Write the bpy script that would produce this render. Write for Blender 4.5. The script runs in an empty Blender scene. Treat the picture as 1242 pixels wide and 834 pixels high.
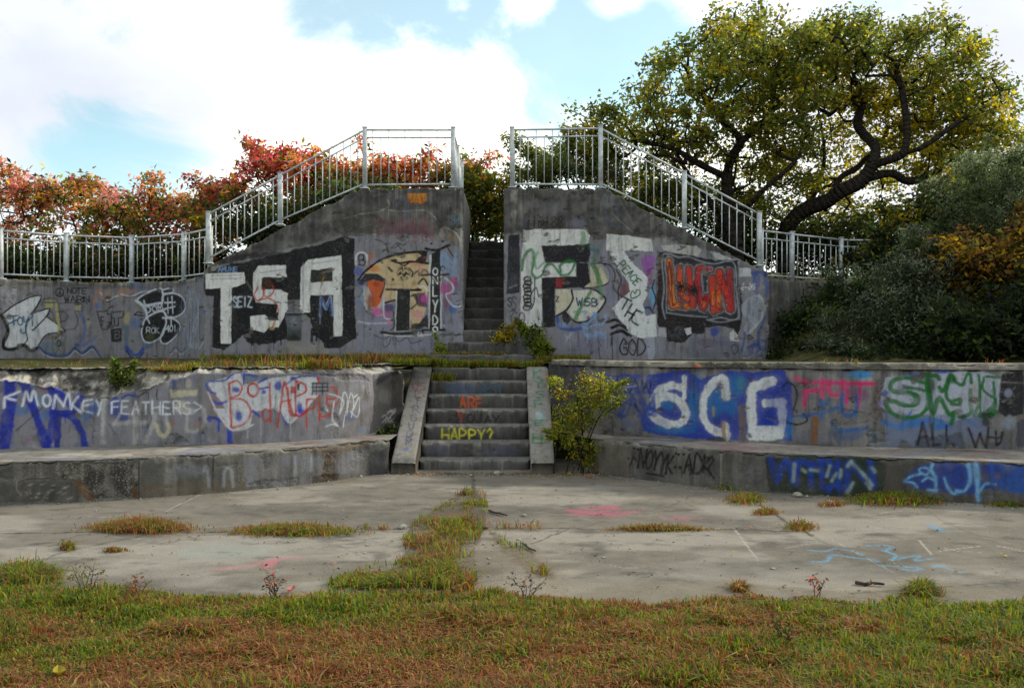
import bpy, math, random
import numpy as np
R = math.radians
rng = np.random.default_rng(11)
random.seed(5)
SC = bpy.context.scene
COL = SC.collection

# ------------------------------------------------------------------ camera, sky, sun, exposure
F, CU, HV, EYE = 1052.0, 621.0, 415.0, 1.73      # survey constants: focal length (px), principal column, horizon row, eye height (m)
cam = bpy.data.cameras.new('camera'); cam_o = bpy.data.objects.new('camera', cam); COL.objects.link(cam_o)
cam.sensor_width = 36; cam.sensor_fit = 'HORIZONTAL'; cam.lens = F/1242*36
cam.shift_y = -2/1242
cam.clip_start = .05; cam.clip_end = 2000
cam_o.location = (0, 0, EYE); cam_o.rotation_euler = (R(90), 0, 0)
SC.camera = cam_o

SKO = 5.1
SUN_EL, SUN_AZ = 33, 64                           # behind the trees, right of the stairs
W = bpy.data.worlds.new('World'); SC.world = W; W.use_nodes = True
nt = W.node_tree; N = nt.nodes; L = nt.links; N.clear()
out = N.new('ShaderNodeOutputWorld')
sky = N.new('ShaderNodeTexSky'); sky.sky_type = 'NISHITA'; sky.sun_disc = False
sky.sun_elevation = R(SUN_EL); sky.sun_rotation = R(SUN_AZ); sky.air_density = 1.0; sky.dust_density = .25; sky.ozone_density = 2.0
bg1 = N.new('ShaderNodeBackground'); bg1.inputs[1].default_value = .15
tint = N.new('ShaderNodeMix'); tint.data_type = 'RGBA'; tint.blend_type = 'MULTIPLY'; tint.inputs[0].default_value = 1
tint.inputs[7].default_value = (1.22, 1.36, 1.08, 1)
L.new(sky.outputs[0], tint.inputs[6]); L.new(tint.outputs[2], bg1.inputs[0])
bg2 = N.new('ShaderNodeBackground'); bg2.inputs[1].default_value = 1.0
tc = N.new('ShaderNodeTexCoord')
def wmath(op, a, b=None, c=None, clamp=False):
    n = N.new('ShaderNodeMath'); n.operation = op; n.use_clamp = clamp
    for i, q in enumerate((a, b, c)):
        if q is None: continue
        if isinstance(q, (int, float)): n.inputs[i].default_value = q
        else: L.new(q, n.inputs[i])
    return n.outputs[0]
def wnoise(scale, detail, rough, dist=0., stretch=(1, 1, 1.6), off=(0, 0, 0)):
    m = N.new('ShaderNodeMapping'); m.inputs['Scale'].default_value = stretch; m.inputs['Location'].default_value = off
    L.new(tc.outputs['Generated'], m.inputs[0])
    n = N.new('ShaderNodeTexNoise'); n.inputs['Scale'].default_value = scale; n.inputs['Detail'].default_value = detail
    n.inputs['Roughness'].default_value = rough; n.inputs['Distortion'].default_value = dist
    L.new(m.outputs[0], n.inputs['Vector'])
    return n.outputs[0]
def skydir(u, v):
    d = np.array([(u-CU)/F, 1, (HV-v)/F]); return d/np.linalg.norm(d)
def wblob(u, v, rad, power=1.0):
    """a soft round patch of sky around one direction, 1 in its middle"""
    d = skydir(u, v)
    n = N.new('ShaderNodeVectorMath'); n.operation = 'DISTANCE'; L.new(tc.outputs['Generated'], n.inputs[0]); n.inputs[1].default_value = d
    m = N.new('ShaderNodeMapRange'); m.interpolation_type = 'SMOOTHSTEP'
    m.inputs[1].default_value = rad/F; m.inputs[2].default_value = 0; m.inputs[3].default_value = 0; m.inputs[4].default_value = power
    L.new(n.outputs['Value'], m.inputs[0]); return m.outputs[0]
dens = wmath('ADD', wmath('MULTIPLY', wmath('SUBTRACT', wnoise(4.2, 12, .64, .7, off=(SKO, 0, 0)), .5), 5.0), .62)
for (u, v, r_, p_) in ((115, 190, 130, -.85), (60, 215, 110, -.3), (420, 15, 130, -1.2), (540, 30, 120, -1.2), (690, 60, 130, -1.6), (760, 60, 110, -1.3), (800, 90, 90, -.6),
                       (350, 10, 90, -.5), (690, 150, 90, -.35), (220, 220, 70, -.4),
                       (640, 5, 50, 1.5), (745, 0, 55, 1.5), (560, 10, 30, .6), (600, 80, 70, .7), (530, 110, 120, .9), (730, 105, 65, 1.3), (300, 110, 220, .9), (460, 130, 150, .8), (1150, 90, 260, .9), (40, 60, 160, .5), (660, 90, 50, .5)):
    dens = wmath('ADD', dens, wblob(u, v, r_, p_))
mask = N.new('ShaderNodeMapRange'); mask.interpolation_type = 'SMOOTHSTEP'; mask.inputs[1].default_value = -.25; mask.inputs[2].default_value = 1.15; mask.inputs[3].default_value = .16
L.new(dens, mask.inputs[0])
shade = wnoise(2.1, 5, .55, .2, off=(3, 1, 2))
shade = wmath('ADD', shade, wblob(60, 90, 230, -.34)); shade = wmath('ADD', shade, wblob(1190, 60, 280, -.26)); shade = wmath('ADD', shade, wblob(255, 125, 90, -.22))
shade = wmath('ADD', shade, wblob(450, 120, 300, .3))
crmp = N.new('ShaderNodeValToRGB'); L.new(shade, crmp.inputs[0])
e = crmp.color_ramp.elements; e[0].position = .16; e[0].color = (.70, .74, .82, 1); e[1].position = .60; e[1].color = (1.42, 1.42, 1.30, 1)
e2 = e.new(.40); e2.color = (.95, .97, 1.02, 1)
L.new(crmp.outputs[0], bg2.inputs[0])
mx = N.new('ShaderNodeMixShader'); L.new(mask.outputs[0], mx.inputs[0]); L.new(bg1.outputs[0], mx.inputs[1]); L.new(bg2.outputs[0], mx.inputs[2])
L.new(mx.outputs[0], out.inputs[0])

sl = bpy.data.lights.new('sun', 'SUN'); sl.energy = 3.2; sl.angle = R(5); sl.color = (1, .90, .72)
so = bpy.data.objects.new('sun', sl); COL.objects.link(so); so.location = (10, 30, 30)
so.rotation_euler = (R(90-SUN_EL), 0, R(180-SUN_AZ))
SC.view_settings.view_transform = 'Standard'; SC.view_settings.look = 'None'; SC.view_settings.gamma = 1
SC.view_settings.exposure = 0.28
SC.cycles.max_bounces = 8; SC.cycles.diffuse_bounces = 3; SC.cycles.transmission_bounces = 4; SC.cycles.transparent_max_bounces = 4

# ------------------------------------------------------------------ helpers
def at(u, v, d): return ((u-CU)*d/F, d, EYE-(v-HV)*d/F)
def lin(c):
    c = np.asarray(c, float)/255
    return np.where(c <= .04045, c/12.92, ((c+.055)/1.055)**2.4)
def tag(o, label=None, cat=None, group=None, kind=None):
    for k, v in (('label', label), ('category', cat), ('group', group), ('kind', kind)):
        if v: o[k] = v
    return o
def thing(name, loc, label, cat, group=None):
    o = bpy.data.objects.new(name, None); COL.objects.link(o); o.location = loc; o.empty_display_size = .2
    return tag(o, label, cat, group)
def mesh_np(name, V, quads=None, tris=None, mat=None, attrs=None, smooth=False, parent=None, base=None):
    """one mesh object from numpy arrays in world coordinates; base = its origin"""
    V = np.asarray(V, np.float32).reshape(-1, 3)
    if parent is not None: base = world_loc(parent)
    if base is None: base = (0, 0, 0)
    V = V-np.asarray(base, np.float32)
    me = bpy.data.meshes.new(name)
    q = np.zeros((0, 4), np.int32) if quads is None or len(quads) == 0 else np.asarray(quads, np.int32).reshape(-1, 4)
    t = np.zeros((0, 3), np.int32) if tris is None or len(tris) == 0 else np.asarray(tris, np.int32).reshape(-1, 3)
    loops = np.concatenate([q.ravel(), t.ravel()])
    st = np.concatenate([np.arange(len(q))*4, len(q)*4+np.arange(len(t))*3]).astype(np.int32)
    me.vertices.add(len(V)); me.vertices.foreach_set('co', V.ravel())
    me.loops.add(len(loops)); me.loops.foreach_set('vertex_index', loops)
    me.polygons.add(len(st)); me.polygons.foreach_set('loop_start', st)
    me.update(calc_edges=True)
    if smooth: me.polygons.foreach_set('use_smooth', np.ones(len(st), bool))
    for k, a in (attrs or {}).items():
        at_ = me.color_attributes.new(k, 'FLOAT_COLOR', 'POINT'); at_.data.foreach_set('color', np.asarray(a, np.float32).ravel())
    if mat: me.materials.append(mat)
    o = bpy.data.objects.new(name, me); COL.objects.link(o)
    if parent is not None: o.parent = parent
    else: o.location = base
    return o
def world_loc(o):
    l = np.array(o.location); 
    while o.parent: o = o.parent; l = l+np.array(o.location)
    return l
class MB:
    """collects boxes and tubes and links them as ONE mesh"""
    def __init__(s): s.V = []; s.Q = []; s.T = []; s.n = 0
    def add(s, V, Q=(), T=()):
        s.V.append(np.asarray(V, float).reshape(-1, 3))
        if len(Q): s.Q.append(np.asarray(Q).reshape(-1, 4)+s.n)
        if len(T): s.T.append(np.asarray(T).reshape(-1, 3)+s.n)
        s.n += len(s.V[-1])
    def box(s, lo, hi, rz=0, c=None):
        x0, y0, z0 = lo; x1, y1, z1 = hi
        V = np.array([(x, y, z) for z in (z0, z1) for y in (y0, y1) for x in (x0, x1)], float)
        if rz:
            c = np.array(c if c is not None else ((x0+x1)/2, (y0+y1)/2)); p = V[:, :2]-c
            V[:, 0] = c[0]+p[:, 0]*math.cos(rz)-p[:, 1]*math.sin(rz); V[:, 1] = c[1]+p[:, 0]*math.sin(rz)+p[:, 1]*math.cos(rz)
        s.add(V, [(0, 2, 3, 1), (4, 5, 7, 6), (0, 1, 5, 4), (2, 6, 7, 3), (0, 4, 6, 2), (1, 3, 7, 5)])
    def tube(s, p0, p1, r0, r1=None, n=6):
        r1 = r0 if r1 is None else r1
        p0 = np.array(p0, float); p1 = np.array(p1, float); d = p1-p0; l = np.linalg.norm(d)
        if l < 1e-6: return
        d /= l; a = np.cross(d, (0, 0, 1) if abs(d[2]) < .9 else (1, 0, 0)); a /= np.linalg.norm(a); b = np.cross(d, a)
        th = np.arange(n)*2*np.pi/n
        ring = np.cos(th)[:, None]*a+np.sin(th)[:, None]*b
        V = np.concatenate([p0+ring*r0, p1+ring*r1, [p0], [p1]])
        i = np.arange(n); j = (i+1) % n
        s.add(V, np.stack([i, j, j+n, i+n], 1), np.concatenate([np.stack([j, i, np.full(n, 2*n)], 1), np.stack([i+n, j+n, np.full(n, 2*n+1)], 1)]))
    def build(s, name, mat, parent=None, base=None, smooth=False):
        return mesh_np(name, np.concatenate(s.V), np.concatenate(s.Q) if s.Q else None, np.concatenate(s.T) if s.T else None, mat, None, smooth, parent, base)

_tab = np.random.default_rng(3).random((256, 256))
def vnoise(x, y, seed=0):
    x = np.asarray(x, float)+seed*17.31; y = np.asarray(y, float)+seed*5.77
    xi = np.floor(x).astype(int); yi = np.floor(y).astype(int); fx = x-xi; fy = y-yi
    fx = fx*fx*(3-2*fx); fy = fy*fy*(3-2*fy)
    g = lambda a, b: _tab[a & 255, b & 255]
    return (g(xi, yi)*(1-fx)+g(xi+1, yi)*fx)*(1-fy)+(g(xi, yi+1)*(1-fx)+g(xi+1, yi+1)*fx)*fy
def fbm(x, y, o=4, seed=0):
    t = 0; a = 1; s = 0
    for k in range(o):
        t = t+a*vnoise(np.asarray(x)*2**k, np.asarray(y)*2**k, seed+k); s += a; a *= .5
    return t/s
def sstep(a, b, x):
    t = np.clip((x-a)/(b-a), 0, 1); return t*t*(3-2*t)

# ------------------------------------------------------------------ materials
def newmat(name):
    m = bpy.data.materials.new(name); m.use_nodes = True; n = m.node_tree; n.nodes.clear(); return m, n.nodes, n.links
def concrete(name, c0, c1, bump=.5, streak=.5, fine=1.0, rough=.93, grime=.5, worn=(.32, .46, .55), cracks=False):
    """weathered concrete; the mesh carries its paint (colour + cover) and its wear (dark stain and painted recess shade, bare aggregate, pale lime)"""
    m, n, l = newmat(name)
    o = n.new('ShaderNodeOutputMaterial'); b = n.new('ShaderNodeBsdfPrincipled'); b.inputs['Roughness'].default_value = rough
    b.inputs['Specular IOR Level'].default_value = .25
    l.new(b.outputs[0], o.inputs[0])
    g = n.new('ShaderNodeNewGeometry')
    def noise(scale, detail=4, rgh=.6, st=(1, 1, 1)):
        mp = n.new('ShaderNodeMapping'); mp.inputs['Scale'].default_value = st; l.new(g.outputs['Position'], mp.inputs[0])
        t = n.new('ShaderNodeTexNoise'); t.inputs['Scale'].default_value = scale; t.inputs['Detail'].default_value = detail; t.inputs['Roughness'].default_value = rgh
        l.new(mp.outputs[0], t.inputs['Vector']); return t.outputs[0]
    def rmp(src, a, b_, lo=0., hi=1.):
        t = n.new('ShaderNodeMapRange'); t.inputs[1].default_value = a; t.inputs[2].default_value = b_; t.inputs[3].default_value = lo; t.inputs[4].default_value = hi
        t.clamp = True; l.new(src, t.inputs[0]); return t.outputs[0]
    def mixc(f, a, b_, mode='MIX'):
        t = n.new('ShaderNodeMix'); t.data_type = 'RGBA'; t.blend_type = mode
        for i, q in ((0, f), (6, a), (7, b_)):
            if isinstance(q, (int, float)): t.inputs[i].default_value = q
            elif isinstance(q, tuple): t.inputs[i].default_value = (*q, 1)
            else: l.new(q, t.inputs[i])
        return t.outputs[2]
    def mth(op, a, b_):
        t = n.new('ShaderNodeMath'); t.operation = op; t.use_clamp = True
        for i, q in enumerate((a, b_)):
            if isinstance(q, (int, float)): t.inputs[i].default_value = q
            else: l.new(q, t.inputs[i])
        return t.outputs[0]
    big = noise(.9, 6, .65); mid = noise(5, 6, .65); fn = noise(55, 4, .7); st_ = noise(5, 5, .6, (2.2, 2.2, .22))
    c = mixc(rmp(big, .3, .7), c0, c1)
    c = mixc(rmp(mid, .32, .7, 0, .55), c, tuple(x*.55 for x in c0))
    c = mixc(rmp(st_, .5, .72, 0, streak), c, tuple(x*.35 for x in c0))
    c = mixc(rmp(noise(3.1, 5, .7), .58, .75, 0, .45), c, tuple(min(1, x*1.5) for x in c1))
    c = mixc(rmp(fn, .25, .75, .0, .42*fine), c, (.03, .03, .03))
    v = n.new('ShaderNodeTexVoronoi'); v.inputs['Scale'].default_value = 38; l.new(g.outputs['Position'], v.inputs['Vector'])
    c = mixc(rmp(v.outputs['Distance'], .0, .16, .55*fine, 0), c, (.04, .037, .033))
    if cracks:
        mp = n.new('ShaderNodeMapping'); l.new(g.outputs['Position'], mp.inputs[0]); nz = n.new('ShaderNodeTexNoise'); nz.inputs['Scale'].default_value = 2.5; nz.inputs['Detail'].default_value = 6; l.new(mp.outputs[0], nz.inputs['Vector'])
        vm = n.new('ShaderNodeVectorMath'); vm.operation = 'MULTIPLY_ADD'; l.new(nz.outputs[1], vm.inputs[0]); vm.inputs[1].default_value = (.55, .55, .55); l.new(g.outputs['Position'], vm.inputs[2])
        vc = n.new('ShaderNodeTexVoronoi'); vc.feature = 'DISTANCE_TO_EDGE'; vc.inputs['Scale'].default_value = .62; l.new(vm.outputs[0], vc.inputs['Vector'])
        ck = mth('MULTIPLY', rmp(vc.outputs['Distance'], .002, .007, 1, 0), rmp(noise(1.1, 4, .6), .45, .60))
        c = mixc(mth('MULTIPLY', ck, .8), c, (.035, .032, .028))
        c = mixc(rmp(noise(170, 2, .6), .60, .70, 0, .5), c, (.36, .34, .30)); c = mixc(rmp(noise(90, 3, .7), .60, .72, 0, .55), c, (.05, .046, .04))
        c = mixc(rmp(noise(2.2, 8, .75, (1, 2.2, 1)), .50, .66, 0, .40), c, (.085, .079, .068))
    w = n.new('ShaderNodeAttribute'); w.attribute_name = 'wear'
    sp = n.new('ShaderNodeSeparateColor'); l.new(w.outputs['Color'], sp.inputs[0])
    # bare aggregate: stones of many greys in a dark matrix
    v2 = n.new('ShaderNodeTexVoronoi'); v2.inputs['Scale'].default_value = 48; l.new(g.outputs['Position'], v2.inputs['Vector'])
    hs = n.new('ShaderNodeSeparateColor'); l.new(v2.outputs['Color'], hs.inputs[0])
    agc = mixc(hs.outputs[0], (.035, .033, .030), (.24, .22, .18))
    agc = mixc(rmp(v2.outputs['Distance'], .25, .6), agc, (.035, .033, .03))
    agc = mixc(rmp(mid, .45, .65, 0, .6), agc, (.30, .27, .22))
    dk = mth('MULTIPLY', sp.outputs[0], rmp(mid, .2, .7, .45, 1.15))
    c = mixc(sp.outputs[1], c, agc)
    c = mixc(sp.outputs[2], c, (.50, .47, .41))
    c = mixc(dk, c, (.030, .028, .026))
    p = n.new('ShaderNodeAttribute'); p.attribute_name = 'paint'
    pw = mth('MULTIPLY', p.outputs['Alpha'], rmp(mth('MULTIPLY', noise(30, 6, .75), rmp(mid, .25, .65, 1.2, .85)), *worn, 1))
    pc = mixc(rmp(noise(9, 5, .7), .32, .72, 0, 1), p.outputs['Color'], (.80, .80, .80), 'MULTIPLY')
    c = mixc(pw, c, pc); c = mixc(rmp(noise(120, 3, .6), .42, .72, 0, .42), c, (.03, .029, .027))
    # dirt over paint and bare concrete alike: runs and blotches of grime
    c = mixc(rmp(mth('MULTIPLY', st_, rmp(noise(14, 5, .65, (1, 1, .3)), .3, .7, .6, 1.2)), .44, .70, 0, grime), c, (.035, .033, .03))
    l.new(c, b.inputs['Base Color'])
    h = n.new('ShaderNodeMath'); h.operation = 'ADD'; l.new(mid, h.inputs[0]); l.new(rmp(fn, .2, .8, 0, .5), h.inputs[1])
    h2 = n.new('ShaderNodeMath'); h2.operation = 'MULTIPLY_ADD'; l.new(v2.outputs['Distance'], h2.inputs[0]); l.new(mth('MULTIPLY', sp.outputs[1], -1.2), h2.inputs[1]); l.new(h.outputs[0], h2.inputs[2])
    h2b = n.new('ShaderNodeMath'); h2b.operation = 'MULTIPLY'; l.new(v2.outputs['Distance'], h2b.inputs[0]); l.new(sp.outputs[1], h2b.inputs[1])
    h3 = n.new('ShaderNodeMath'); h3.operation = 'SUBTRACT'; l.new(h.outputs[0], h3.inputs[0]); l.new(h2b.outputs[0], h3.inputs[1])
    bp = n.new('ShaderNodeBump'); bp.inputs['Strength'].default_value = bump; bp.inputs['Distance'].default_value = .02
    l.new(h3.outputs[0], bp.inputs['Height']); l.new(bp.outputs[0], b.inputs['Normal'])
    return m
M = {}
M['wall'] = concrete('weathered_wall_concrete', (.225, .218, .212), (.33, .315, .295))
M['bench'] = concrete('bench_concrete', (.16, .15, .135), (.25, .235, .205), .6, .35)
M['slab'] = concrete('slab_concrete', (.178, .160, .130), (.232, .206, .163), .5, 0, .6, .95, .0, (.34, .52, .2), True)
M['step'] = concrete('step_concrete', (.13, .125, .118), (.20, .19, .175), .6, .4)
M['coping'] = concrete('coping_concrete', (.28, .255, .21), (.40, .37, .31), .7, .25)
def plain(name, col, rough=.6, metal=0, var=.25, scale=20, spec=.4):
    m, n, l = newmat(name)
    o = n.new('ShaderNodeOutputMaterial'); b = n.new('ShaderNodeBsdfPrincipled'); l.new(b.outputs[0], o.inputs[0])
    b.inputs['Roughness'].default_value = rough; b.inputs['Metallic'].default_value = metal; b.inputs['Specular IOR Level'].default_value = spec
    g = n.new('ShaderNodeNewGeometry'); t = n.new('ShaderNodeTexNoise'); t.inputs['Scale'].default_value = scale; t.inputs['Detail'].default_value = 5
    l.new(g.outputs['Position'], t.inputs['Vector'])
    r = n.new('ShaderNodeValToRGB'); r.color_ramp.elements[0].position = .3; r.color_ramp.elements[1].position = .7
    r.color_ramp.elements[0].color = (*[c*(1-var) for c in col], 1); r.color_ramp.elements[1].color = (*[min(1, c*(1+var)) for c in col], 1)
    l.new(t.outputs[0], r.inputs[0]); l.new(r.outputs[0], b.inputs['Base Color'])
    bp = n.new('ShaderNodeBump'); bp.inputs['Strength'].default_value = .9 if 'bark' in name else .3; bp.inputs['Distance'].default_value = .04 if 'bark' in name else .01; l.new(t.outputs[0], bp.inputs['Height']); l.new(bp.outputs[0], b.inputs['Normal'])
    return m
M['rail'] = plain('galvanised_steel', (.44, .475, .49), .5, .15, .30, 11)
M['bark'] = plain('dark_bark', (.026, .021, .017), .95, 0, .8, 26, .1)
M['soil'] = plain('soil', (.068, .048, .026), 1, 0, .75, 24, .05)
M['turf'] = plain('turf_soil', (.060, .058, .024), 1, 0, .6, 5, .05)
M['stone'] = plain('rubble_stone', (.26, .245, .21), .95, 0, .5, 30, .2)
M['stick'] = plain('dead_wood', (.06, .045, .035), .95, 0, .4, 20, .1)
M['boxsteel'] = plain('grey_steel_plate', (.10, .11, .12), .6, .2, .3, 18)
def leafmat(name, trans=.58, rough=.5):
    m, n, l = newmat(name)
    o = n.new('ShaderNodeOutputMaterial'); a = n.new('ShaderNodeAttribute'); a.attribute_name = 'tone'
    b = n.new('ShaderNodeBsdfPrincipled'); b.inputs['Roughness'].default_value = rough; b.inputs['Specular IOR Level'].default_value = .25
    t = n.new('ShaderNodeBsdfTranslucent'); mx_ = n.new('ShaderNodeMixShader'); mx_.inputs[0].default_value = trans
    hs = n.new('ShaderNodeHueSaturation'); hs.inputs['Value'].default_value = 3.0; hs.inputs['Saturation'].default_value = 1.1; l.new(a.outputs['Color'], hs.inputs['Color'])
    l.new(a.outputs['Color'], b.inputs['Base Color']); l.new(hs.outputs[0], t.inputs['Color'])
    l.new(b.outputs[0], mx_.inputs[1]); l.new(t.outputs[0], mx_.inputs[2]); l.new(mx_.outputs[0], o.inputs[0]); return m
M['leaf'] = leafmat('leaves'); M['grass'] = leafmat('grass_blades', .25, .7); M['dryleaf'] = leafmat('fallen_leaves', .15, .8)

# ------------------------------------------------------------------ paint on walls
FONT = {
 'A': [[(0, 0), (.5, 1), (1, 0)], [(.2, .38), (.8, .38)]], 'B': [[(0, 0), (0, 1), (.6, 1), (.85, .8), (.6, .55), (0, .52)], [(.6, .55), (1, .3), (.7, 0), (0, 0)]],
 'C': [[(.95, .85), (.6, 1), (.2, .85), (0, .5), (.2, .12), (.6, 0), (.95, .15)]], 'D': [[(0, 0), (0, 1), (.55, .95), (1, .5), (.6, .05), (0, 0)]],
 'E': [[(.95, 1), (0, 1), (0, 0), (.95, 0)], [(0, .52), (.75, .52)]], 'F': [[(.95, 1), (0, 1), (0, 0)], [(0, .52), (.75, .52)]],
 'G': [[(.95, .85), (.6, 1), (.2, .85), (0, .5), (.2, .12), (.6, 0), (.95, .15), (.95, .48), (.55, .48)]], 'H': [[(0, 0), (0, 1)], [(1, 0), (1, 1)], [(0, .5), (1, .5)]],
 'I': [[(.5, 0), (.5, 1)]], 'K': [[(0, 0), (0, 1)], [(.9, 1), (0, .45), (1, 0)]], 'L': [[(0, 1), (0, 0), (.85, 0)]], 'M': [[(0, 0), (.1, 1), (.5, .35), (.9, 1), (1, 0)]],
 'N': [[(0, 0), (0, 1), (1, 0), (1, 1)]], 'O': [[(.5, 1), (.12, .8), (0, .5), (.12, .18), (.5, 0), (.88, .18), (1, .5), (.88, .8), (.5, 1)]],
 'P': [[(0, 0), (0, 1), (.7, .97), (.95, .75), (.7, .5), (0, .46)]], 'R': [[(0, 0), (0, 1), (.7, .97), (.95, .75), (.7, .5), (0, .46)], [(.4, .48), (1, 0)]],
 'S': [[(.92, .85), (.55, 1), (.1, .85), (.15, .6), (.8, .42), (.92, .15), (.5, 0), (.03, .13)]], 'T': [[(0, 1), (1, 1)], [(.5, 1), (.5, 0)]],
 'U': [[(0, 1), (.05, .25), (.45, 0), (.9, .22), (1, 1)]], 'V': [[(0, 1), (.5, 0), (1, 1)]], 'W': [[(0, 1), (.25, 0), (.5, .7), (.75, 0), (1, 1)]], 'Y': [[(0, 1), (.5, .5), (1, 1)], [(.5, .5), (.4, 0)]],
 'Z': [[(0, 1), (1, 1), (0, 0), (1, 0)]], '8': [[(.5, .52), (.1, .75), (.5, 1), (.9, .75), (.5, .52), (0, .25), (.5, 0), (1, .25), (.5, .52)]], '0': [[(.5, 1), (.05, .6), (.1, .2), (.5, 0), (.92, .25), (.92, .75), (.5, 1)]],
 '1': [[(.5, 0), (.5, 1)]], '4': [[(.8, 0), (.8, 1), (0, .35), (1, .35)]], '5': [[(.9, 1), (.15, 1), (.1, .55), (.6, .6), (.95, .3), (.6, 0), (.05, .08)]], '6': [[(.8, 1), (.2, .6), (0, .25), (.5, 0), (.95, .25), (.5, .5), (.05, .3)]],
 '!': [[(.5, 1), (.5, .35)], [(.5, .05), (.5, 0)]], '?': [[(.05, .8), (.4, 1), (.9, .8), (.5, .45), (.5, .3)], [(.5, .03), (.5, 0)]], '-': [[(.1, .5), (.9, .5)]], '#': [[(.3, 0), (.4, 1)], [(.7, 0), (.8, 1)], [(0, .35), (1, .4)], [(0, .65), (1, .7)]],
 'j': [[(.6, .65), (.6, -.1), (.2, -.25)], [(.6, .9), (.6, .95)]], 'i': [[(.5, .65), (.5, 0)], [(.5, .9), (.5, .95)]], 'm': [[(0, 0), (0, .65)], [(0, .5), (.3, .65), (.5, .5), (.5, 0)], [(.5, .5), (.8, .65), (1, .5), (1, 0)]],
 'e': [[(0, .35), (.9, .4), (.7, .65), (.2, .6), (0, .3), (.4, 0), (.9, .12)]], 's': [[(.8, .6), (.2, .6), (.2, .4), (.8, .25), (.6, 0), (0, .05)]], 'z': [[(0, .65), (.9, .65), (0, 0), (.9, 0)]]}
def catmull(P, k=6):
    P = np.asarray(P, float)
    if len(P) < 3: return P
    closed = np.allclose(P[0], P[-1])
    A = np.vstack([P[-2] if closed else 2*P[0]-P[1], P, P[1] if closed else 2*P[-1]-P[-2]])
    o = []
    for i in range(1, len(A)-2):
        t = np.linspace(0, 1, k, endpoint=False)[:, None]
        p0, p1, p2, p3 = A[i-1], A[i], A[i+1], A[i+2]
        o.append(.5*((2*p1)+(-p0+p2)*t+(2*p0-5*p1+4*p2-p3)*t*t+(-p0+3*p1-3*p2+p3)*t**3))
    return np.vstack(o+[A[-2][None]])
class Paint:
    """paint laid on a wall's own surface coordinates (s along the wall, t up it), in metres"""
    def __init__(s, S, T, survey):
        s.S = S.ravel(); s.T = T.ravel(); n = len(s.S); s.survey = survey
        s.rgb = np.zeros((n, 3)); s.a = np.zeros(n); s.wear = np.zeros((n, 3))
        s.n1 = fbm(s.S*22, s.T*22, 3, 4)*2-1; s.n2 = fbm(s.S*7, s.T*7, 3, 9)*2-1
        s.fr = (0, 0, 1); s.k = 1
    def frame(s, ox, oy, sc): s.fr = (ox, oy, sc); return s
    def pts(s, P):
        P = np.asarray(P, float); u = s.fr[0]+P[:, 0]/s.fr[2]; v = s.fr[1]+P[:, 1]/s.fr[2]
        a, b, m = s.survey(u, v); return np.stack([a, b], 1), float(np.mean(m))/s.fr[2]
    def lay(s, idx, al, col):
        al = np.clip(al, 0, 1); a0 = s.a[idx]; o = al+a0*(1-al)
        s.rgb[idx] = (lin(col)*al[:, None]+s.rgb[idx]*(a0*(1-al))[:, None])/np.maximum(o, 1e-6)[:, None]; s.a[idx] = o
    def dist(s, Q, r):
        lo = Q.min(0)-r; hi = Q.max(0)+r
        idx = np.nonzero((s.S > lo[0]) & (s.S < hi[0]) & (s.T > lo[1]) & (s.T < hi[1]))[0]
        if len(idx) == 0: return idx, None
        x = s.S[idx]; y = s.T[idx]; d = np.full(len(idx), 1e9)
        for a, b in zip(Q[:-1], Q[1:]):
            e_ = b-a; l2 = max(e_@e_, 1e-12); t = np.clip(((x-a[0])*e_[0]+(y-a[1])*e_[1])/l2, 0, 1)
            d = np.minimum(d, (x-a[0]-t*e_[0])**2+(y-a[1]-t*e_[1])**2)
        return idx, np.sqrt(d)
    def stroke(s, P, w, col, op=1., soft=.32, smooth=True, rough=.25, chan=None):
        if smooth and len(P) > 2: P = catmull(P)
        Q, m = s.pts(P); r = max(w*m/2, .0045)
        idx, d = s.dist(Q, r*2.6+.02)
        if len(idx) == 0: return
        if chan is None: s.lay(idx, op*.13*np.clip(1-(d-r*.6)/(r*1.2+.02), 0, 1)*(.6+.8*np.abs(s.n1[idx])), col)
        al = op*np.clip((r*(1+rough*s.n1[idx]+.45*s.n2[idx])-d)/(soft*r+.003)+.5, 0, 1)
        if chan is None: al = al*np.clip(1.06-.55*np.clip(s.n2[idx]*1.5-.05, 0, 1), 0, 1)
        if chan is None and w*m > .045 and random.random() < .38:
            a_ = Q[random.randrange(len(Q))]; l_ = random.uniform(.04, .22); dr = np.array([a_, a_-[random.uniform(-.006, .006), l_*.6], a_-[0, l_]]); i2, d2 = s.dist(dr, .03)
            if len(i2): s.lay(i2, op*.8*np.clip((.008-d2)/.006+.5, 0, 1), col)
        if chan is None: s.lay(idx, al, col)
        else: s.wear[idx, chan] = np.maximum(s.wear[idx, chan], al)
    def fill(s, P, col, op=1., edge=3., smooth=False, chan=None, mott=0.):
        if smooth: P = catmull(list(P)+[P[0]])
        Q, m = s.pts(P); r = edge*m
        Qc = np.vstack([Q, Q[:1]])
        idx, d = s.dist(Qc, r*2+.02)
        if len(idx) == 0: return
        x = s.S[idx]; y = s.T[idx]; ins = np.zeros(len(idx), bool)
        for a, b in zip(Qc[:-1], Qc[1:]):
            c = ((a[1] > y) != (b[1] > y)); xx = (b[0]-a[0])*(y-a[1])/(b[1]-a[1]+1e-12)+a[0]; ins ^= c & (x < xx)
        sd = np.where(ins, d, -d)+(s.n1[idx]*.6+s.n2[idx])*r
        al = op*np.clip(sd/(r*.5+.004)+.5, 0, 1)
        if mott: al = al*np.clip(1-mott*(s.n2[idx]*1.6+.4), 0, 1)
        if chan is None: s.lay(idx, al, col)
        else: s.wear[idx, chan] = np.maximum(s.wear[idx, chan], al)
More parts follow.
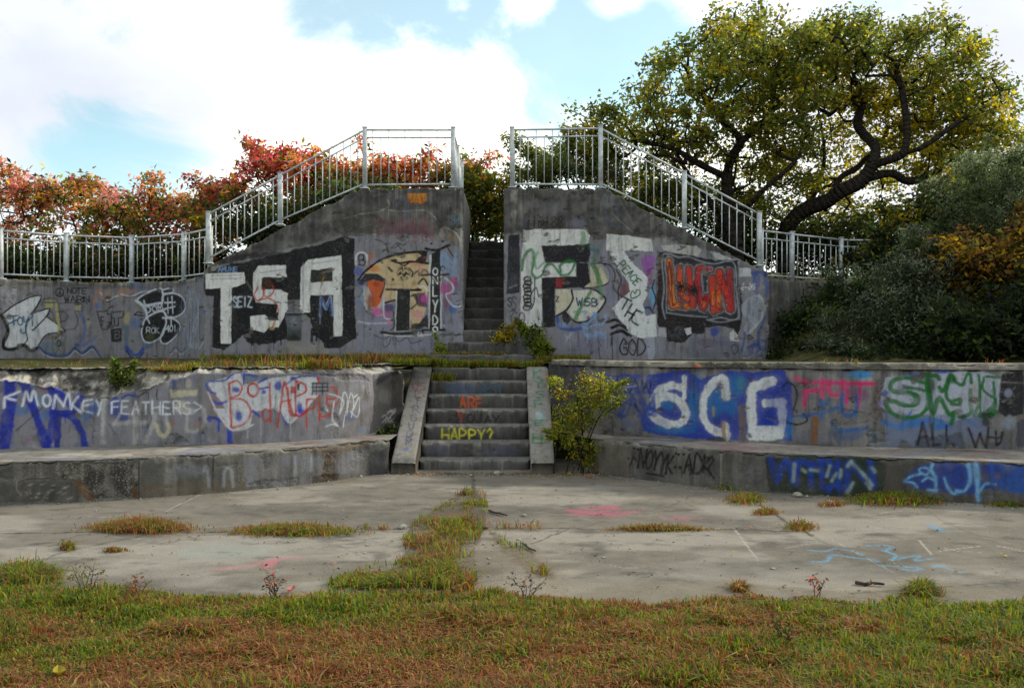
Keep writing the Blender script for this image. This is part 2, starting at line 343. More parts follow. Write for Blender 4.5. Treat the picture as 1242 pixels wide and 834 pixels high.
    def blob(s, x, y, rx, ry, col, op=1., chan=None, mott=.5):
        Q, m = s.pts([(x, y), (x-rx, y), (x+rx, y), (x, y-ry), (x, y+ry)])
        ra = abs(Q[2, 0]-Q[1, 0])/2; rb = abs(Q[4, 1]-Q[3, 1])/2
        e_ = np.sqrt(((s.S-Q[0, 0])/ra)**2+((s.T-Q[0, 1])/rb)**2)
        idx = np.nonzero(e_ < 1.5)[0]
        if len(idx) == 0: return
        al = op*(1-sstep(.45, 1.1, e_[idx]+mott*(s.n2[idx]*.5+s.n1[idx]*.35)))
        if chan is None: s.lay(idx, al, col)
        else: s.wear[idx, chan] = np.maximum(s.wear[idx, chan], al)
    def ring(s, x, y, rx, ry, w, col, op=1., n=14):
        th = np.linspace(0, 2*np.pi, n); s.stroke(np.stack([x+rx*np.cos(th), y+ry*np.sin(th)], 1), w, col, op, smooth=False)
    def text(s, t, x, y, cw, h, w, col, op=1., adv=1.25, dx=1., dy=0., jit=.06, wob=1.):
        """writing: (x, y) is the foot of the first letter, (dx, dy) the way the line runs"""
        for k, ch in enumerate(t):
            if ch == ' ': continue
            jx, jy = random.uniform(-jit, jit)*cw, random.uniform(-jit, jit)*h
            for pl in FONT.get(ch, FONT.get(ch.upper(), [])):
                P = []
                for (a, b) in pl:
                    a += wob*random.uniform(-.07, .07); b += wob*random.uniform(-.05, .05)
                    lx = k*adv*cw+a*cw; ly = b*h
                    P.append((x+lx*dx+ly*dy+jx, y+lx*dy-ly*dx+jy))
                s.stroke(P, w, col, op, smooth=len(P) > 5)
    def scribble(s, x, y, w_, h_, n, w, col, op=.6, seed=0):
        r_ = random.Random(seed)
        for _ in range(n):
            px, py = x+r_.random()*w_, y+r_.random()*h_; P = [(px, py)]
            for _k in range(r_.randint(3, 7)):
                px += r_.uniform(-.25, .35)*w_; py += r_.uniform(-.4, .4)*h_
                px = min(max(px, x), x+w_); py = min(max(py, y), y+h_); P.append((px, py))
            s.stroke(P, w, col, op)
    def clutter(s, n, seed, cols, op=(.12, .4), size=(.12, .5)):
        """half vanished older layers: loops, hooks and bars of many colours, without letters"""
        r_ = random.Random(seed); s0, s1, t0, t1 = s.S.min(), s.S.max(), s.T.min(), s.T.max(); sv = s.survey; s.survey = lambda u, v: (np.asarray(u), np.asarray(v), 1.0); fr = s.fr; s.fr = (0, 0, 1)
        for _ in range(n):
            z = r_.uniform(*size); x = r_.uniform(s0, s1); y = r_.uniform(t0, t1); P = [(x, y)]
            for _k in range(r_.randint(2, 6)): x += r_.uniform(-.7, .9)*z*.6; y += r_.uniform(-.8, .8)*z; P.append((x, min(max(y, t0), t1)))
            if r_.random() < .25: s.blob(P[0][0], P[0][1], z*.7, z*.4, r_.choice(cols), r_.uniform(*op))
            else: s.stroke(P, r_.choice([.012, .018, .03, .05]), r_.choice(cols), r_.uniform(*op), soft=.8, rough=.5)
        s.survey = sv; s.fr = fr
    def attrs(s, n):
        p = np.zeros((n, 4)); p[:len(s.a), :3] = s.rgb; p[:len(s.a), 3] = s.a
        w = np.zeros((n, 4)); w[:len(s.a), :3] = np.clip(s.wear, 0, 1); w[:, 3] = 1
        return {'paint': p, 'wear': w}
def path_sample(P, res, smooth=True):
    P = np.asarray(P, float)
    if smooth and len(P) > 2: P = catmull(P, 12)
    d = np.concatenate([[0], np.cumsum(np.linalg.norm(np.diff(P, axis=0), axis=1))])
    n = max(2, int(d[-1]/res)+1); s = np.linspace(0, d[-1], n)
    return s, np.stack([np.interp(s, d, P[:, 0]), np.interp(s, d, P[:, 1])], 1)
class WallGrid:
    """front of a concrete wall as a fine grid (s along it, z up it), with its top, back and ends"""
    def __init__(w, path, z0, ztop, res, depth, smooth=True, chip=.012, relief=.006, seed=1, zres=None, weather=1.0):
        w.weather = weather
        w.s, w.P = path_sample(path, res, smooth); ns = len(w.s)
        x, y = w.P[:, 0], w.P[:, 1]
        zt = np.array([ztop(a) if callable(ztop) else ztop for a in x], float); w.zt = zt
        nz = max(3, int((zt.max()-z0)/(zres or res))+1); f = np.linspace(0, 1, nz)
        w.Z = z0+(zt-z0)[:, None]*f[None]; w.S = np.repeat(w.s[:, None], nz, 1)
        t = np.gradient(w.P, axis=0); t /= np.linalg.norm(t, axis=1)[:, None]; w.nrm = np.stack([t[:, 1], -t[:, 0]], 1)
        k = x/y; w.k = k; w.ns, w.nz, w.depth, w.z0, w.chip, w.relief, w.seed = ns, nz, depth, z0, chip, relief, seed
        def survey(u, v):
            s_ = np.interp((u-CU)/F, k, w.s); d_ = np.interp(s_, w.s, y); return s_, EYE-(v-HV)*d_/F, d_/F
        w.paint = Paint(w.S, w.Z, survey)
    def build(w, name, mat, parent=None, base=None, notch=None):
        ns, nz = w.ns, w.nz
        off = (fbm(w.S*3, w.Z*3, 5, w.seed)-.5)*w.relief*3
        top = w.zt[:, None]-w.Z
        cn = np.clip((fbm(w.S*9, w.Z*2, 4, w.seed+3)-.42)*5, 0, 1.5)
        edge = np.exp(-top/.022)*w.chip*(.35+cn*1.6)
        if w.weather:
            tp = (w.zt[:, None]-w.Z).ravel(); S_, T_ = w.paint.S, w.paint.T; we = w.paint.wear
            run = sstep(.50, .68, fbm(S_*8, T_*.45, 4, w.seed+60))*np.exp(-tp/(.25+.9*fbm(S_*1.5, S_*0, 2, w.seed+61)))
            we[:, 0] = np.maximum(we[:, 0], run*.95*w.weather); lime = sstep(.58, .70, fbm(S_*10+70, T_*.4, 4, w.seed+62))*np.exp(-tp/.55)
            we[:, 2] = np.maximum(we[:, 2], lime*.55*w.weather); foot = np.exp(-(T_-w.z0-.06)/.16)*sstep(.35, .62, fbm(S_*4, T_*6, 4, w.seed+63))
            we[:, 0] = np.maximum(we[:, 0], np.clip(foot, 0, 1)*.75*w.weather)
            pit = sstep(.70, .76, fbm(S_*5, T_*7, 5, w.seed+64)); we[:, 1] = np.maximum(we[:, 1], pit*.8*w.weather)
            ln = np.abs((T_-w.z0)/.61-np.round((T_-w.z0)/.61))*.61; we[:, 0] = np.maximum(we[:, 0], np.clip(1-ln/.012, 0, 1)*.5*sstep(.4, .6, fbm(S_*2, T_*2, 3, w.seed+65))*w.weather)
            w.paint.a *= 1-.75*pit*w.weather
        wear = w.paint.wear.reshape(ns, nz, 3)
        agg = wear[:, :, 1]
        es = np.minimum(w.s, w.s[-1]-w.s)[:, None]; edge = np.maximum(edge, np.exp(-es/.025)*w.chip*(.4+2.2*np.clip((fbm(w.Z*5, w.S*0, 4, w.seed+9)-.42)*5, 0, 1.3)))
        off = off-edge-agg*(.012+.03*(fbm(w.S*26, w.Z*26, 3, 8)-.5))
        zz = w.Z-np.exp(-top/.02)*w.chip*.8*cn
        if notch is not None: o2, z2 = notch(w); off = off+o2; zz = zz+z2
        X = w.P[:, 0][:, None]+w.nrm[:, 0][:, None]*off; Y = w.P[:, 1][:, None]+w.nrm[:, 1][:, None]*off
        V = [np.stack([X, Y, zz], 2).reshape(-1, 3)]
        back = w.P-w.nrm*w.depth
        nt_ = 4
        for q in range(1, nt_+1):
            g = q/nt_; e_ = w.P-w.nrm*(w.depth*g)
            zt = w.zt+ (fbm(w.s*4+q*9, w.s*0+q, 3, w.seed)-.5)*.012*(g < 1)
            V.append(np.column_stack([e_, zt+ (zz[:, -1]-w.zt)*(1-g)**2]))
        V.append(np.column_stack([back, np.full(ns, w.z0)]))
        # ends
        E0 = np.column_stack([np.repeat(back[:1], nz, 0), w.Z[0]]); E1 = np.column_stack([np.repeat(back[-1:], nz, 0), w.Z[-1]])
        n0 = ns*nz; rows = [np.arange(ns)*nz+nz-1]+[n0+q*ns+np.arange(ns) for q in range(nt_+1)]
        i, j = np.meshgrid(np.arange(ns-1), np.arange(nz-1), indexing='ij'); a = (i*nz+j).ravel()
        Q = [np.stack([a, a+nz, a+nz+1, a+1], 1)]
        for r0, r1 in zip(rows[:-1], rows[1:]): Q.append(np.stack([r0[:-1], r0[1:], r1[1:], r1[:-1]], 1))
        nv = n0+(nt_+1)*ns; jj = np.arange(nz-1)
        Q.append(np.stack([jj, jj+1, nv+jj+1, nv+jj], 1))
        b1 = (ns-1)*nz; Q.append(np.stack([b1+jj+1, b1+jj, nv+nz+jj, nv+nz+jj+1], 1))
        V = np.concatenate(V+[E0, E1]); at_ = w.paint.attrs(len(V))
        # the top carries the wear of the edge
        for q in range(nt_+1): at_['wear'][n0+q*ns:n0+(q+1)*ns, :3] = wear[:, -1]*.6
        return mesh_np(name, V, np.concatenate(Q), None, mat, at_, False, parent, base)
# ------------------------------------------------------------------ where the walls run (plan, metres; camera looks along +Y)
BENCH_L = [(-11.0, 6.2), (-8.6, 7.75), (-7.0, 8.5), (-5.42, 9.19), (-4.67, 9.43), (-3.89, 9.73), (-3.02, 10.2), (-2.27, 10.8), (-1.94, 11.2), (-1.60, 11.4)]
BENCH_R = [(1.06, 11.5), (1.83, 10.77), (2.68, 10.1), (3.52, 9.78), (4.34, 9.53), (5.4, 9.15), (7.0, 8.5), (8.6, 7.75), (11.0, 6.2)]
TIER_L = [(-11.8, 7.6), (-9.3, 9.0), (-7.6, 9.85), (-6.11, 10.36), (-5.25, 10.61), (-4.28, 10.75), (-3.25, 11.0), (-2.41, 11.46), (-2.05, 11.9), (-1.86, 12.4), (-1.57, 12.7)]
TIER_R = [(.54, 12.85), (.85, 12.45), (1.24, 12.0), (1.97, 11.58), (2.95, 11.12), (3.87, 10.73), (4.75, 10.5), (6.11, 10.3), (7.6, 9.85), (9.3, 9.0), (11.8, 7.6)]
BACK_L = [(-14.0, 11.0), (-11.8, 14.0), (-9.39, 15.9), (-8.61, 16.6), (-7.61, 17.0), (-6.38, 16.5), (-5.50, 15.6)]
BACK_R = [(4.58, 15.6), (5.4, 16.2), (6.55, 17.0), (7.85, 17.2), (8.95, 16.8), (11.2, 15.2), (13.5, 12.5)]
TOWER_Y = 15.3
def ztop_tl(x): return float(np.interp(x, [-5.45, -2.705, -.86], [3.02, 4.44, 4.46]))
def ztop_tr(x): return float(np.interp(x, [-.145, 1.658, 4.54], [4.455, 4.44, 2.95]))
WHITE = (226, 226, 224); BLACK = (20, 20, 24); GREYP = (138, 137, 147); LAV = (128, 128, 146)

# ================================================================== back wall, left: curved parapet
w = WallGrid(BACK_L, 1.25, lambda x: 2.90+.05*max(0, min(1, (x+6.3)/.8)), .014, .28, chip=.008, seed=2, zres=.012); p = w.paint
p.frame(-200, 335, 1); p.fill([(0, 12), (200, 12), (275, 14), (400, 14), (447, 2), (447, 110), (0, 110)], GREYP, .72, 6, mott=.5)
p.clutter(150, 1, [(150, 150, 168), (84, 84, 100), (60, 60, 70), (96, 110, 150), (130, 110, 120), (170, 168, 170), (110, 120, 130)])
p.frame(0, 335, 7.58)
for k in range(26):
    x = random.uniform(0, 1900); p.fill([(x, 60), (x+60, 60), (x+40, 210+random.random()*200), (x+12, 160)], (60, 58, 56), .35, 10, chan=0)
p.fill([(0, 30), (590, 70), (1137, 90), (1700, 60), (1880, 0), (1880, 50), (1500, 110), (1137, 130), (590, 105), (0, 75)], BLACK, .5, 14, chan=0)
p.scribble(-40, 120, 260, 180, 7, 12, (168, 170, 178), .55, 3); p.scribble(-900, 130, 700, 500, 16, 16, (150, 160, 190), .4, 31)
p.fill([(-640, 200), (-300, 160), (-180, 420), (-320, 640), (-560, 600), (-700, 420)], (170, 175, 200), .7, 12, True); p.stroke([(-640, 200), (-300, 160), (-180, 420), (-320, 640), (-560, 600), (-700, 420), (-640, 200)], 18, BLACK)
star = [(20, 350), (130, 265), (260, 200), (340, 178), (378, 190), (340, 275), (285, 340), (450, 300), (420, 370), (500, 420), (560, 460), (595, 500), (550, 512), (450, 525), (400, 560), (365, 610), (325, 672), (280, 668), (230, 622), (130, 650), (70, 655), (45, 630), (75, 560), (80, 470), (55, 400)]
p.fill(star, (214, 217, 222), .97, 4)
p.stroke(star[:6]+[(285, 345)], 13, BLACK); p.stroke([(285, 345), (370, 318), (455, 298), (430, 365), (310, 490)], 11, BLACK)
p.stroke([(425, 372), (500, 420), (597, 500), (540, 516), (450, 527), (400, 562), (365, 615), (345, 655)], 12, BLACK)
p.stroke([(10, 355), (60, 440), (72, 520), (32, 600), (40, 662), (120, 672), (215, 632), (280, 680), (340, 660)], 30, BLACK)
p.stroke([(300, 362), (240, 440), (236, 500), (252, 580), (215, 632)], 10, BLACK)
T_ = (34, 92, 128)
for P in ([(72, 372), (160, 360)], [(122, 365), (126, 445)], [(80, 437), (150, 402)], [(215, 370), (230, 425), (262, 385)], [(270, 362), (245, 430), (236, 510), (205, 522), (188, 492)], [(296, 345), (299, 455)], [(300, 490), (302, 500)]): p.stroke(P, 13, T_, .95)
p.ring(185, 412, 24, 36, 12, T_)
K = (28, 28, 34)
p.ring(548, 148, 38, 38, 11, K); p.stroke([(548, 110), (548, 186)], 9, K); p.stroke([(548, 148), (522, 176)], 9, K); p.stroke([(548, 148), (574, 176)], 9, K)
p.text('NOTE', 620, 160, 36, 52, 10, K, wob=.3); p.text("WARN'", 590, 235, 48, 52, 10, K); p.stroke([(760, 200), (800, 250)], 8, K)
YL = (176, 170, 112)
p.fill([(415, 225), (495, 222), (492, 290), (418, 290)], YL, .9, 6); p.fill([(500, 240), (538, 240), (560, 450), (556, 575), (530, 560), (525, 430)], YL, .85, 6); p.fill([(735, 250), (748, 320), (690, 322), (690, 280)], YL, .6, 10)
for P in ([(400, 208), (480, 200), (530, 215), (520, 240), (410, 240)], [(385, 265), (405, 208)], [(540, 250), (740, 245), (747, 320), (690, 320), (716, 400), (690, 480), (600, 490)], [(555, 325), (600, 328), (622, 370), (600, 410), (555, 412)], [(535, 245), (560, 440)], [(460, 310), (490, 350), (498, 390)]): p.stroke(P, 8, (46, 48, 62), .85)
BL = (46, 84, 158)
for dx, c, ww in ((8, (190, 196, 210), 14), (-14, BL, 20), (0, BLACK, 12)):
    p.stroke([(360, 650), (420, 712+dx), (530, 742+dx), (620, 730+dx), (690, 672+dx), (760, 715+dx), (850, 656+dx), (930, 762+dx)], ww, c, .85)
p.stroke([(740, 350), (782, 430), (765, 560), (700, 640)], 26, (62, 96, 168), .55); p.stroke([(700, 660), (760, 640), (880, 560)], 26, (62, 96, 168), .45); p.blob(900, 270, 60, 30, (70, 110, 170), .5); p.blob(430, 640, 70, 50, (80, 120, 150), .5)
p.scribble(480, 560, 120, 170, 8, 8, (60, 90, 80), .5, 8); p.ring(540, 615, 16, 28, 9, (40, 44, 60)); p.blob(810, 420, 30, 60, (170, 165, 130), .5)
for P in ([(895, 325), (935, 485), (990, 490), (1000, 452), (1025, 440), (1022, 345)], [(895, 325), (985, 320), (990, 350), (1022, 345)], [(1022, 330), (1135, 322), (1130, 376), (1090, 382), (1086, 455), (1055, 455), (1050, 382), (1028, 380)], [(928, 372), (955, 375)], [(930, 412), (955, 410)], [(928, 372), (940, 450)], [(985, 425), (1010, 420), (1008, 450), (985, 455), (985, 478)], [(980, 318), (1000, 290), (1035, 275)]): p.stroke(P, 10, (30, 32, 44), .92, smooth=False)
p.fill([(1018, 480), (1116, 474), (1116, 602), (1020, 604)], BLACK, .93, 5); p.stroke([(1050, 510), (1090, 500), (1095, 560), (1060, 570), (1060, 535), (1080, 535)], 9, (120, 120, 130), .8)
OR = (176, 120, 72)
for P in ([(905, 130), (880, 200), (868, 262)], [(940, 130), (955, 190), (975, 240)], [(1010, 140), (1000, 200)], [(1100, 150), (1137, 140)]): p.stroke(P, 26, OR, .5)
p.stroke([(925, 150), (980, 218), (1085, 178)], 12, (210, 208, 206), .8); p.stroke([(945, 180), (985, 238), (1060, 195)], 9, K, .8)
p.frame(110, 335, 7.58)
p.stroke([(260, 160), (320, 130), (400, 140)], 30, OR, .55); p.stroke([(270, 180), (380, 200)], 20, OR, .5); p.stroke([(280, 165), (370, 185), (450, 150), (540, 130)], 14, (196, 198, 204), .8); p.stroke([(300, 190), (400, 190), (480, 160)], 8, K, .7)
p.blob(335, 385, 32, 75, (176, 168, 110), .75); p.stroke([(330, 460), (332, 560), (328, 680)], 44, (66, 96, 118), .6); p.stroke([(290, 430), (330, 455), (372, 430)], 12, (120, 150, 160), .6)
p.stroke([(335, 660), (380, 725), (430, 730), (480, 672)], 46, (40, 74, 160), .85); p.stroke([(330, 680), (380, 752), (440, 752), (490, 700)], 10, K)
p.blob(420, 430, 70, 80, (72, 104, 170), .5); p.stroke([(400, 355), (490, 362)], 12, K); p.stroke([(405, 350), (430, 330), (480, 335)], 10, K); p.blob(520, 640, 60, 30, (60, 90, 160), .5)
polys = [[(430, 212), (540, 142), (640, 112), (664, 150), (660, 235), (580, 258), (520, 272), (482, 268)], [(666, 175), (760, 155), (840, 190), (872, 270), (840, 342), (760, 378), (690, 362), (660, 270)],
         [(505, 385), (580, 340), (650, 322), (692, 350), (690, 440), (655, 545), (560, 606), (490, 592), (468, 500)], [(692, 385), (760, 390), (822, 450), (800, 525), (710, 612), (655, 612), (640, 560), (690, 440)], [(668, 125), (745, 112), (755, 148), (668, 160)]]
WO = (206, 212, 220)
for P in polys: p.stroke(P+[P[0]], 44, (58, 60, 70), .35)
for P in polys: p.fill(P, (16, 18, 24), .98, 3)
for P in polys: p.stroke(P+[P[0]], 16, WO, .95)
p.fill([(500, 285), (660, 255), (680, 300), (640, 318), (530, 370), (505, 340)], (30, 32, 40), .9, 4)
p.stroke([(415, 222), (480, 270), (510, 330), (520, 390)], 26, WO, .9); p.stroke([(500, 268), (660, 240)], 16, WO); p.stroke([(520, 375), (600, 330), (690, 300)], 16, WO)
p.text('DOM', 520, 340, 42, 55, 11, (200, 208, 220), dx=.97, dy=-.22); p.text('#', 690, 340, 100, 150, 13, WO, dx=.98, dy=-.1)
p.text('ROK', 512, 520, 34, 50, 8, (200, 205, 212), .9); p.text('401', 695, 505, 26, 56, 10, WO); p.stroke([(660, 382), (760, 384)], 16, WO); p.stroke([(738, 372), (740, 450)], 14, WO)
p.stroke([(490, 225), (500, 260)], 16, WO); p.stroke([(520, 390), (540, 430)], 14, WO); p.blob(550, 560, 50, 35, (90, 100, 50), .6)
p.stroke([(1035, 320), (1072, 360), (1075, 450), (1040, 560)], 40, (58, 108, 178), .9); p.stroke([(985, 290), (1040, 285), (1095, 350), (1098, 450), (1050, 560), (1010, 590)], 12, (50, 52, 62)); p.stroke([(985, 290), (985, 600)], 10, (50, 52, 62), .8)
p.stroke([(1070, 150), (1100, 240), (1122, 370)], 10, (170, 174, 180), .8); p.stroke([(1000, 665), (1050, 590), (1125, 545)], 14, (190, 194, 200), .8)
p.scribble(740, 180, 250, 480, 16, 9, (120, 138, 168), .5, 5); p.scribble(860, 150, 130, 500, 12, 9, (170, 180, 196), .45, 6); p.text('PIN', 900, 260, 40, 110, 9, (140, 156, 186), .8)
p.stroke([(740, 700), (780, 650), (830, 695), (880, 650)], 12, (60, 70, 110), .7); p.stroke([(745, 715), (785, 680), (830, 720), (880, 680)], 10, (190, 194, 204), .6)
for x in (243, 1015, -235): p.stroke([(x, 60), (x-5, 780)], 7, BLACK, .75, smooth=False, chan=0)
back_wall = w.build('parapet_wall', M['wall'], base=(-8.6, 16.7, 1.25))
tag(back_wall, 'curved grey concrete wall under a railing, painted with a white star and black 401 bubble', 'wall')

# ================================================================== left stair tower front
w = WallGrid([(-5.44, TOWER_Y), (-.86, TOWER_Y)], 1.25, ztop_tl, .0115, .32, smooth=False, chip=.026, seed=5); p = w.paint
p.frame(230, 220, 3.627)
p.fill([(50, 470), (250, 345), (480, 290), (720, 240), (1010, 230), (1220, 290), (1220, 810), (50, 810)], GREYP, .8, 14, mott=.35)
p.fill([(740, 330), (1200, 350), (1200, 780), (740, 780)], (142, 143, 164), .6, 22, mott=.4)
p.clutter(60, 2, [(150, 150, 168), (84, 84, 100), (60, 60, 70), (96, 110, 150), (130, 110, 120), (170, 168, 170), (110, 120, 130)])
# weathered dark head of the wall
p.fill([(60, 345), (740, 20), (1215, 20), (1215, 210), (1000, 250), (730, 230), (560, 270), (270, 335), (70, 390)], BLACK, .85, 22, chan=0, mott=.35)
p.fill([(280, 245), (560, 110), (740, 40), (900, 40), (880, 120), (640, 170), (420, 270)], BLACK, .55, 22, chan=0, mott=.4)
p.fill([(620, 180), (740, 140), (740, 250), (640, 235)], BLACK, .6, 12, chan=1); p.fill([(50, 760), (1220, 760), (1220, 830), (50, 830)], BLACK, .4, 22, chan=0, mott=.8)
p.fill([(430, 700), (600, 720), (640, 820), (380, 820)], (150, 140, 118), .4, 16)
bgk = [(58, 470), (58, 415), (130, 375), (250, 350), (420, 312), (560, 280), (680, 240), (726, 252), (726, 560), (736, 690), (690, 712), (660, 736), (595, 734), (590, 705), (540, 672), (530, 595), (500, 582), (440, 582), (428, 690), (350, 716), (262, 714), (232, 680), (186, 712), (150, 745), (104, 730), (105, 505), (72, 500)]
p.fill(bgk, BLACK, .98, 6); p.stroke([(130, 355), (250, 330), (420, 322)], 26, BLACK, .7)
for k in range(26):
    x = random.choice([random.uniform(105, 190), random.uniform(235, 425), random.uniform(535, 735)]); y = 690; p.stroke([(x, y-40), (x+random.uniform(-6, 6), y+random.uniform(0, 34))], random.uniform(8, 20), BLACK, .9, smooth=False)
p.fill([(420, 520), (490, 520), (500, 585), (440, 582), (425, 640)], (122, 122, 128), .9, 6)
p.fill([(68, 406), (241, 397), (244, 446), (186, 468), (181, 712), (138, 712), (135, 470), (70, 472)], WHITE, .98, 3.5)
p.fill([(280, 400), (300, 370), (426, 367), (426, 425), (330, 424), (318, 445), (318, 474), (400, 474), (432, 492), (430, 560), (392, 642), (350, 640), (330, 666), (268, 650), (265, 592), (330, 585), (345, 602), (380, 600), (386, 540), (290, 532), (278, 500)], WHITE, .97, 4)
p.fill([(318, 424), (426, 422), (426, 470), (318, 474)], BLACK, .97, 4); p.fill([(275, 540), (384, 540), (380, 585), (345, 585), (330, 570), (280, 590)], BLACK, .92, 5)
p.fill([(488, 380), (520, 345), (668, 324), (673, 682), (632, 682), (632, 500), (530, 500), (528, 575), (486, 576)], WHITE, .98, 3.5)
p.fill([(535, 390), (629, 383), (629, 440), (534, 443)], BLACK, .97, 4); p.blob(585, 415, 22, 26, (92, 76, 52), .6); p.fill([(532, 505), (630, 505), (630, 580), (535, 575)], BLACK, .95, 5)
for yy in (415, 430): p.stroke([(95, yy), (225, yy-4)], 5, (150, 150, 156), .6, smooth=False)
p.stroke([(310, 402), (410, 388)], 5, (130, 130, 136), .6); p.stroke([(500, 360), (500, 560)], 6, (150, 150, 160), .6); p.stroke([(540, 362), (655, 345)], 7, (165, 168, 178), .6)
p.blob(345, 445, 26, 32, (88, 54, 34), .7)
RD = (186, 56, 52)
for P in ([(300, 465), (285, 500), (300, 525), (325, 500), (320, 470)], [(330, 470), (325, 500), (350, 505), (370, 480), (365, 460)], [(310, 520), (350, 515), (382, 540), (388, 580), (365, 640)]): p.stroke(P, 6, RD, .9)
p.ring(362, 628, 14, 22, 7, (190, 170, 110), .8); p.fill([(345, 575), (392, 575), (392, 612), (345, 608)], BLACK, .9, 4)
MB_ = (150, 168, 205)
p.text('M', 572, 586, 54, 80, 13, MB_, .9); p.text('M', 576, 584, 48, 74, 5, (40, 60, 120), .9)
p.text('SEIZ', 192, 550, 17, 44, 6, (190, 200, 214)); p.text('AMUNE', 125, 398, 14, 22, 5, (120, 150, 190), .9); p.stroke([(575, 470), (590, 420)], 5, (170, 140, 60), .7)
for P in ([(250, 440), (275, 480)], [(640, 420), (650, 440)]): p.stroke(P, 5, (120, 120, 120), .6)
# middle piece
p.frame(425, 280, 5.96)
p.blob(60, 290, 40, 40, (70, 84, 160), .7); p.blob(70, 370, 40, 30, (50, 80, 150), .6); p.blob(60, 520, 40, 30, (80, 120, 170), .35)
p.stroke([(40, 240), (42, 180), (78, 155), (116, 175), (125, 250)], 14, (214, 216, 222), .9); p.text('B', 62, 250, 48, 72, 9, (36, 36, 44)); p.stroke([(125, 250), (150, 160), (170, 190)], 20, (188, 112, 60), .6)
CR = (208, 184, 142)
p.fill([(95, 310), (200, 215), (330, 172), (520, 148), (572, 250), (562, 400), (545, 560), (510, 680), (430, 712), (430, 430), (320, 500), (230, 480), (250, 350), (180, 310)], CR, .95, 5)
p.blob(170, 275, 60, 30, (206, 120, 56), .75); p.blob(480, 240, 90, 20, (214, 128, 100), .6)
p.fill([(85, 420), (140, 400), (250, 470), (245, 600), (170, 618), (110, 560)], (196, 186, 178), .8, 10, True); p.stroke([(90, 420), (85, 500), (120, 590), (180, 615)], 10, (40, 70, 130), .8); p.stroke([(100, 440), (80, 480), (100, 540)], 8, (150, 190, 200), .7)
p.fill([(115, 352), (246, 362), (240, 430), (222, 500), (185, 565), (150, 545), (160, 470), (130, 420)], (204, 92, 40), .96, 6); p.blob(150, 510, 40, 60, (176, 92, 44), .8); p.blob(190, 385, 30, 20, (150, 60, 30), .6)
p.fill([(75, 350), (105, 308), (200, 310), (250, 345), (238, 372), (170, 350), (100, 372)], (48, 44, 46), .96, 4); p.stroke([(250, 345), (245, 400), (215, 480)], 9, (40, 36, 40))
p.blob(190, 585, 60, 36, (196, 96, 160), .9); p.blob(270, 555, 50, 40, (70, 52, 110), .8); p.blob(275, 610, 36, 40, (180, 84, 150), .6); p.blob(280, 500, 40, 30, (214, 180, 150), .7); p.stroke([(250, 520), (320, 500)], 14, BLACK)
p.blob(525, 500, 50, 55, (190, 90, 160), .85); p.fill([(445, 455), (540, 440), (555, 550), (490, 545)], (40, 34, 60), .75, 8); p.blob(530, 490, 26, 32, (186, 84, 150), .9); p.blob(490, 600, 50, 40, (216, 130, 150), .6)
p.stroke([(55, 355), (110, 290), (220, 210), (360, 165), (535, 148)], 16, BLACK); p.blob(80, 370, 24, 24, BLACK, .8)
p.fill([(490, 160), (560, 140), (545, 225), (452, 222), (510, 180)], BLACK, .97, 5); p.blob(530, 195, 26, 18, (110, 30, 40), .5)
p.stroke([(300, 214), (360, 232), (440, 222), (575, 236)], 16, BLACK); p.blob(320, 212, 22, 12, BLACK, .9); p.stroke([(345, 232), (385, 250), (420, 232)], 10, BLACK)
p.blob(385, 305, 58, 62, BLACK, .96, mott=.15); p.stroke([(345, 300), (365, 285), (380, 305), (400, 285), (420, 300)], 11, CR, .9); p.stroke([(350, 335), (370, 320), (390, 345), (410, 322), (425, 335)], 11, CR, .9); p.stroke([(385, 260), (385, 285)], 8, CR, .8)
p.stroke([(425, 270), (450, 300), (445, 330)], 10, BLACK); p.stroke([(460, 310), (490, 290), (500, 320), (530, 280), (560, 300)], 14, (60, 40, 44), .8); p.ring(510, 290, 20, 16, 8, (190, 120, 120), .8)
p.stroke([(275, 265), (300, 290)], 14, BLACK); p.blob(308, 352, 12, 14, BLACK, .9); p.stroke([(270, 390), (380, 385)], 5, (120, 90, 90), .6); p.blob(460, 380, 26, 30, (150, 110, 60), .6); p.stroke([(490, 380), (530, 345), (560, 390)], 12, BLACK)
p.fill([(320, 425), (440, 425), (432, 480), (432, 725), (318, 725), (330, 480)], WHITE, .8, 6)
p.fill([(338, 430), (432, 430), (426, 722), (330, 722)], (16, 16, 20), .98, 4)
p.stroke([(255, 423), (510, 428)], 15, BLACK, smooth=False); p.blob(488, 422, 24, 18, BLACK, .9); p.stroke([(440, 470), (470, 460), (480, 520), (440, 560)], 12, BLACK, .8); p.stroke([(500, 405), (530, 400), (555, 430)], 12, WHITE, .7)
p.stroke([(225, 733), (330, 745), (520, 730)], 22, BLACK); p.stroke([(240, 748), (350, 760), (500, 755), (650, 742)], 8, (214, 214, 214), .85); p.blob(480, 690, 50, 26, BLACK, .9)
p.fill([(470, 690), (555, 600), (570, 700)], BLACK, .9, 6)
p.stroke([(240, 500), (245, 620), (300, 640)], 10, (214, 214, 222), .85); p.stroke([(310, 580), (318, 680), (290, 720)], 8, BLACK); p.stroke([(60, 655), (140, 668), (290, 665)], 12, (190, 194, 206), .85); p.blob(280, 660, 16, 30, (196, 110, 160), .8)
p.fill([(568, 175), (655, 140), (660, 720), (565, 722)], WHITE, .7, 6); p.fill([(584, 165), (652, 130), (650, 720), (574, 722)], (16, 16, 20), .98, 4)
p.stroke([(545, 128), (620, 140), (712, 104)], 20, BLACK); p.stroke([(520, 715), (680, 715)], 16, BLACK); p.stroke([(520, 320), (590, 315)], 16, BLACK); p.stroke([(655, 320), (715, 312)], 14, BLACK); p.ring(668, 272, 14, 18, 8, BLACK)
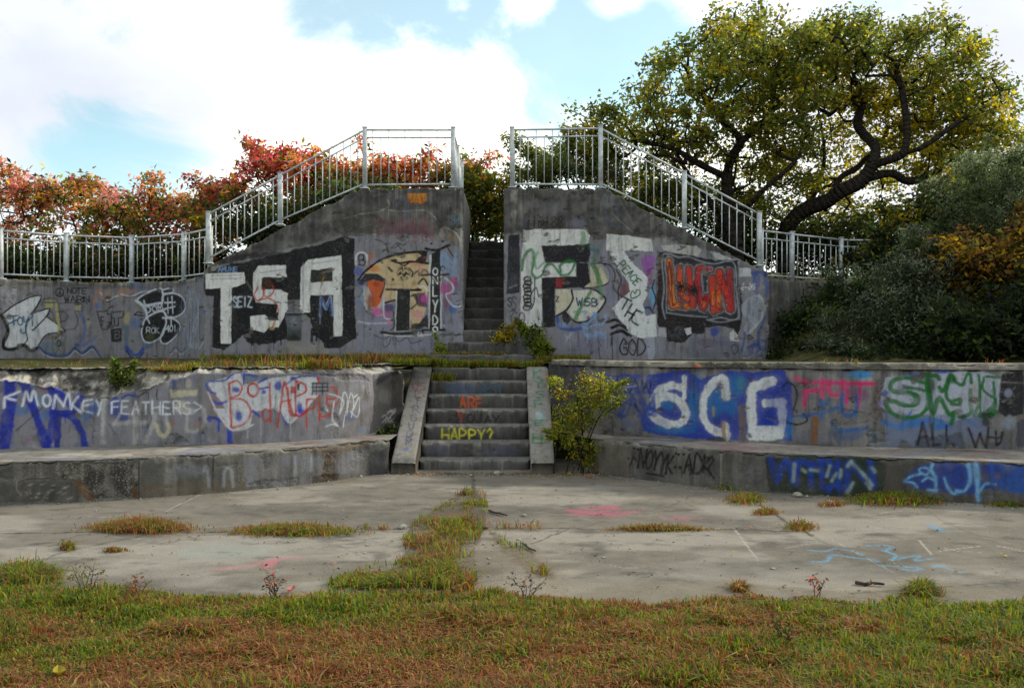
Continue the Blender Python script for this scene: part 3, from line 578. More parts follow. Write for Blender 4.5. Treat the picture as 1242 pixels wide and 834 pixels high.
p.blob(585, 92, 12, 10, BLACK); p.blob(668, 76, 14, 10, BLACK); p.stroke([(705, 125), (740, 180), (772, 188)], 9, BLACK)
for ch, y0, h in (('O', 318, 50), ('N', 384, 50), ('L', 470, 68), ('Y', 585, 84), ('D', 676, 62), ('O', 726, 34)): p.text(ch, 597, y0, 34 if ch != 'L' else 36, h, 8, (232, 232, 232), jit=0, wob=.25)
p.scribble(655, 160, 110, 130, 8, 12, (130, 160, 196), .7, 4); p.blob(740, 300, 40, 50, (120, 150, 180), .6); p.blob(690, 420, 48, 60, (190, 80, 150), .8); p.blob(745, 370, 36, 50, (186, 70, 120), .8); p.blob(700, 520, 40, 60, (140, 70, 120), .6); p.blob(740, 560, 36, 50, (60, 100, 170), .8); p.blob(765, 400, 24, 60, (110, 60, 120), .5)
p.stroke([(655, 330), (700, 350), (742, 400), (735, 440), (690, 465), (740, 540), (795, 545)], 12, (204, 210, 222), .85); p.stroke([(660, 460), (655, 650), (680, 690)], 9, (206, 208, 216), .8)
p.scribble(150, 60, 130, 90, 3, 7, (44, 44, 52), .8, 2); p.scribble(300, 80, 140, 80, 3, 7, (44, 44, 52), .8, 12)
p.stroke([(170, 750), (240, 780), (290, 760), (280, 815), (240, 834), (235, 700)], 6, (50, 50, 58), .8); p.stroke([(320, 760), (350, 800), (410, 770), (440, 810), (520, 790)], 7, (50, 50, 58), .8)
p.text('TA', 480, 765, 18, 34, 5, WHITE, .8); p.fill([(800, 0), (806, 170), (790, 170)], (170, 165, 150), .6, 4, chan=2)
# head of the wall: orange patch, faded red writing, lime cracks
p.frame(420, 220, 8.28)
p.fill([(620, 130), (690, 122), (810, 118), (800, 205), (745, 228), (700, 205), (640, 222)], (210, 142, 40), .85, 12); p.text('MAW', 622, 225, 48, 90, 12, (176, 84, 40), .7)
p.text('DINNER', 320, 520, 70, 150, 22, (132, 74, 84), .5); p.text('SIN', 660, 610, 60, 90, 16, (150, 60, 66), .45); p.fill([(400, 420), (900, 430), (860, 560), (420, 540)], (116, 78, 92), .35, 40)
for P in ([(-90, 392), (0, 366), (130, 330), (300, 308), (400, 270), (432, 240), (418, 190)], [(420, 285), (560, 300), (780, 288), (880, 352), (960, 450), (1060, 490), (1130, 560), (1150, 660)]): p.stroke(P, 13, BLACK, .9, rough=.8, chan=2)
for k in range(44):
    x = 430+k*17+random.uniform(-8, 8); y = random.uniform(140, 300); p.stroke([(x, y), (x+random.uniform(-3, 3), y+random.uniform(120, 320))], random.uniform(3, 8), BLACK, random.uniform(.2, .6), smooth=False, chan=random.choice([0, 0, 2]))
p.fill([(1150, 250), (1168, 250), (1170, 700), (1140, 700)], BLACK, .6, 6, chan=2); p.blob(1060, 560, 60, 60, (150, 120, 92), .6); p.blob(960, 520, 30, 60, (160, 150, 130), .6); p.scribble(1040, 330, 110, 150, 8, 10, (120, 150, 170), .35, 14)
p.fill([(0, 380), (300, 320), (380, 420), (300, 540), (0, 520)], BLACK, .55, 30, chan=1)
flank_l = w.build('flank_wall', M['wall'], base=(-3.1, TOWER_Y, 1.25))
tag(flank_l, 'concrete stair flank wall with T S A in white block letters on black', 'wall')

# ================================================================== right stair tower front
w = WallGrid([(-.145, TOWER_Y), (4.54, TOWER_Y)], 1.25, ztop_tr, .0115, .32, smooth=False, chip=.026, seed=8); p = w.paint
p.frame(600, 140, 2.69)
p.fill([(30, 400), (560, 410), (880, 480), (900, 830), (30, 830)], GREYP, .75, 12, mott=.4)
p.fill([(30, 235), (370, 235), (900, 500), (900, 540), (560, 400), (380, 400), (340, 440), (290, 370), (30, 390)], BLACK, .85, 16, chan=0, mott=.35)
p.fill([(30, 240), (375, 240), (600, 360), (560, 390), (360, 290), (30, 275)], BLACK, .5, 10, chan=0, mott=.4)
p.fill([(30, 780), (900, 770), (900, 830), (30, 830)], BLACK, .5, 10, chan=0, mott=.8)
for k in range(30):
    x = random.uniform(550, 890); p.stroke([(x, 810), (x, random.uniform(730, 790))], random.uniform(4, 12), BLACK, .5, smooth=False, chan=0)
p.fill([(52, 245), (75, 245), (66, 380), (56, 380)], BLACK, .85, 4, chan=2); p.fill([(95, 250), (130, 245), (125, 310), (100, 320)], BLACK, .4, 6, chan=2)
for P in ([(380, 315), (410, 345), (450, 380)], [(160, 470), (180, 440)]): p.stroke(P, 5, BLACK, .8, chan=2)
p.clutter(80, 3, [(150, 150, 168), (84, 84, 100), (60, 60, 70), (96, 110, 150), (130, 110, 120), (170, 168, 170), (110, 120, 130)])
p.text('jimi88', 100, 365, 17, 34, 5, (44, 42, 44), .9); p.blob(270, 350, 30, 24, (130, 128, 150), .5)
p.fill([(200, 420), (560, 430), (560, 780), (200, 780)], (140, 140, 160), .4, 20, mott=.4)
p.frame(610, 270, 5.56)
p.fill([(135, 48), (350, 42), (560, 45), (590, 90), (560, 152), (270, 162), (268, 190), (290, 270), (492, 268), (492, 362), (262, 370), (264, 720), (118, 712), (122, 300), (130, 160)], WHITE, .92, 8, mott=.22)
p.fill([(35, 82), (112, 80), (116, 300), (114, 470), (70, 485), (26, 478)], (24, 26, 36), .95, 6, mott=.15); p.text('S', 35, 560, 26, 60, 9, (50, 50, 60)); p.text('S', 60, 590, 30, 90, 9, (50, 54, 90), .8); p.text('GO', 55, 680, 40, 80, 9, (40, 46, 80), .8); p.stroke([(40, 440), (95, 420)], 7, (150, 150, 160), .7)
p.fill([(590, 285), (660, 275), (716, 330), (712, 400), (660, 432), (540, 440), (585, 400)], (206, 198, 172), .96, 4); p.fill([(352, 450), (465, 450), (472, 510), (430, 580), (355, 625)], (206, 198, 176), .96, 4)
p.fill([(472, 455), (620, 450), (690, 520), (642, 600), (560, 662), (490, 665), (430, 610), (470, 530)], (210, 208, 196), .96, 4)
p.fill([(262, 158), (580, 146), (592, 200), (580, 268), (500, 272), (284, 270)], (24, 22, 30), .97, 7); p.fill([(495, 268), (575, 268), (588, 400), (545, 440), (352, 444), (354, 702), (268, 706), (262, 372), (495, 364)], (24, 22, 30), .97, 6)
GN = (44, 122, 66)
p.stroke([(462, 455), (470, 520), (425, 590), (355, 632)], 12, BLACK); p.stroke([(540, 442), (640, 432), (712, 402), (720, 330), (690, 285), (655, 272)], 9, BLACK)
p.stroke([(590, 445), (640, 465), (692, 520), (640, 605), (560, 665), (490, 668), (425, 608)], 13, BLACK); p.fill([(395, 600), (430, 605), (455, 660), (430, 700), (400, 650)], BLACK, .9, 5)
p.stroke([(130, 320), (140, 240), (180, 185), (205, 205), (205, 280), (195, 335), (225, 372), (265, 350), (290, 290), (330, 280), (365, 320), (400, 355), (445, 345), (475, 300), (480, 265), (430, 262), (385, 290), (390, 330)], 20, GN, .85)
p.stroke([(235, 200), (215, 250), (230, 310), (275, 270)], 16, (70, 150, 90), .6); p.stroke([(540, 70), (540, 140)], 36, (60, 140, 84), .6)
p.stroke([(605, 280), (635, 340), (655, 410)], 34, GN, .8); p.stroke([(590, 470), (545, 540), (510, 600), (490, 650)], 26, GN, .75); p.stroke([(480, 600), (560, 600)], 16, (90, 150, 130), .6); p.stroke([(590, 160), (630, 190), (620, 250)], 30, GN, .55); p.stroke([(590, 180), (640, 190)], 16, (50, 80, 150), .6); p.stroke([(655, 440), (670, 480)], 24, (80, 150, 90), .6)
p.text('RF', 362, 432, 24, 52, 9, (168, 40, 46), .95); p.blob(392, 405, 36, 36, (150, 36, 40), .5)
for q, y in enumerate(range(375, 590, 24)): p.ring(165+5*math.sin(q*2.1), y+6, 24, 17, 11, (22, 22, 26), .95, 9)
p.stroke([(190, 580), (210, 530), (215, 380)], 8, (30, 30, 34)); p.stroke([(195, 470), (225, 440), (240, 500)], 8, (30, 30, 34))
p.text('W5B', 498, 560, 40, 50, 10, (40, 64, 96)); p.text('Z', 358, 530, 18, 34, 7, K)
p.stroke([(365, 640), (385, 700), (460, 722), (560, 705)], 26, (44, 78, 150), .8); p.scribble(540, 610, 150, 170, 9, 16, (130, 164, 210), .65, 7); p.blob(400, 690, 40, 26, (130, 150, 190), .7); p.blob(575, 640, 14, 14, (176, 50, 50), .8)
p.stroke([(640, 272), (720, 285), (756, 350), (742, 430), (775, 480), (780, 520)], 8, BLACK, .9); p.fill([(650, 285), (715, 290), (745, 350), (735, 430), (765, 500), (735, 560), (700, 520), (690, 440), (720, 400)], (130, 130, 152), .7, 8)
p.stroke([(700, 672), (760, 655), (830, 690)], 16, BLACK); p.stroke([(735, 712), (790, 690), (840, 715)], 15, BLACK); p.stroke([(745, 745), (800, 735), (840, 760)], 13, BLACK)
for P in ([(505, 735), (508, 790), (500, 834)], [(585, 790), (575, 834)], [(645, 800), (665, 834)], [(735, 740), (728, 834)]): p.stroke(P, 7, (44, 42, 50), .85)
p.scribble(410, 740, 60, 80, 4, 8, (180, 182, 190), .5, 9); p.fill([(490, 780), (690, 770), (700, 880), (480, 900)], (110, 110, 134), .5, 20)
p.frame(720, 270, 4.766)
p.blob(180, 400, 46, 70, (120, 52, 64), .7); p.stroke([(130, 270), (160, 330), (140, 400), (180, 440)], 9, BLACK, .8)
p.scribble(275, 195, 85, 110, 9, 12, (150, 90, 170), .8, 11); p.blob(320, 290, 30, 24, (136, 70, 130), .4); p.scribble(295, 265, 60, 90, 5, 10, (130, 60, 120), .7, 51); p.blob(340, 420, 22, 95, (110, 170, 210), .75, mott=.5); p.stroke([(352, 330), (340, 380), (360, 440), (345, 500)], 8, (30, 40, 60)); p.blob(310, 500, 40, 50, (110, 120, 150), .8); p.blob(262, 480, 20, 30, (140, 60, 70), .8); p.stroke([(285, 500), (320, 490), (345, 520)], 12, K, .8)
p.fill([(76, 66), (200, 75), (332, 95), (346, 168), (182, 162), (150, 172), (100, 166), (74, 160)], WHITE, .9, 6, mott=.15)
p.fill([(92, 176), (176, 166), (240, 245), (310, 312), (312, 420), (282, 470), (300, 540), (362, 525), (366, 660), (270, 670), (200, 632), (150, 560), (110, 494), (208, 395), (204, 355), (140, 260)], (220, 222, 224), .97, 5)
p.fill([(300, 655), (355, 655), (356, 770), (320, 805), (308, 760)], (170, 178, 196), .6, 8)
c_, s_ = math.cos(R(52)), math.sin(R(52))
p.text('PEACE', 142, 250, 26, 46, 7, (28, 100, 62), adv=1.28, dx=c_+.02, dy=s_*.9)
p.stroke([(222, 438), (215, 415), (225, 395), (240, 408), (250, 388), (268, 395), (262, 420), (222, 438)], 7, (28, 100, 62))
for P in ([(178, 432), (218, 452)], [(198, 442), (165, 500)], [(222, 470), (180, 540)], [(250, 500), (205, 565)], [(196, 515), (235, 535)], [(282, 520), (245, 510), (220, 560), (238, 582), (258, 592)]): p.stroke(P, 10, (22, 22, 28), .95)
p.stroke([(75, 578), (130, 562), (185, 605)], 14, BLACK); p.stroke([(100, 605), (150, 592), (195, 620)], 12, BLACK); p.stroke([(100, 645), (160, 622), (215, 655)], 13, BLACK)
p.text('GOD', 152, 768, 42, 90, 9, (34, 32, 36)); p.text('CO', 170, 740, 34, 48, 6, (60, 56, 60), .6)
for P in ([(28, 720), (45, 800), (100, 792)], [(108, 660), (108, 800)]): p.stroke(P, 7, (44, 42, 50), .8)
p.frame(740, 270, 4.765)
p.fill([(288, 128), (500, 132), (528, 160), (505, 192), (400, 180), (300, 155)], (196, 194, 190), .85, 8, mott=.2); p.fill([(578, 165), (640, 180), (720, 210), (730, 235), (610, 210)], (190, 190, 190), .8, 8); p.fill([(742, 262), (812, 264), (816, 310), (744, 312)], (200, 202, 204), .9, 5)
p.fill([(282, 165), (420, 185), (520, 200), (600, 215), (740, 215), (748, 350), (768, 470), (756, 600), (738, 652), (715, 610), (640, 600), (545, 605), (545, 640), (480, 640), (430, 690), (330, 685), (322, 610), (275, 602), (272, 400)], (26, 20, 24), .97, 7)
p.fill([(270, 160), (330, 165), (300, 420), (275, 600), (265, 400)], (50, 20, 28), .6, 10)
GO = (142, 146, 156)
p.stroke([(318, 552), (302, 480), (312, 380), (300, 200), (340, 182), (395, 200), (450, 196), (520, 222), (600, 238), (680, 222), (722, 250), (732, 400), (742, 540), (700, 560), (640, 548), (580, 560)], 9, GO, .9); p.stroke([(560, 560), (640, 575), (740, 555)], 9, GO, .8); p.stroke([(325, 520), (325, 330), (318, 205)], 7, GO, .8); p.stroke([(330, 520), (430, 535), (560, 545)], 9, GO, .8); p.stroke([(740, 230), (745, 400), (750, 560)], 7, GO, .6)
LT = [[(342, 222), (352, 330), (364, 478)], [(364, 478), (450, 484)], [(402, 262), (410, 400), (445, 440)], [(455, 268), (465, 380), (478, 482)], [(548, 272), (518, 262), (505, 330), (520, 450), (540, 490), (560, 430)], [(590, 320), (592, 420), (598, 508)], [(628, 500), (626, 400), (630, 290)], [(632, 285), (660, 380), (694, 500)], [(690, 285), (694, 400), (698, 500)]]
for P in LT: p.stroke(P, 56, (150, 152, 160), .95)
p.blob(581, 268, 22, 20, (150, 152, 160), .95, mott=.1)
for P in LT: p.stroke(P, 42, (24, 16, 20), .95, rough=.1)
cols = [(222, 128, 56), (214, 112, 52), (206, 84, 50), (196, 60, 46), (184, 44, 54), (208, 66, 42), (216, 84, 40), (206, 58, 46), (196, 48, 54)]
for P, c in zip(LT, cols): p.stroke(P, 30, c, .97, rough=.1)
p.blob(581, 268, 15, 14, (200, 40, 44), .95, mott=.1)
for (x, y, rx, ry) in ((345, 400, 16, 80), (400, 484, 50, 12), (420, 380, 16, 50), (540, 470, 22, 24), (596, 440, 14, 50), (632, 450, 14, 40)): p.blob(x, y, rx, ry, (228, 140, 62), .7)
p.scribble(330, 230, 30, 250, 8, 5, (120, 24, 30), .8, 20); p.scribble(390, 260, 70, 200, 7, 5, (120, 24, 30), .7, 21); p.scribble(500, 280, 70, 200, 6, 5, (110, 24, 30), .7, 22); p.scribble(580, 300, 130, 200, 9, 5, (120, 24, 30), .7, 23); p.scribble(360, 470, 100, 24, 4, 5, (120, 30, 30), .8, 24)
for (x, y) in ((412, 370), (482, 392)):
    for k in range(7): a = k*.9+x; p.stroke([(x-34*math.cos(a), y-34*math.sin(a)), (x+6*math.sin(a), y), (x+34*math.cos(a), y+30*math.sin(a))], 8, BLACK, .9)
p.fill([(425, 610), (470, 600), (472, 640), (445, 652)], (206, 206, 212), .9, 6); p.fill([(692, 640), (712, 620), (748, 660), (745, 685), (695, 684)], (210, 210, 212), .9, 5); p.blob(602, 632, 36, 34, (48, 66, 150), .85); p.fill([(275, 610), (320, 600), (325, 660), (280, 655)], (186, 184, 186), .7, 8)
p.scribble(330, 600, 100, 85, 6, 9, (80, 80, 84), .5, 26); p.stroke([(705, 745), (702, 715), (722, 705), (738, 720), (735, 745), (718, 758), (705, 745)], 7, (34, 34, 44))
p.blob(560, 690, 60, 30, (120, 60, 90), .3); p.blob(650, 680, 60, 40, (70, 80, 140), .35); p.fill([(460, 660), (760, 690), (760, 790), (440, 790)], (92, 94, 112), .5, 14)
p.text('6-00', 760, 388, 16, 36, 8, (206, 208, 212), .9)
p.fill([(755, 500), (800, 425), (855, 405), (890, 450), (888, 520), (850, 590), (805, 645), (775, 620), (790, 560), (770, 530)], (166, 172, 186), .72, 14, True); p.stroke([(860, 420), (895, 470), (870, 560), (800, 640)], 14, (196, 200, 206), .7); p.stroke([(830, 430), (850, 440), (845, 460)], 6, (90, 100, 140), .6)
for P in ([(820, 290), (908, 290), (912, 380), (905, 430)], [(830, 300), (830, 340)], [(780, 640), (770, 700), (760, 740)], [(900, 540), (860, 640), (855, 700)], [(800, 720), (840, 700), (870, 730)]): p.stroke(P, 14, (52, 76, 150), .7)
p.scribble(760, 680, 140, 90, 10, 8, (56, 76, 140), .5, 27); p.scribble(820, 290, 90, 120, 7, 9, (64, 90, 160), .5, 28)
flank_r = w.build('flank_wall', M['wall'], base=(2.2, TOWER_Y, 1.25))
tag(flank_r, 'concrete stair flank wall painted with PEACE, THE and orange letters on black', 'wall')

# inner walls of the stair gap
for x0, x1, lab in ((-1.15, -.872, 'plain concrete side wall along the dark steps, under the railing beside the T S A wall'), (-.133, .14, 'plain concrete side wall along the dark steps, behind the green-scribbled white letters')):
    g = WallGrid([((x0+x1)/2-(x1-x0)/2, 15.62), (x1, 15.62)], 1.3, 4.452, .05, 2.6, smooth=False, chip=0, relief=.002, seed=3)
    tag(g.build('side_wall', M['wall'], base=((x0+x1)/2, 16.9, 1.3)), lab, 'wall')

# back wall, right: low curved parapet behind the bushes
w = WallGrid(BACK_R, 1.6, 2.88, .04, .28, seed=12); w.paint.frame(900, 300, 1); w.paint.fill([(0, 0), (500, 0), (500, 200), (0, 200)], BLACK, .6, 30, chan=0)
tag(w.build('parapet_wall', M['wall'], base=(7.2, 17.1, 1.6)), 'dark unpainted concrete wall under the railing behind the silver bushes', 'wall')
# ================================================================== second tier, left (crumbled top edge)
ZT = 1.40
w = WallGrid(TIER_L, .42, ZT, .0125, .75, chip=.02, relief=.008, seed=21, weather=.55); p = w.paint
p.frame(0, 440, 7.585)
p.fill([(-900, 60), (240, 90), (760, 250), (1300, 200), (1500, 90), (3600, 60), (3600, 850), (-900, 850)], (140, 138, 150), .72, 26, mott=.5)
p.fill([(-900, 720), (3600, 640), (3600, 860), (-900, 860)], BLACK, .35, 40, chan=0, mott=.8)
p.fill([(-1000, -60), (1750, -60), (1750, 60), (1500, 80), (1330, 130), (1200, 235), (1020, 268), (800, 265), (640, 250), (430, 150), (240, 80), (-100, 60), (-1000, 60)], BLACK, 1, 20, chan=1)
p.fill([(-1000, -60), (3700, -60), (3700, 30), (2300, 40), (1750, 30), (-1000, 50)], BLACK, .6, 20, chan=1)
p.fill([(-1000, -60), (1750, -60), (1750, 50), (1500, 70), (1330, 120), (1200, 225), (1020, 258), (800, 255), (640, 240), (430, 140), (240, 75), (-100, 50), (-1000, 50)], BLACK, .85, 20, chan=2, mott=.9)
p.clutter(150, 4, [(150, 150, 160), (84, 84, 100), (40, 80, 150), (60, 60, 70), (96, 110, 150), (150, 110, 110), (180, 178, 172), (60, 120, 160)], (.15, .5), (.1, .35))
B2 = (22, 44, 158)
for P, ww in (([(80, 90), (95, 250), (85, 450), (50, 640), (30, 800)], 105), ([(130, 90), (210, 170), (250, 260), (300, 400), (370, 600), (435, 790)], 80), ([(480, 200), (490, 400), (478, 600), (430, 780)], 62), ([(530, 480), (528, 780)], 56), ([(490, 460), (600, 470), (690, 530), (745, 620), (785, 760)], 62), ([(460, 230), (560, 290), (680, 420)], 62), ([(750, 280), (690, 420), (600, 470)], 62)): p.stroke(P, ww, B2, .93, soft=.3)
p.blob(200, 430, 90, 60, (60, 110, 180), .55); p.blob(420, 470, 60, 80, (50, 110, 190), .5); p.blob(790, 480, 60, 70, (46, 120, 190), .6); p.blob(390, 230, 60, 70, (150, 110, 130), .45); p.blob(250, 700, 70, 40, (150, 110, 150), .45); p.stroke([(150, 620), (290, 500), (400, 400)], 18, (50, 56, 70), .6); p.blob(20, 230, 40, 60, (90, 90, 130), .6); p.scribble(-800, 120, 700, 600, 18, 30, (60, 80, 160), .5, 33)
WP = (222, 226, 236)
for P in ([(205, 395), (225, 320), (240, 265), (265, 330), (285, 345), (300, 270), (320, 262), (335, 330), (352, 388)], [(490, 412), (512, 300)], [(512, 300), (550, 350), (585, 392)], [(585, 392), (622, 285)], [(635, 285), (645, 350), (655, 425)], [(715, 312), (660, 385)], [(660, 385), (750, 458)], [(845, 338), (775, 350), (760, 395), (770, 440), (850, 458)], [(762, 396), (855, 375)], [(888, 345), (908, 400)], [(948, 325), (925, 400), (905, 475)], [(180, 263), (62, 310)], [(45, 318), (142, 342)], [(42, 318), (34, 410)]): p.stroke(P, 21, WP, .93, soft=.5)
p.ring(430, 345, 36, 52, 21, WP, .93)
p.stroke([(962, 330), (950, 500), (955, 725)], 36, (172, 174, 176), .65)
for y in (480, 560, 620, 680): p.stroke([(800+y % 90, y), (850, y+20), (865, y+60)], 12, (44, 44, 52), .6)
p.frame(110, 440, 7.58)
p.blob(220, 400, 70, 110, (44, 66, 150), .8); p.blob(310, 500, 50, 60, (44, 66, 150), .8); p.stroke([(290, 320), (340, 295), (420, 305)], 26, (44, 66, 150), .8); p.blob(30, 410, 60, 70, (44, 90, 170), .6)
PW = (186, 186, 182)
for P, ww in (([(130, 340), (120, 520), (118, 730)], 52), ([(215, 560), (380, 545), (500, 550)], 40), ([(270, 470), (215, 560)], 30), ([(410, 450), (412, 730)], 54), ([(590, 470), (560, 600), (500, 725)], 46), ([(690, 470), (700, 560)], 30), ([(890, 470), (880, 600)], 30), ([(1040, 430), (1050, 560), (960, 630), (890, 620)], 36)): p.stroke(P, ww, PW, .55, soft=.6)
CRM = (196, 188, 158)
p.stroke([(595, 560), (630, 640), (680, 672), (725, 600), (715, 560)], 40, CRM, .8); p.fill([(720, 235), (860, 250), (985, 240), (975, 300), (880, 312), (740, 318)], CRM, .85, 14); p.blob(820, 400, 80, 70, CRM, .7); p.blob(900, 440, 80, 40, (190, 190, 180), .7); p.blob(900, 190, 30, 50, CRM, .5); p.blob(755, 550, 26, 60, (150, 110, 80), .5)
p.stroke([(762, 130), (760, 235)], 30, (56, 88, 160), .8); p.blob(700, 180, 30, 60, (180, 178, 170), .5)
p.text('FEATHERS', 192, 468, 66, 112, 15, WP, .93, adv=1.43, dx=1, dy=.0); p.stroke([(950, 360), (1015, 405), (960, 440)], 13, WP, .85)
p.stroke([(440, 312), (490, 275), (522, 268), (532, 330)], 12, (40, 40, 50), .85); p.stroke([(612, 240), (605, 290), (612, 335)], 13, (40, 40, 50), .85); p.stroke([(470, 440), (476, 520)], 10, (40, 40, 50), .7); p.stroke([(540, 450), (558, 520), (520, 600)], 9, (40, 40, 50), .7); p.stroke([(170, 560), (230, 660)], 9, (40, 40, 50), .7); p.stroke([(500, 210), (560, 195), (620, 220)], 10, (60, 58, 62), .7)
p.fill([(690, 745), (720, 660), (790, 650), (860, 690), (930, 745)], BLACK, .95, 14, chan=1); p.fill([(760, 745), (780, 690), (850, 700), (900, 745)], BLACK, .9, 10, chan=0); p.blob(1030, 640, 10, 14, BLACK); p.blob(1000, 520, 20, 36, (46, 56, 110), .6); p.blob(980, 560, 40, 60, (176, 120, 110), .35)
p.frame(230, 440, 4.283)
p.blob(180, 200, 110, 110, (150, 96, 90), .35)
p.fill([(95, 98), (180, 80), (262, 45), (285, 110), (330, 100), (460, 72), (560, 66), (662, 70), (670, 160), (600, 240), (520, 322), (440, 240), (330, 255), (310, 320), (250, 345), (205, 330), (140, 240), (190, 240), (170, 200), (120, 150)], (214, 216, 222), .88, 7)
B3 = (28, 62, 176)
for P, ww in (([(135, 158), (100, 145), (88, 115), (105, 95), (180, 90), (220, 62), (255, 45), (282, 60), (278, 110)], 9), ([(285, 58), (350, 70)], 10), ([(120, 195), (150, 212), (190, 200)], 12), ([(500, 112), (560, 75), (655, 70), (662, 85)], 8), ([(470, 250), (500, 310), (525, 320)], 8), ([(95, 290), (130, 285), (170, 305)], 14), ([(150, 290), (152, 350)], 14), ([(205, 340), (208, 410)], 26), ([(330, 250), (360, 275)], 14), ([(360, 100), (400, 80)], 12), ([(365, 135), (410, 125)], 10)): p.stroke(P, ww, B3, .9)
for x, y, rx, ry in ((255, 275, 32, 40), (105, 290, 18, 20), (460, 120, 26, 34), (572, 235, 18, 40), (240, 140, 22, 18), (385, 150, 16, 14), (580, 250, 28, 24), (535, 80, 20, 16)): p.blob(x, y, rx, ry, B3, .85)
R3 = (186, 58, 46)
for P in ([(205, 112), (212, 220), (216, 330)], [(203, 108), (245, 92), (272, 125), (255, 165), (215, 182)], [(215, 185), (285, 195), (318, 255), (285, 315), (216, 338)], [(416, 105), (418, 200), (420, 305)], [(416, 250), (392, 238), (378, 270), (392, 300), (418, 290)], [(455, 335), (475, 210), (492, 98), (512, 180), (532, 262)], [(480, 200), (525, 192)], [(552, 90), (550, 180), (552, 272)], [(555, 98), (598, 112), (602, 150), (558, 172)], [(610, 190), (606, 260), (608, 335)], [(612, 190), (645, 190), (648, 230), (612, 242)], [(670, 75), (672, 180), (676, 300)], [(712, 190), (762, 180), (755, 130), (722, 135), (712, 190), (730, 225), (772, 205)], [(676, 250), (690, 280), (740, 262)], [(510, 130), (520, 260), (560, 272)]): p.stroke(P, 10, R3, .9)
p.ring(330, 140, 28, 34, 11, R3); p.fill([(525, 120), (552, 125), (552, 160), (525, 155)], (176, 40, 44), .85, 3); p.stroke([(540, 268), (575, 275), (610, 250)], 13, (176, 44, 50), .9); p.fill([(560, 110), (572, 110), (570, 145), (560, 140)], BLACK, .9, 2)
for P in ([(95, 150), (140, 250), (200, 335), (260, 348), (330, 320)], [(130, 240), (215, 345)]): p.stroke(P, 8, (222, 218, 214), .8)
WS = (208, 212, 216)
for P in ([(708, 330), (745, 318), (772, 330), (758, 312), (742, 290), (750, 200)], [(720, 160), (760, 170), (800, 200), (780, 265)], [(780, 260), (800, 155), (820, 190), (802, 300), (800, 330)], [(815, 270), (835, 160), (852, 200), (840, 280)], [(850, 240), (878, 178), (880, 240), (868, 280), (835, 250)], [(700, 215), (720, 250), (705, 240)], [(850, 180), (870, 165)]): p.stroke(P, 7, WS, .88)
p.fill([(635, 103), (722, 103), (722, 162), (635, 162)], (150, 156, 170), .7, 3)
for P in ([(638, 105), (638, 162)], [(658, 105), (658, 162)], [(636, 106), (720, 106)], [(636, 125), (720, 125)], [(640, 145), (720, 145)], [(690, 106), (690, 160)], [(715, 106), (715, 145)]): p.stroke(P, 7, (34, 36, 46), .85, smooth=False)
for x in (370, 522, 300): p.stroke([(x, 290), (x+2, 390)], 7, (190, 188, 180), .6)
p.fill([(930, 60), (1200, 40), (1200, 420), (900, 400), (950, 250), (985, 110)], BLACK, .95, 16, chan=0); p.fill([(880, 190), (960, 160), (960, 330), (890, 330)], BLACK, .5, 16, chan=0); p.fill([(950, 90), (1200, 40), (1200, 420), (920, 400), (960, 250)], (30, 29, 28), .8, 16, mott=.3); p.fill([(560, 60), (900, 60), (940, 100), (820, 90), (700, 66)], BLACK, .9, 7, chan=1)  # near-black fills at the stair end: recess shade painted into the wall colour
p.scribble(1000, 240, 70, 70, 7, 7, (160, 160, 160), .5, 41); p.blob(1010, 170, 40, 50, (120, 120, 120), .3)
def notchL(w):
    # the spalled arris: a rough slope that runs deeper towards the left
    k = (w.P[:, 0]/w.P[:, 1])*F+CU
    dep = np.interp(k, [-600, 0, 60, 100, 140, 165, 190, 215, 240, 330, 420, 450], [.16, .12, .22, .33, .33, .26, .20, .13, .06, .07, .05, .12])
    dep = dep*(.75+.5*fbm(w.s*5, w.s*0, 4, 50))
    top = w.zt[:, None]-w.Z
    f = np.clip(1-top/dep[:, None], 0, 1)
    we = w.paint.wear.reshape(w.ns, w.nz, 3); m_ = f > .04; n_ = fbm(w.S*11, w.Z*11, 4, 57)
    we[..., 0] = np.where(m_, sstep(.54, .66, n_)*.85, we[..., 0]); we[..., 2] = np.where(m_, sstep(.30, .50, fbm(w.S*4, w.Z*9, 4, 58))*.8, we[..., 2]); we[..., 1] = np.where(m_, .7, we[..., 1]); w.paint.a[m_.ravel()] *= .0
    rough_ = (fbm(w.S*19, w.Z*15, 5, 51)-.5)
    return -f*.30*(.7+.8*fbm(w.S*6, w.Z*6, 3, 53))+np.where(f > 0, rough_*.17, 0), f*.02+np.where(f > 0, (fbm(w.S*13, w.Z*13, 4, 54)-.5)*.05, 0)
tag(w.build('retaining_wall', M['wall'], base=(-5.2, 10.6, .42), notch=notchL), 'crumbling concrete wall lettered MONKEY FEATHERS in white over blue', 'wall')

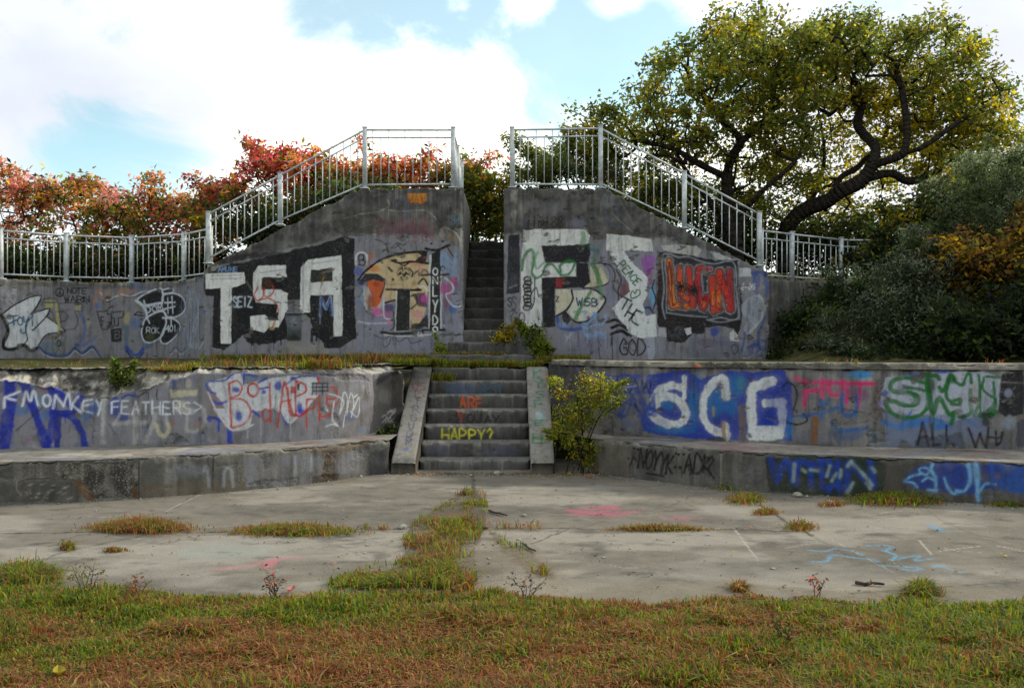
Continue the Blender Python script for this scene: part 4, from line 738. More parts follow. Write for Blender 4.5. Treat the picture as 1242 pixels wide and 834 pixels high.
# ================================================================== second tier, right
w = WallGrid(TIER_R, .42, 1.40, .0125, .30, chip=.015, relief=.008, seed=24); p = w.paint
p.frame(700, 420, 4.171)
p.fill([(-150, 110), (2400, 60), (2400, 560), (-150, 560)], (118, 114, 118), .6, 16, mott=.5)
p.fill([(-200, 90), (2400, 40), (2400, 130), (1400, 130), (600, 150), (-200, 140)], BLACK, .5, 14, chan=0, mott=.6); p.fill([(-240, 60), (60, 100), (100, 300), (60, 460), (-240, 500)], BLACK, .9, 18, chan=0); p.fill([(-260, 60), (40, 110), (80, 300), (40, 460), (-260, 520)], (34, 33, 32), .75, 22, mott=.4); p.fill([(-200, 430), (2400, 430), (2400, 520), (-200, 500)], BLACK, .35, 14, chan=0, mott=.9)  # the near-black fills by the stairs paint the shade behind the shrub
p.clutter(110, 5, [(150, 150, 160), (84, 84, 100), (40, 80, 150), (60, 60, 70), (96, 110, 150), (150, 110, 110), (180, 178, 172), (60, 120, 160)], (.15, .5), (.1, .35))
RB = (16, 52, 160); TE = (28, 112, 168)
p.fill([(352, 145), (450, 130), (560, 122), (620, 165), (760, 120), (900, 130), (1040, 112), (1088, 200), (1086, 480), (900, 470), (600, 472), (420, 446), (330, 428), (322, 370), (370, 270)], RB, .9, 9, mott=.12)
for x, y, rx, ry in ((590, 300, 40, 130), (800, 200, 60, 80), (470, 420, 120, 26), (780, 300, 40, 60), (700, 280, 60, 90), (1070, 400, 30, 80), (460, 290, 60, 40)): p.blob(x, y, rx, ry, TE, .65)
p.blob(830, 190, 40, 50, (70, 130, 150), .6); p.blob(945, 390, 50, 40, RB, .8)
WG = (216, 218, 218)
p.stroke([(542, 158), (542, 258)], 22, WG, .92); p.stroke([(528, 208), (480, 198), (420, 222), (390, 262), (400, 292)], 42, WG, .95); p.stroke([(405, 268), (470, 250), (525, 285), (548, 340), (520, 390), (450, 388), (370, 345)], 40, WG, .95)
p.stroke([(752, 248), (742, 168), (700, 172), (655, 235), (636, 320), (660, 395), (710, 432), (752, 440)], 40, WG, .95); p.stroke([(752, 400), (755, 462)], 30, WG, .9)
p.stroke([(985, 175), (935, 190), (888, 215), (882, 320), (888, 440)], 48, WG, .95); p.stroke([(880, 450), (960, 456), (1028, 450)], 44, WG, .95); p.stroke([(1030, 450), (1036, 360), (1030, 280)], 44, WG, .95); p.stroke([(1040, 282), (950, 285)], 44, WG, .93); p.fill([(885, 400), (1040, 400), (1040, 470), (885, 472)], WG, .85, 6); p.fill([(945, 330), (985, 315), (990, 400), (950, 400)], RB, .8, 6)
p.stroke([(740, 385), (742, 440), (748, 470)], 22, (150, 124, 92), .85); p.stroke([(832, 310), (838, 400), (835, 470)], 36, (112, 100, 90), .85); p.stroke([(690, 310), (690, 350)], 16, (150, 140, 110), .7); p.stroke([(740, 215), (745, 270)], 14, (150, 150, 80), .6); p.stroke([(590, 180), (590, 260)], 6, BLACK, .6)
p.text('LAW', 205, 232, 48, 66, 8, (34, 34, 60)); p.scribble(130, 150, 260, 200, 16, 14, (54, 76, 160), .6, 43); p.blob(250, 180, 110, 40, (60, 80, 160), .4); p.stroke([(130, 205), (220, 208), (300, 200)], 9, (160, 165, 190), .6); p.stroke([(290, 290), (310, 330)], 12, BLACK, .6); p.blob(340, 350, 40, 60, (50, 80, 160), .5)
# the coping line: broken pale stone
p.fill([(400, 88), (620, 88), (700, 115), (600, 130), (520, 140), (420, 120)], BLACK, .9, 6, chan=1); p.fill([(1180, 60), (2400, 60), (2400, 95), (1700, 118), (1250, 108)], BLACK, .85, 8, chan=1)
p.frame(940, 420, 3.79)
p.blob(100, 200, 110, 80, (60, 60, 90), .4); p.fill([(440, 120), (505, 110), (510, 440), (430, 450), (410, 350), (450, 250)], BLACK, .95, 12, chan=1); p.fill([(300, 290), (420, 300), (420, 360), (290, 370)], BLACK, .6, 12, chan=1); p.blob(470, 250, 36, 110, (70, 30, 40), .5); p.fill([(150, 100), (450, 100), (480, 150), (300, 150)], BLACK, .6, 10, chan=1)
p.blob(390, 130, 60, 22, (50, 140, 200), .85); p.stroke([(330, 135), (390, 118), (450, 125)], 9, (60, 150, 210), .8)
PK = (206, 52, 112)
for P in ([(95, 145), (140, 165), (220, 165), (330, 170), (455, 172)], [(142, 160), (136, 270)], [(216, 150), (214, 235)], [(140, 205), (216, 200)], [(245, 160), (255, 215), (300, 220), (315, 160)], [(332, 180), (330, 255)], [(395, 170), (380, 280)], [(350, 170), (440, 168)]): p.stroke(P, 19, PK, .9, soft=.5)
p.blob(210, 190, 100, 40, PK, .12); p.blob(380, 220, 70, 40, (120, 50, 110), .5)
for P in ([(210, 245), (212, 330)], [(245, 250), (200, 300), (130, 322)], [(308, 215), (312, 300), (350, 318), (375, 290), (375, 225)], [(262, 350), (290, 385), (340, 385), (420, 375)], [(230, 300), (290, 280)]): p.stroke(P, 18, (40, 96, 160), .8)
p.blob(330, 400, 90, 40, (50, 90, 140), .5); p.blob(160, 420, 80, 30, (110, 110, 130), .5)
p.stroke([(30, 190), (60, 165), (95, 190), (100, 240), (85, 290)], 9, BLACK, .9); p.stroke([(55, 348), (105, 358), (148, 340), (130, 308)], 9, BLACK, .9); p.stroke([(100, 300), (95, 292)], 9, BLACK); p.stroke([(80, 320), (160, 318)], 9, (40, 80, 150), .7)
p.stroke([(186, 330), (184, 370), (180, 430)], 28, (128, 82, 40), .9, soft=.7)
p.blob(20, 260, 70, 130, RB, .5)
p.frame(1060, 430, 6.824)
p.fill([(100, 190), (280, 170), (420, 210), (480, 140), (860, 128), (1050, 185), (1030, 470), (860, 500), (640, 560), (440, 500), (300, 530), (150, 480), (50, 430), (70, 320)], (176, 182, 198), .92, 12, mott=.1)
p.blob(580, 135, 90, 24, (50, 84, 170), .9); p.blob(330, 165, 80, 18, (70, 100, 170), .7); p.blob(90, 320, 40, 40, (50, 60, 130), .8); p.blob(70, 400, 50, 40, (130, 100, 170), .7); p.fill([(70, 480), (880, 500), (980, 640), (700, 770), (100, 770)], (112, 124, 152), .8, 20, mott=.3)
for P, ww in (([(80, 560), (200, 590), (400, 580)], 40), ([(210, 620), (250, 560), (310, 470)], 24), ([(300, 560), (460, 540), (560, 560)], 44), ([(500, 600), (620, 590)], 50), ([(760, 540), (860, 600)], 14)): p.stroke(P, ww, (44, 116, 190), .75)
p.fill([(1060, 150), (1240, 130), (1250, 300), (1230, 480), (1100, 510), (1030, 480), (1050, 300)], (18, 16, 24), .93, 14); p.blob(1110, 320, 40, 50, (150, 155, 175), .7); p.stroke([(1060, 225), (1240, 235)], 14, (120, 110, 110), .7); p.blob(1120, 560, 70, 70, (150, 160, 180), .6); p.blob(1300, 400, 90, 160, (40, 60, 110), .6); p.fill([(330, 700), (720, 640), (760, 790), (330, 790)], (40, 40, 46), .5, 18); p.fill([(1180, 560), (1500, 500), (1500, 760), (1180, 760)], (34, 44, 70), .6, 20)
GR = (14, 104, 34)
for P, ww in (([(425, 235), (350, 208), (270, 192), (190, 200), (145, 235), (140, 285), (200, 312), (290, 312), (345, 355), (330, 415), (250, 420), (170, 385), (100, 390), (135, 470), (220, 515), (320, 518), (410, 480), (452, 400), (440, 300), (428, 235)], 34), ([(280, 272), (350, 280), (425, 300)], 24), ([(285, 310), (360, 330), (370, 400), (330, 425)], 18), ([(435, 165), (455, 290), (470, 400), (490, 485), (540, 360), (620, 490), (660, 480)], 38), ([(440, 165), (520, 175), (540, 200)], 40), ([(540, 270), (570, 300), (610, 215), (640, 165), (680, 225), (730, 245), (770, 165), (795, 160), (805, 230)], 34), ([(620, 200), (600, 300), (605, 360), (640, 385), (710, 370), (700, 410), (640, 405)], 30), ([(800, 290), (798, 400), (800, 480), (720, 515), (690, 480)], 26), ([(660, 490), (640, 570)], 34), ([(868, 165), (880, 300), (862, 420), (830, 500)], 24), ([(880, 250), (885, 490)], 16), ([(910, 190), (900, 280), (950, 330), (1000, 370), (985, 420), (940, 460)], 20), ([(1045, 188), (930, 180)], 22), ([(990, 230), (1000, 330), (1010, 420), (960, 470)], 22), ([(880, 500), (960, 500), (1010, 470)], 40)): p.stroke(P, ww, GR, .93, soft=.35)
p.blob(470, 250, 40, 90, (20, 84, 36), .8); p.blob(640, 200, 50, 50, (20, 84, 36), .8); p.blob(930, 500, 80, 40, (16, 56, 30), .8); p.blob(740, 515, 40, 30, (16, 56, 30), .7); p.stroke([(830, 250), (840, 420)], 30, (170, 150, 130), .5)
KK = (26, 20, 26)
for P in ([(360, 745), (385, 650), (402, 560)], [(402, 560), (430, 660), (450, 748)], [(375, 680), (440, 675)], [(478, 575), (485, 660), (492, 748)], [(598, 585), (602, 660), (612, 745)], [(492, 748), (540, 742)], [(612, 745), (660, 740)], [(785, 610), (815, 690), (842, 765)], [(842, 765), (880, 650)], [(880, 650), (900, 720), (930, 765)], [(930, 765), (950, 600)], [(1010, 630), (1015, 750)], [(955, 680), (1015, 690)], [(1040, 690), (1065, 640), (1050, 720), (1030, 740)]): p.stroke(P, 20, KK, .88, soft=.6)
p.blob(930, 560, 40, 40, KK, .7)
rw = w.build('retaining_wall', M['wall'], base=(4.2, 10.8, .42))
tag(rw, 'concrete wall with S C G in white on blue and green bubble letters', 'wall')
# coping along its top: chipped pale band, two cm proud of the wall face
cp = [(x+0.0, y) for (x, y) in TIER_R]
cg = WallGrid([(x-.012, y-.028) for x, y in cp], 1.402, 1.478, .02, .34, chip=.045, relief=.018, seed=31, zres=.012, weather=.3)
cg.paint.wear[:, 1] = sstep(.5, .68, fbm(cg.paint.S*1.4, cg.paint.T*6, 4, 33))*.8; cg.paint.wear[:, 0] = sstep(.48, .7, fbm(cg.paint.S*.9, cg.paint.T*3, 4, 36))*.7
cg.paint.frame(700, 420, 4.171); cg.paint.blob(608, 97, 22, 12, (186, 96, 60), .8)
cg.build('coping', M['coping'], parent=rw)

# ================================================================== benches (lowest tier)
def bench(path, seat_z, seed, base, label, paint, back_path):
    w = WallGrid(path, -.06, seat_z, .0125, .06, chip=.034, relief=.012, seed=seed, weather=.4)
    paint(w.paint)
    o = w.build('front_face', M['bench'], base=base)
    o.name = 'concrete_bench'; o.data.name = 'concrete_bench'
    # seat slab: from the front edge back to the wall behind
    n = 260; s0, A = path_sample(path, .02); s1, B = path_sample(back_path, .02)
    q = np.linspace(0, 1, n); A = np.stack([np.interp(q*s0[-1], s0, A[:, k]) for k in (0, 1)], 1); B = np.stack([np.interp(q*s1[-1], s1, B[:, k]) for k in (0, 1)], 1)
    d = (B-A); d /= np.linalg.norm(d, axis=1)[:, None]; A = A+d*.05; B = B+d*.04
    m = 40; g = np.linspace(0, 1, m)[None, :, None]; XY = A[:, None]*(1-g)+B[:, None]*g
    Z = seat_z-.002+(fbm(XY[..., 0]*3, XY[..., 1]*3, 4, seed)-.5)*.022
    V = np.concatenate([XY, Z[..., None]], 2).reshape(-1, 3)
    i, j = np.meshgrid(np.arange(n-1), np.arange(m-1), indexing='ij'); a = (i*m+j).ravel()
    pa = np.zeros((n*m, 4)); we = np.zeros((n*m, 4)); we[:, 3] = 1
    f_ = fbm(V[:, 0]*2.2, V[:, 1]*2.2, 4, seed+1); we[:, 2] = sstep(.48, .75, f_)*.55; we[:, 0] = sstep(.5, .72, fbm(V[:, 0]*1.4, V[:, 1]*3, 4, seed+2))*.5
    f2 = fbm(V[:, 0]*1.7, V[:, 1]*3.2, 4, seed+5); pa[:, :3] = np.where((f2 > .55)[:, None], lin((146, 96, 110)), lin((110, 118, 150))); pa[:, 3] = sstep(.56, .75, f2)*.5+sstep(.44, .3, f2)*.5
    mesh_np('seat', V, np.stack([a, a+m, a+m+1, a+1], 1), None, M['coping'], {'paint': pa, 'wear': we}, False, o)
    return tag(o, label, 'bench')
def paint_bl(p):
    p.frame(0, 540, 4.968)
    p.fill([(-1000, 60), (330, 100), (330, 190), (-1000, 260)], BLACK, .6, 18, chan=0, mott=.6)
    p.fill([(320, 100), (560, 100), (835, 90), (835, 320), (560, 320), (470, 230), (340, 190)], BLACK, .95, 10, chan=1); p.fill([(-1000, 90), (330, 100), (380, 190), (130, 210), (-1000, 220)], BLACK, .5, 14, chan=1)
    p.fill([(-1000, 215), (120, 215), (450, 205), (500, 340), (-1000, 380)], BLACK, .75, 14, chan=0, mott=.3); p.stroke([(105, 215), (100, 260), (130, 300)], 7, (150, 146, 130), .7); p.stroke([(110, 220), (200, 200), (440, 205)], 6, BLACK, .9, chan=0)
    for k in range(22): x = random.uniform(150, 420); y = random.uniform(235, 335); p.stroke([(x, y), (x+30, y-8)], 5, (170, 164, 150), .5)
    p.stroke([(470, 225), (500, 270), (545, 310)], 44, (104, 72, 44), .85); p.stroke([(810, 260), (815, 310)], 30, (100, 70, 44), .85); p.stroke([(500, 250), (540, 280)], 8, (170, 140, 100), .7)
    p.stroke([(838, 90), (836, 320)], 10, BLACK, .95, smooth=False, chan=0); p.fill([(845, 110), (980, 100), (985, 240), (850, 300)], BLACK, .4, 20, chan=0); p.blob(1120, 150, 140, 60, (150, 152, 160), .5); p.fill([(860, 230), (1500, 200), (1500, 300), (860, 310)], (110, 92, 64), .4, 24)
    p.stroke([(150, 95), (420, 98), (600, 100), (700, 84), (900, 80)], 9, BLACK, .9, rough=.6, chan=0)
    p.frame(230, 440, 4.283)
    p.stroke([(122, 480), (120, 660)], 8, BLACK, .95, smooth=False, chan=0)
    p.fill([(280, 480), (700, 470), (700, 640), (280, 650)], (126, 128, 140), .6, 20, mott=.6); p.fill([(740, 470), (920, 440), (900, 570), (740, 580)], (130, 132, 144), .6, 20, mott=.6); p.fill([(930, 470), (1090, 440), (1090, 600), (930, 600)], (40, 40, 52), .75, 20, mott=.3)
    p.fill([(560, 440), (940, 400), (930, 440), (780, 470), (760, 600), (690, 600), (700, 480), (600, 460)], (104, 82, 56), .55, 14, mott=.3); p.fill([(640, 590), (780, 570), (760, 620), (640, 640)], (66, 52, 38), .8, 10)
    for P in ([(175, 640), (182, 560), (212, 548), (226, 640)], [(550, 490), (548, 600)], [(632, 480), (634, 560)], [(75, 560), (90, 540), (100, 640)]): p.stroke(P, 16, (186, 190, 200), .4, soft=.9)
    p.fill([(700, 460), (760, 460), (745, 600), (690, 600)], BLACK, .8, 12, chan=1); p.fill([(840, 420), (940, 400), (930, 470), (850, 500)], BLACK, .7, 12, chan=1); p.fill([(300, 620), (560, 600), (560, 660), (290, 670)], BLACK, .6, 12, chan=1)
    p.fill([(-600, 470), (1090, 385), (1090, 420), (560, 460), (-600, 505)], BLACK, .35, 10, chan=2, mott=.6)
bench(BENCH_L, .455, 41, (-4.2, 9.7, 0), 'long low concrete bench with dark crumbling unpainted face', paint_bl, TIER_L)
def paint_br(p):
    p.frame(700, 420, 4.171)
    p.fill([(60, 500), (2300, 480), (2300, 820), (60, 760)], BLACK, .62, 18, chan=0, mott=.6); p.fill([(60, 480), (260, 500), (260, 680), (60, 660)], (110, 100, 84), .4, 20); p.fill([(60, 455), (2300, 500), (2300, 545), (1000, 540), (500, 510), (60, 492)], BLACK, .3, 10, chan=2, mott=.7)
    KB = (18, 18, 22)
    p.text('NOYYK', 308, 612, 30, 92, 12, KB, .95, adv=1.18, dx=.985, dy=.16); p.text('ADK', 538, 632, 42, 92, 12, KB, .95, adv=1.15, dx=.99, dy=.12); p.stroke([(350, 640), (435, 655)], 11, KB, .95); p.stroke([(270, 600), (285, 560), (300, 575)], 9, KB)
    for x, y in ((290, 515), (310, 520), (500, 540), (515, 545), (540, 545), (262, 565), (495, 610), (520, 612)): p.blob(x, y, 9, 8, KB)
    p.stroke([(640, 560), (690, 570), (665, 620), (690, 665)], 9, KB); p.stroke([(560, 600), (570, 650)], 8, KB, .7)
    for x in (500, 530, 420): p.stroke([(x, 600), (x, 660)], 4, KB, .7)
    p.stroke([(727, 545), (728, 690)], 6, (150, 140, 120), .7); p.fill([(735, 540), (790, 545), (790, 700), (740, 690)], BLACK, .6, 8, chan=0); p.blob(900, 640, 60, 50, (110, 108, 112), .5)
    p.frame(960, 540, 4.404)
    p.fill([(-140, 60), (100, 50), (440, 60), (505, 100), (495, 200), (480, 260), (250, 275), (-120, 240)], (20, 42, 26), .92, 12, mott=.15)
    DB = (20, 62, 168)
    for P in ([(-110, 75), (-80, 180), (-50, 100)], [(-20, 80), (20, 200), (30, 90)], [(60, 90), (130, 110)], [(100, 100), (105, 210)], [(160, 70), (165, 220)], [(170, 150), (240, 160)], [(250, 90), (255, 230)], [(300, 230), (310, 90), (430, 220), (420, 90)], [(200, 90), (220, 120)], [(230, 210), (200, 230)]): p.stroke(P, 30, DB, .8, soft=.9, rough=.5)
    for P in ([(15, 100), (10, 190)], [(100, 130), (140, 135)], [(205, 110), (190, 165)], [(240, 150), (215, 190)], [(320, 85), (380, 150), (430, 210)], [(300, 110), (315, 90)], [(330, 200), (300, 250)], [(430, 120), (445, 140)], [(60, 130), (75, 140)], [(265, 130), (260, 170)], [(400, 200), (420, 230)]): p.stroke(P, 18, (150, 170, 160), .7, soft=.8)
    p.fill([(610, 160), (680, 100), (760, 95), (840, 80), (960, 110), (1070, 90), (1400, 110), (1400, 250), (1180, 250), (1090, 220), (950, 270), (800, 250), (690, 235), (600, 200)], (14, 56, 150), .8, 16, mott=.5)
    LB = (120, 176, 220)
    for P, ww in (([(600, 190), (640, 165), (695, 150)], 14), ([(600, 190), (650, 200), (670, 220)], 12), ([(692, 148), (682, 128), (705, 118), (735, 130), (725, 155), (700, 152)], 10), ([(755, 100), (745, 130), (768, 170), (772, 240)], 16), ([(700, 190), (730, 172), (768, 190)], 12), ([(730, 235), (770, 240)], 14), ([(815, 172), (835, 225), (868, 258), (880, 240)], 13), ([(890, 245), (925, 240), (952, 200), (952, 150), (945, 105)], 20), ([(985, 100), (992, 180), (1000, 290)], 24), ([(1008, 245), (1035, 205), (1088, 208)], 14)): p.stroke(P, ww, LB, .85, soft=.8)
    p.stroke([(1070, 70), (1075, 230)], 26, (40, 80, 170), .7); p.scribble(1120, 110, 200, 130, 10, 26, (40, 84, 160), .6, 44); p.fill([(500, 80), (600, 110), (600, 240), (500, 250)], (70, 62, 54), .6, 14)
bench(BENCH_R, .455, 45, (3.4, 9.8, 0), 'long low concrete bench painted with dark blue and green lettering', paint_br, TIER_R)

# ================================================================== stairs
def slope_survey(y0, z0, m):
    def f(u, v):
        k = (np.asarray(v)-HV)/F; y = (EYE-z0+m*y0)/(m+k); return (np.asarray(u)-CU)/F*y, y, y/F
    return f
stairs = thing('stairs', (-.51, 11.75, 0), 'short flight of grey concrete steps with ARE YOU HAPPY painted on the risers', 'stairs')
nos = [(.137+.197*n, 11.75+.376*n) for n in range(6)]+[(1.32, 14.0)]
for n, (z, y) in enumerate(nos):
    xl = np.interp(y, [11.75, 14.0], [-1.266, -1.287]); xr = np.interp(y, [11.75, 14.0], [.25, .232])
    dep = .40 if n < 6 else .95
    g = WallGrid([(xl, y), (xr, y)], z-.197-.06 if n else -.06, z, .0115, dep, smooth=False, chip=.034, relief=.008, seed=60+n, weather=.6); p = g.paint
    p.frame(440, 400, 3.653)
    wz = p.T-(z-.19); p.wear[:, 0] = np.clip(.85-wz*3.0, 0, .85)*(.4+fbm(p.S*4, p.T*6, 3, 7)); p.wear[:, 2] = sstep(z-.03, z-.004, p.T)*.5*fbm(p.S*9, p.T*9, 3, 3)
    e_ = np.minimum(p.S, p.S.max()-p.S); p.wear[:, 0] = np.maximum(p.wear[:, 0], .7*np.exp(-e_/.09))
    if n == 5: p.text('NEVER REST', 372, 280, 20, 40, 8, (64, 96, 124), .6); p.blob(450, 262, 90, 26, (90, 100, 130), .5)
    if n == 4: p.text('ARE', 432, 345, 24, 46, 7, (214, 92, 40), .95, adv=1.5)
    if n == 3: p.text('Y', 418, 413, 34, 52, 10, (176, 70, 56), .95); p.text('OU', 462, 413, 28, 42, 9, (52, 40, 42), .9, adv=1.3); p.text('AY', 540, 416, 28, 38, 8, (44, 40, 48), .9); p.stroke([(415, 365), (420, 413)], 9, K, .8)
    if n == 2: p.text('HAPPY?', 352, 490, 28, 52, 7.5, (214, 208, 62), .95, adv=1.42)
    if n == 1: p.blob(330, 540, 80, 40, (96, 96, 112), .6); p.blob(620, 540, 90, 40, (100, 100, 116), .6)
    p.stroke([(534-n*2, 400), (530-n*2, 640)], 4, BLACK, .9, smooth=False, chan=0)
    g.build('step', M['step'], parent=stairs)
def cheek(xa, xb, ya, za, yb, zb, painter, seed):
    """sloped cheek wall beside the steps: top as a painted grid, front and sides"""
    nx, ny = 28, 220; m = (zb-za)/(yb-ya)
    X, Y = np.meshgrid(np.linspace(0, 1, nx), np.linspace(ya, yb, ny), indexing='ij')
    wl = np.interp(Y, [ya, yb], [xa[0], xa[1]]); wr = np.interp(Y, [ya, yb], [xb[0], xb[1]]); XX = wl*(1-X)+wr*X
    P = Paint(XX, Y, slope_survey(ya, za, m)); painter(P)
    ed = np.minimum(X, 1-X)*.3
    Z = za+m*(Y-ya)-np.exp(-ed/.012)*.015*(.4+fbm(Y*7, X*3, 3, seed))+(fbm(XX*6, Y*6, 4, seed)-.5)*.014
    Z[:, :6] -= np.linspace(.05, 0, 6)[None]**1.0*np.linspace(1, 0, 6)[None]
    V = np.stack([XX, Y, Z], 2).reshape(-1, 3); i, j = np.meshgrid(np.arange(nx-1), np.arange(ny-1), indexing='ij'); a = (i*ny+j).ravel()
    Q = [np.stack([a, a+ny, a+ny+1, a+1], 1)]
    n0 = len(V); lo = V.copy(); lo[:, 2] = -.06
    idx = [np.arange(ny), (nx-1)*ny+np.arange(ny), np.arange(nx)*ny, np.arange(nx)*ny+ny-1]
    Vs = [V]; off = n0
    for q in idx:
        b = V[q].copy(); b[:, 2] = -.06; Vs.append(b); k = np.arange(len(q)-1); Q.append(np.stack([q[:-1], q[1:], off+k+1, off+k], 1)); off += len(b)
    V = np.concatenate(Vs); at_ = P.attrs(len(V)); at_['wear'][n0:, 0] = .35
    mesh_np('cheek_wall', V, np.concatenate(Q), None, M['coping'], at_, False, stairs)
def ck_l(p):
    p.frame(470, 420, 4.905)
    p.fill([(40, 100), (260, 100), (200, 700), (30, 700)], (150, 148, 152), .45, 12, mott=.6)
    for t, x, y, h, c in (('C', 155, 190, 40, (60, 40, 60)), ('US', 150, 255, 40, (150, 60, 70)), ('E', 165, 300, 34, (70, 60, 90)), ('T', 160, 340, 36, (60, 60, 90)), ('R', 150, 390, 40, (60, 66, 90)), ('G', 140, 440, 40, (56, 60, 90)), ('U', 125, 490, 40, (60, 60, 80)), ('O', 115, 540, 44, (56, 70, 110)), ('M', 110, 585, 36, (60, 70, 110))): p.text(t, x, y, 34, h, 7, c, .8)
    p.blob(110, 610, 26, 16, (70, 100, 160), .6); p.blob(190, 280, 30, 20, (180, 150, 140), .5); p.stroke([(208, 480), (212, 560)], 10, (140, 80, 60), .5)
def ck_r(p):
    p.frame(470, 420, 4.905)
    p.fill([(820, 100), (980, 100), (990, 700), (830, 700)], (150, 150, 150), .45, 12, mott=.6)
    G2 = (30, 126, 90)
    for t, x, y, h, c in (('K', 865, 190, 50, G2), ('Y', 875, 245, 44, G2), ('S', 880, 305, 40, G2), ('F', 875, 365, 46, G2), ('S', 885, 435, 50, (110, 180, 180)), ('E', 880, 470, 30, G2), ('H', 868, 575, 60, (40, 120, 60))): p.text(t, x, y, 50, h, 10, c, .85)
    p.stroke([(870, 540), (955, 535), (960, 565), (875, 575)], 11, (40, 120, 60), .85); p.blob(900, 410, 26, 30, (180, 200, 200), .5); p.stroke([(940, 150), (950, 200)], 9, (180, 90, 70), .6)
cheek((-1.585, -1.605), (-1.268, -1.29), 11.42, .19, 14.0, 1.335, ck_l, 71)
cheek((.252, .234), (.555, .575), 11.42, .19, 14.0, 1.335, ck_r, 73)

upper = thing('stairs', (-.51, 15.3, 1.3), 'steep dark concrete steps climbing through the gap between the two painted flank walls', 'stairs')
ups = [(1.525, 14.7, -1.43, .38), (1.735, 15.0, -1.11, .08)]+[(1.948+.2047*n, 15.3+.25*n, -.872, -.133) for n in range(10)]
for n, (z, y, xl, xr) in enumerate(ups):
    g = WallGrid([(xl, y), (xr, y)], z-.21-(.25 if n < 2 else .03), z, .016, .60 if n == 0 else (.32 if n < 11 else 1.2), smooth=False, chip=.026, relief=.008, seed=80+n, weather=.4); p = g.paint
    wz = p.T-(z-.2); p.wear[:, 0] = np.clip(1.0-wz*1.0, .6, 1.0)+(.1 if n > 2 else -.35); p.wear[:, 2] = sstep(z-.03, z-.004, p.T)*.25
    if n == 1: p.frame(440, 400, 3.653); p.text('DAL', 410, 92, 22, 26, 5, (24, 24, 34), .7)
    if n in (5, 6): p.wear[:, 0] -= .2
    g.build('step', M['step'], parent=upper)
# ================================================================== ground sheets
def structure(o): o['kind'] = 'structure'; return o
structure(mesh_np('ground', [(-600, -600, -.07), (600, -600, -.07), (600, 600, -.07), (-600, 600, -.07)], [(0, 1, 2, 3)], None, M['turf']))
def grass_edge(x): return 5.80+.16*sstep(-1.3, -2.6, np.asarray(x))+(fbm(np.asarray(x)*1.3+40, np.asarray(x)*0+3, 5, 90)-.5)*.8+np.clip((np.abs(x)-3.0)*.02, 0, .2)
# concrete floor
xs = np.arange(-9.6, 9.61, .016); ys = np.arange(5.45, 12.9, .026)
XX, YY = np.meshgrid(xs, ys, indexing='ij')
_ss = slope_survey(0, 0, 0)
P = Paint(XX, YY, lambda u, v: (lambda a, b, m: (a, b, m*2.6))(*_ss(u, v)))
ZZ = (fbm(XX*1.3, YY*1.3, 4, 93)-.5)*.012+(fbm(XX*9, YY*9, 3, 94)-.5)*.006
P.frame(0, 0, 1)
P.fill([(-200, 585), (1500, 585), (1500, 640), (860, 642), (560, 645), (300, 642), (100, 638), (-200, 640)], (140, 136, 128), .15, 4, mott=.6)
big = fbm(P.S*.55, P.T*.9, 5, 95); P.wear[:, 0] = sstep(.52, .75, big)*.50; P.wear[:, 2] = sstep(.50, .34, fbm(P.S*.8, P.T*1.6, 5, 97))*.28
st2 = fbm(P.S*3.4, P.T*6, 5, 99); P.wear[:, 0] = np.maximum(P.wear[:, 0], sstep(.60, .75, st2)*.5)
P.wear[:, 1] = sstep(.60, .78, fbm(P.S*1.1+9, P.T*1.8, 5, 98))*.38
# cracks and joints: they hold dirt
def crack(pts, w=2.2, op=.9, seed=0):
    w = w*.7
    Q = catmull(np.array(pts, float), 10); r_ = np.random.default_rng(seed); Q[1:-1] += r_.normal(0, .9, Q[1:-1].shape)*np.array([1, .6]); P.stroke(Q, w, BLACK, op, smooth=False, rough=.9, chan=0)
crack([(-150, 648), (110, 645), (230, 646), (340, 643), (450, 642), (620, 640), (750, 641), (860, 641), (960, 644)], 2.6, .95, 1)
crack([(573, 575), (574, 600), (570, 640)], 2.4, .9, 2); crack([(30, 690), (80, 668), (170, 650)], 1.6, .7, 3); crack([(240, 598), (205, 618), (160, 628)], 1.6, .55, 4)
crack([(890, 596), (930, 618), (985, 650)], 2.4, .9, 5); crack([(700, 640), (820, 610), (850, 592)], 1.3, .5, 6); crack([(1030, 720), (1110, 714), (1242, 705)], 2.2, .7, 7); crack([(600, 655), (640, 660), (690, 640)], 1.6, .7, 8); crack([(360, 618), (420, 600), (470, 596)], 1.2, .4, 9); crack([(720, 600), (760, 612), (810, 604), (860, 622)], 1.2, .45, 10); crack([(300, 655), (400, 660), (470, 690)], 1.2, .4, 11); crack([(985, 650), (1060, 690), (1100, 712)], 1.6, .5, 12); crack([(1100, 600), (1160, 640), (1242, 660)], 1.2, .4, 13)
for k in range(110):
    u = random.uniform(0, 1242); v = random.uniform(590, 715); a = random.uniform(-.4, .4); l_ = random.uniform(8, 60)
    P.stroke([(u, v), (u+l_*.5, v+l_*.3*a+random.uniform(-2, 2)), (u+l_, v+l_*.4*a)], random.uniform(.3, .8), BLACK, random.uniform(.2, .5), rough=.8, chan=random.choice([0, 0, 2]))
for Q in ([(245, 598), (200, 620)], [(1010, 655), (1080, 692), (1105, 706)], [(890, 640), (920, 680)], [(1140, 668), (1200, 662), (1242, 668)], [(1115, 655), (1130, 672)]): P.stroke(Q, .8, BLACK, .55, chan=2)
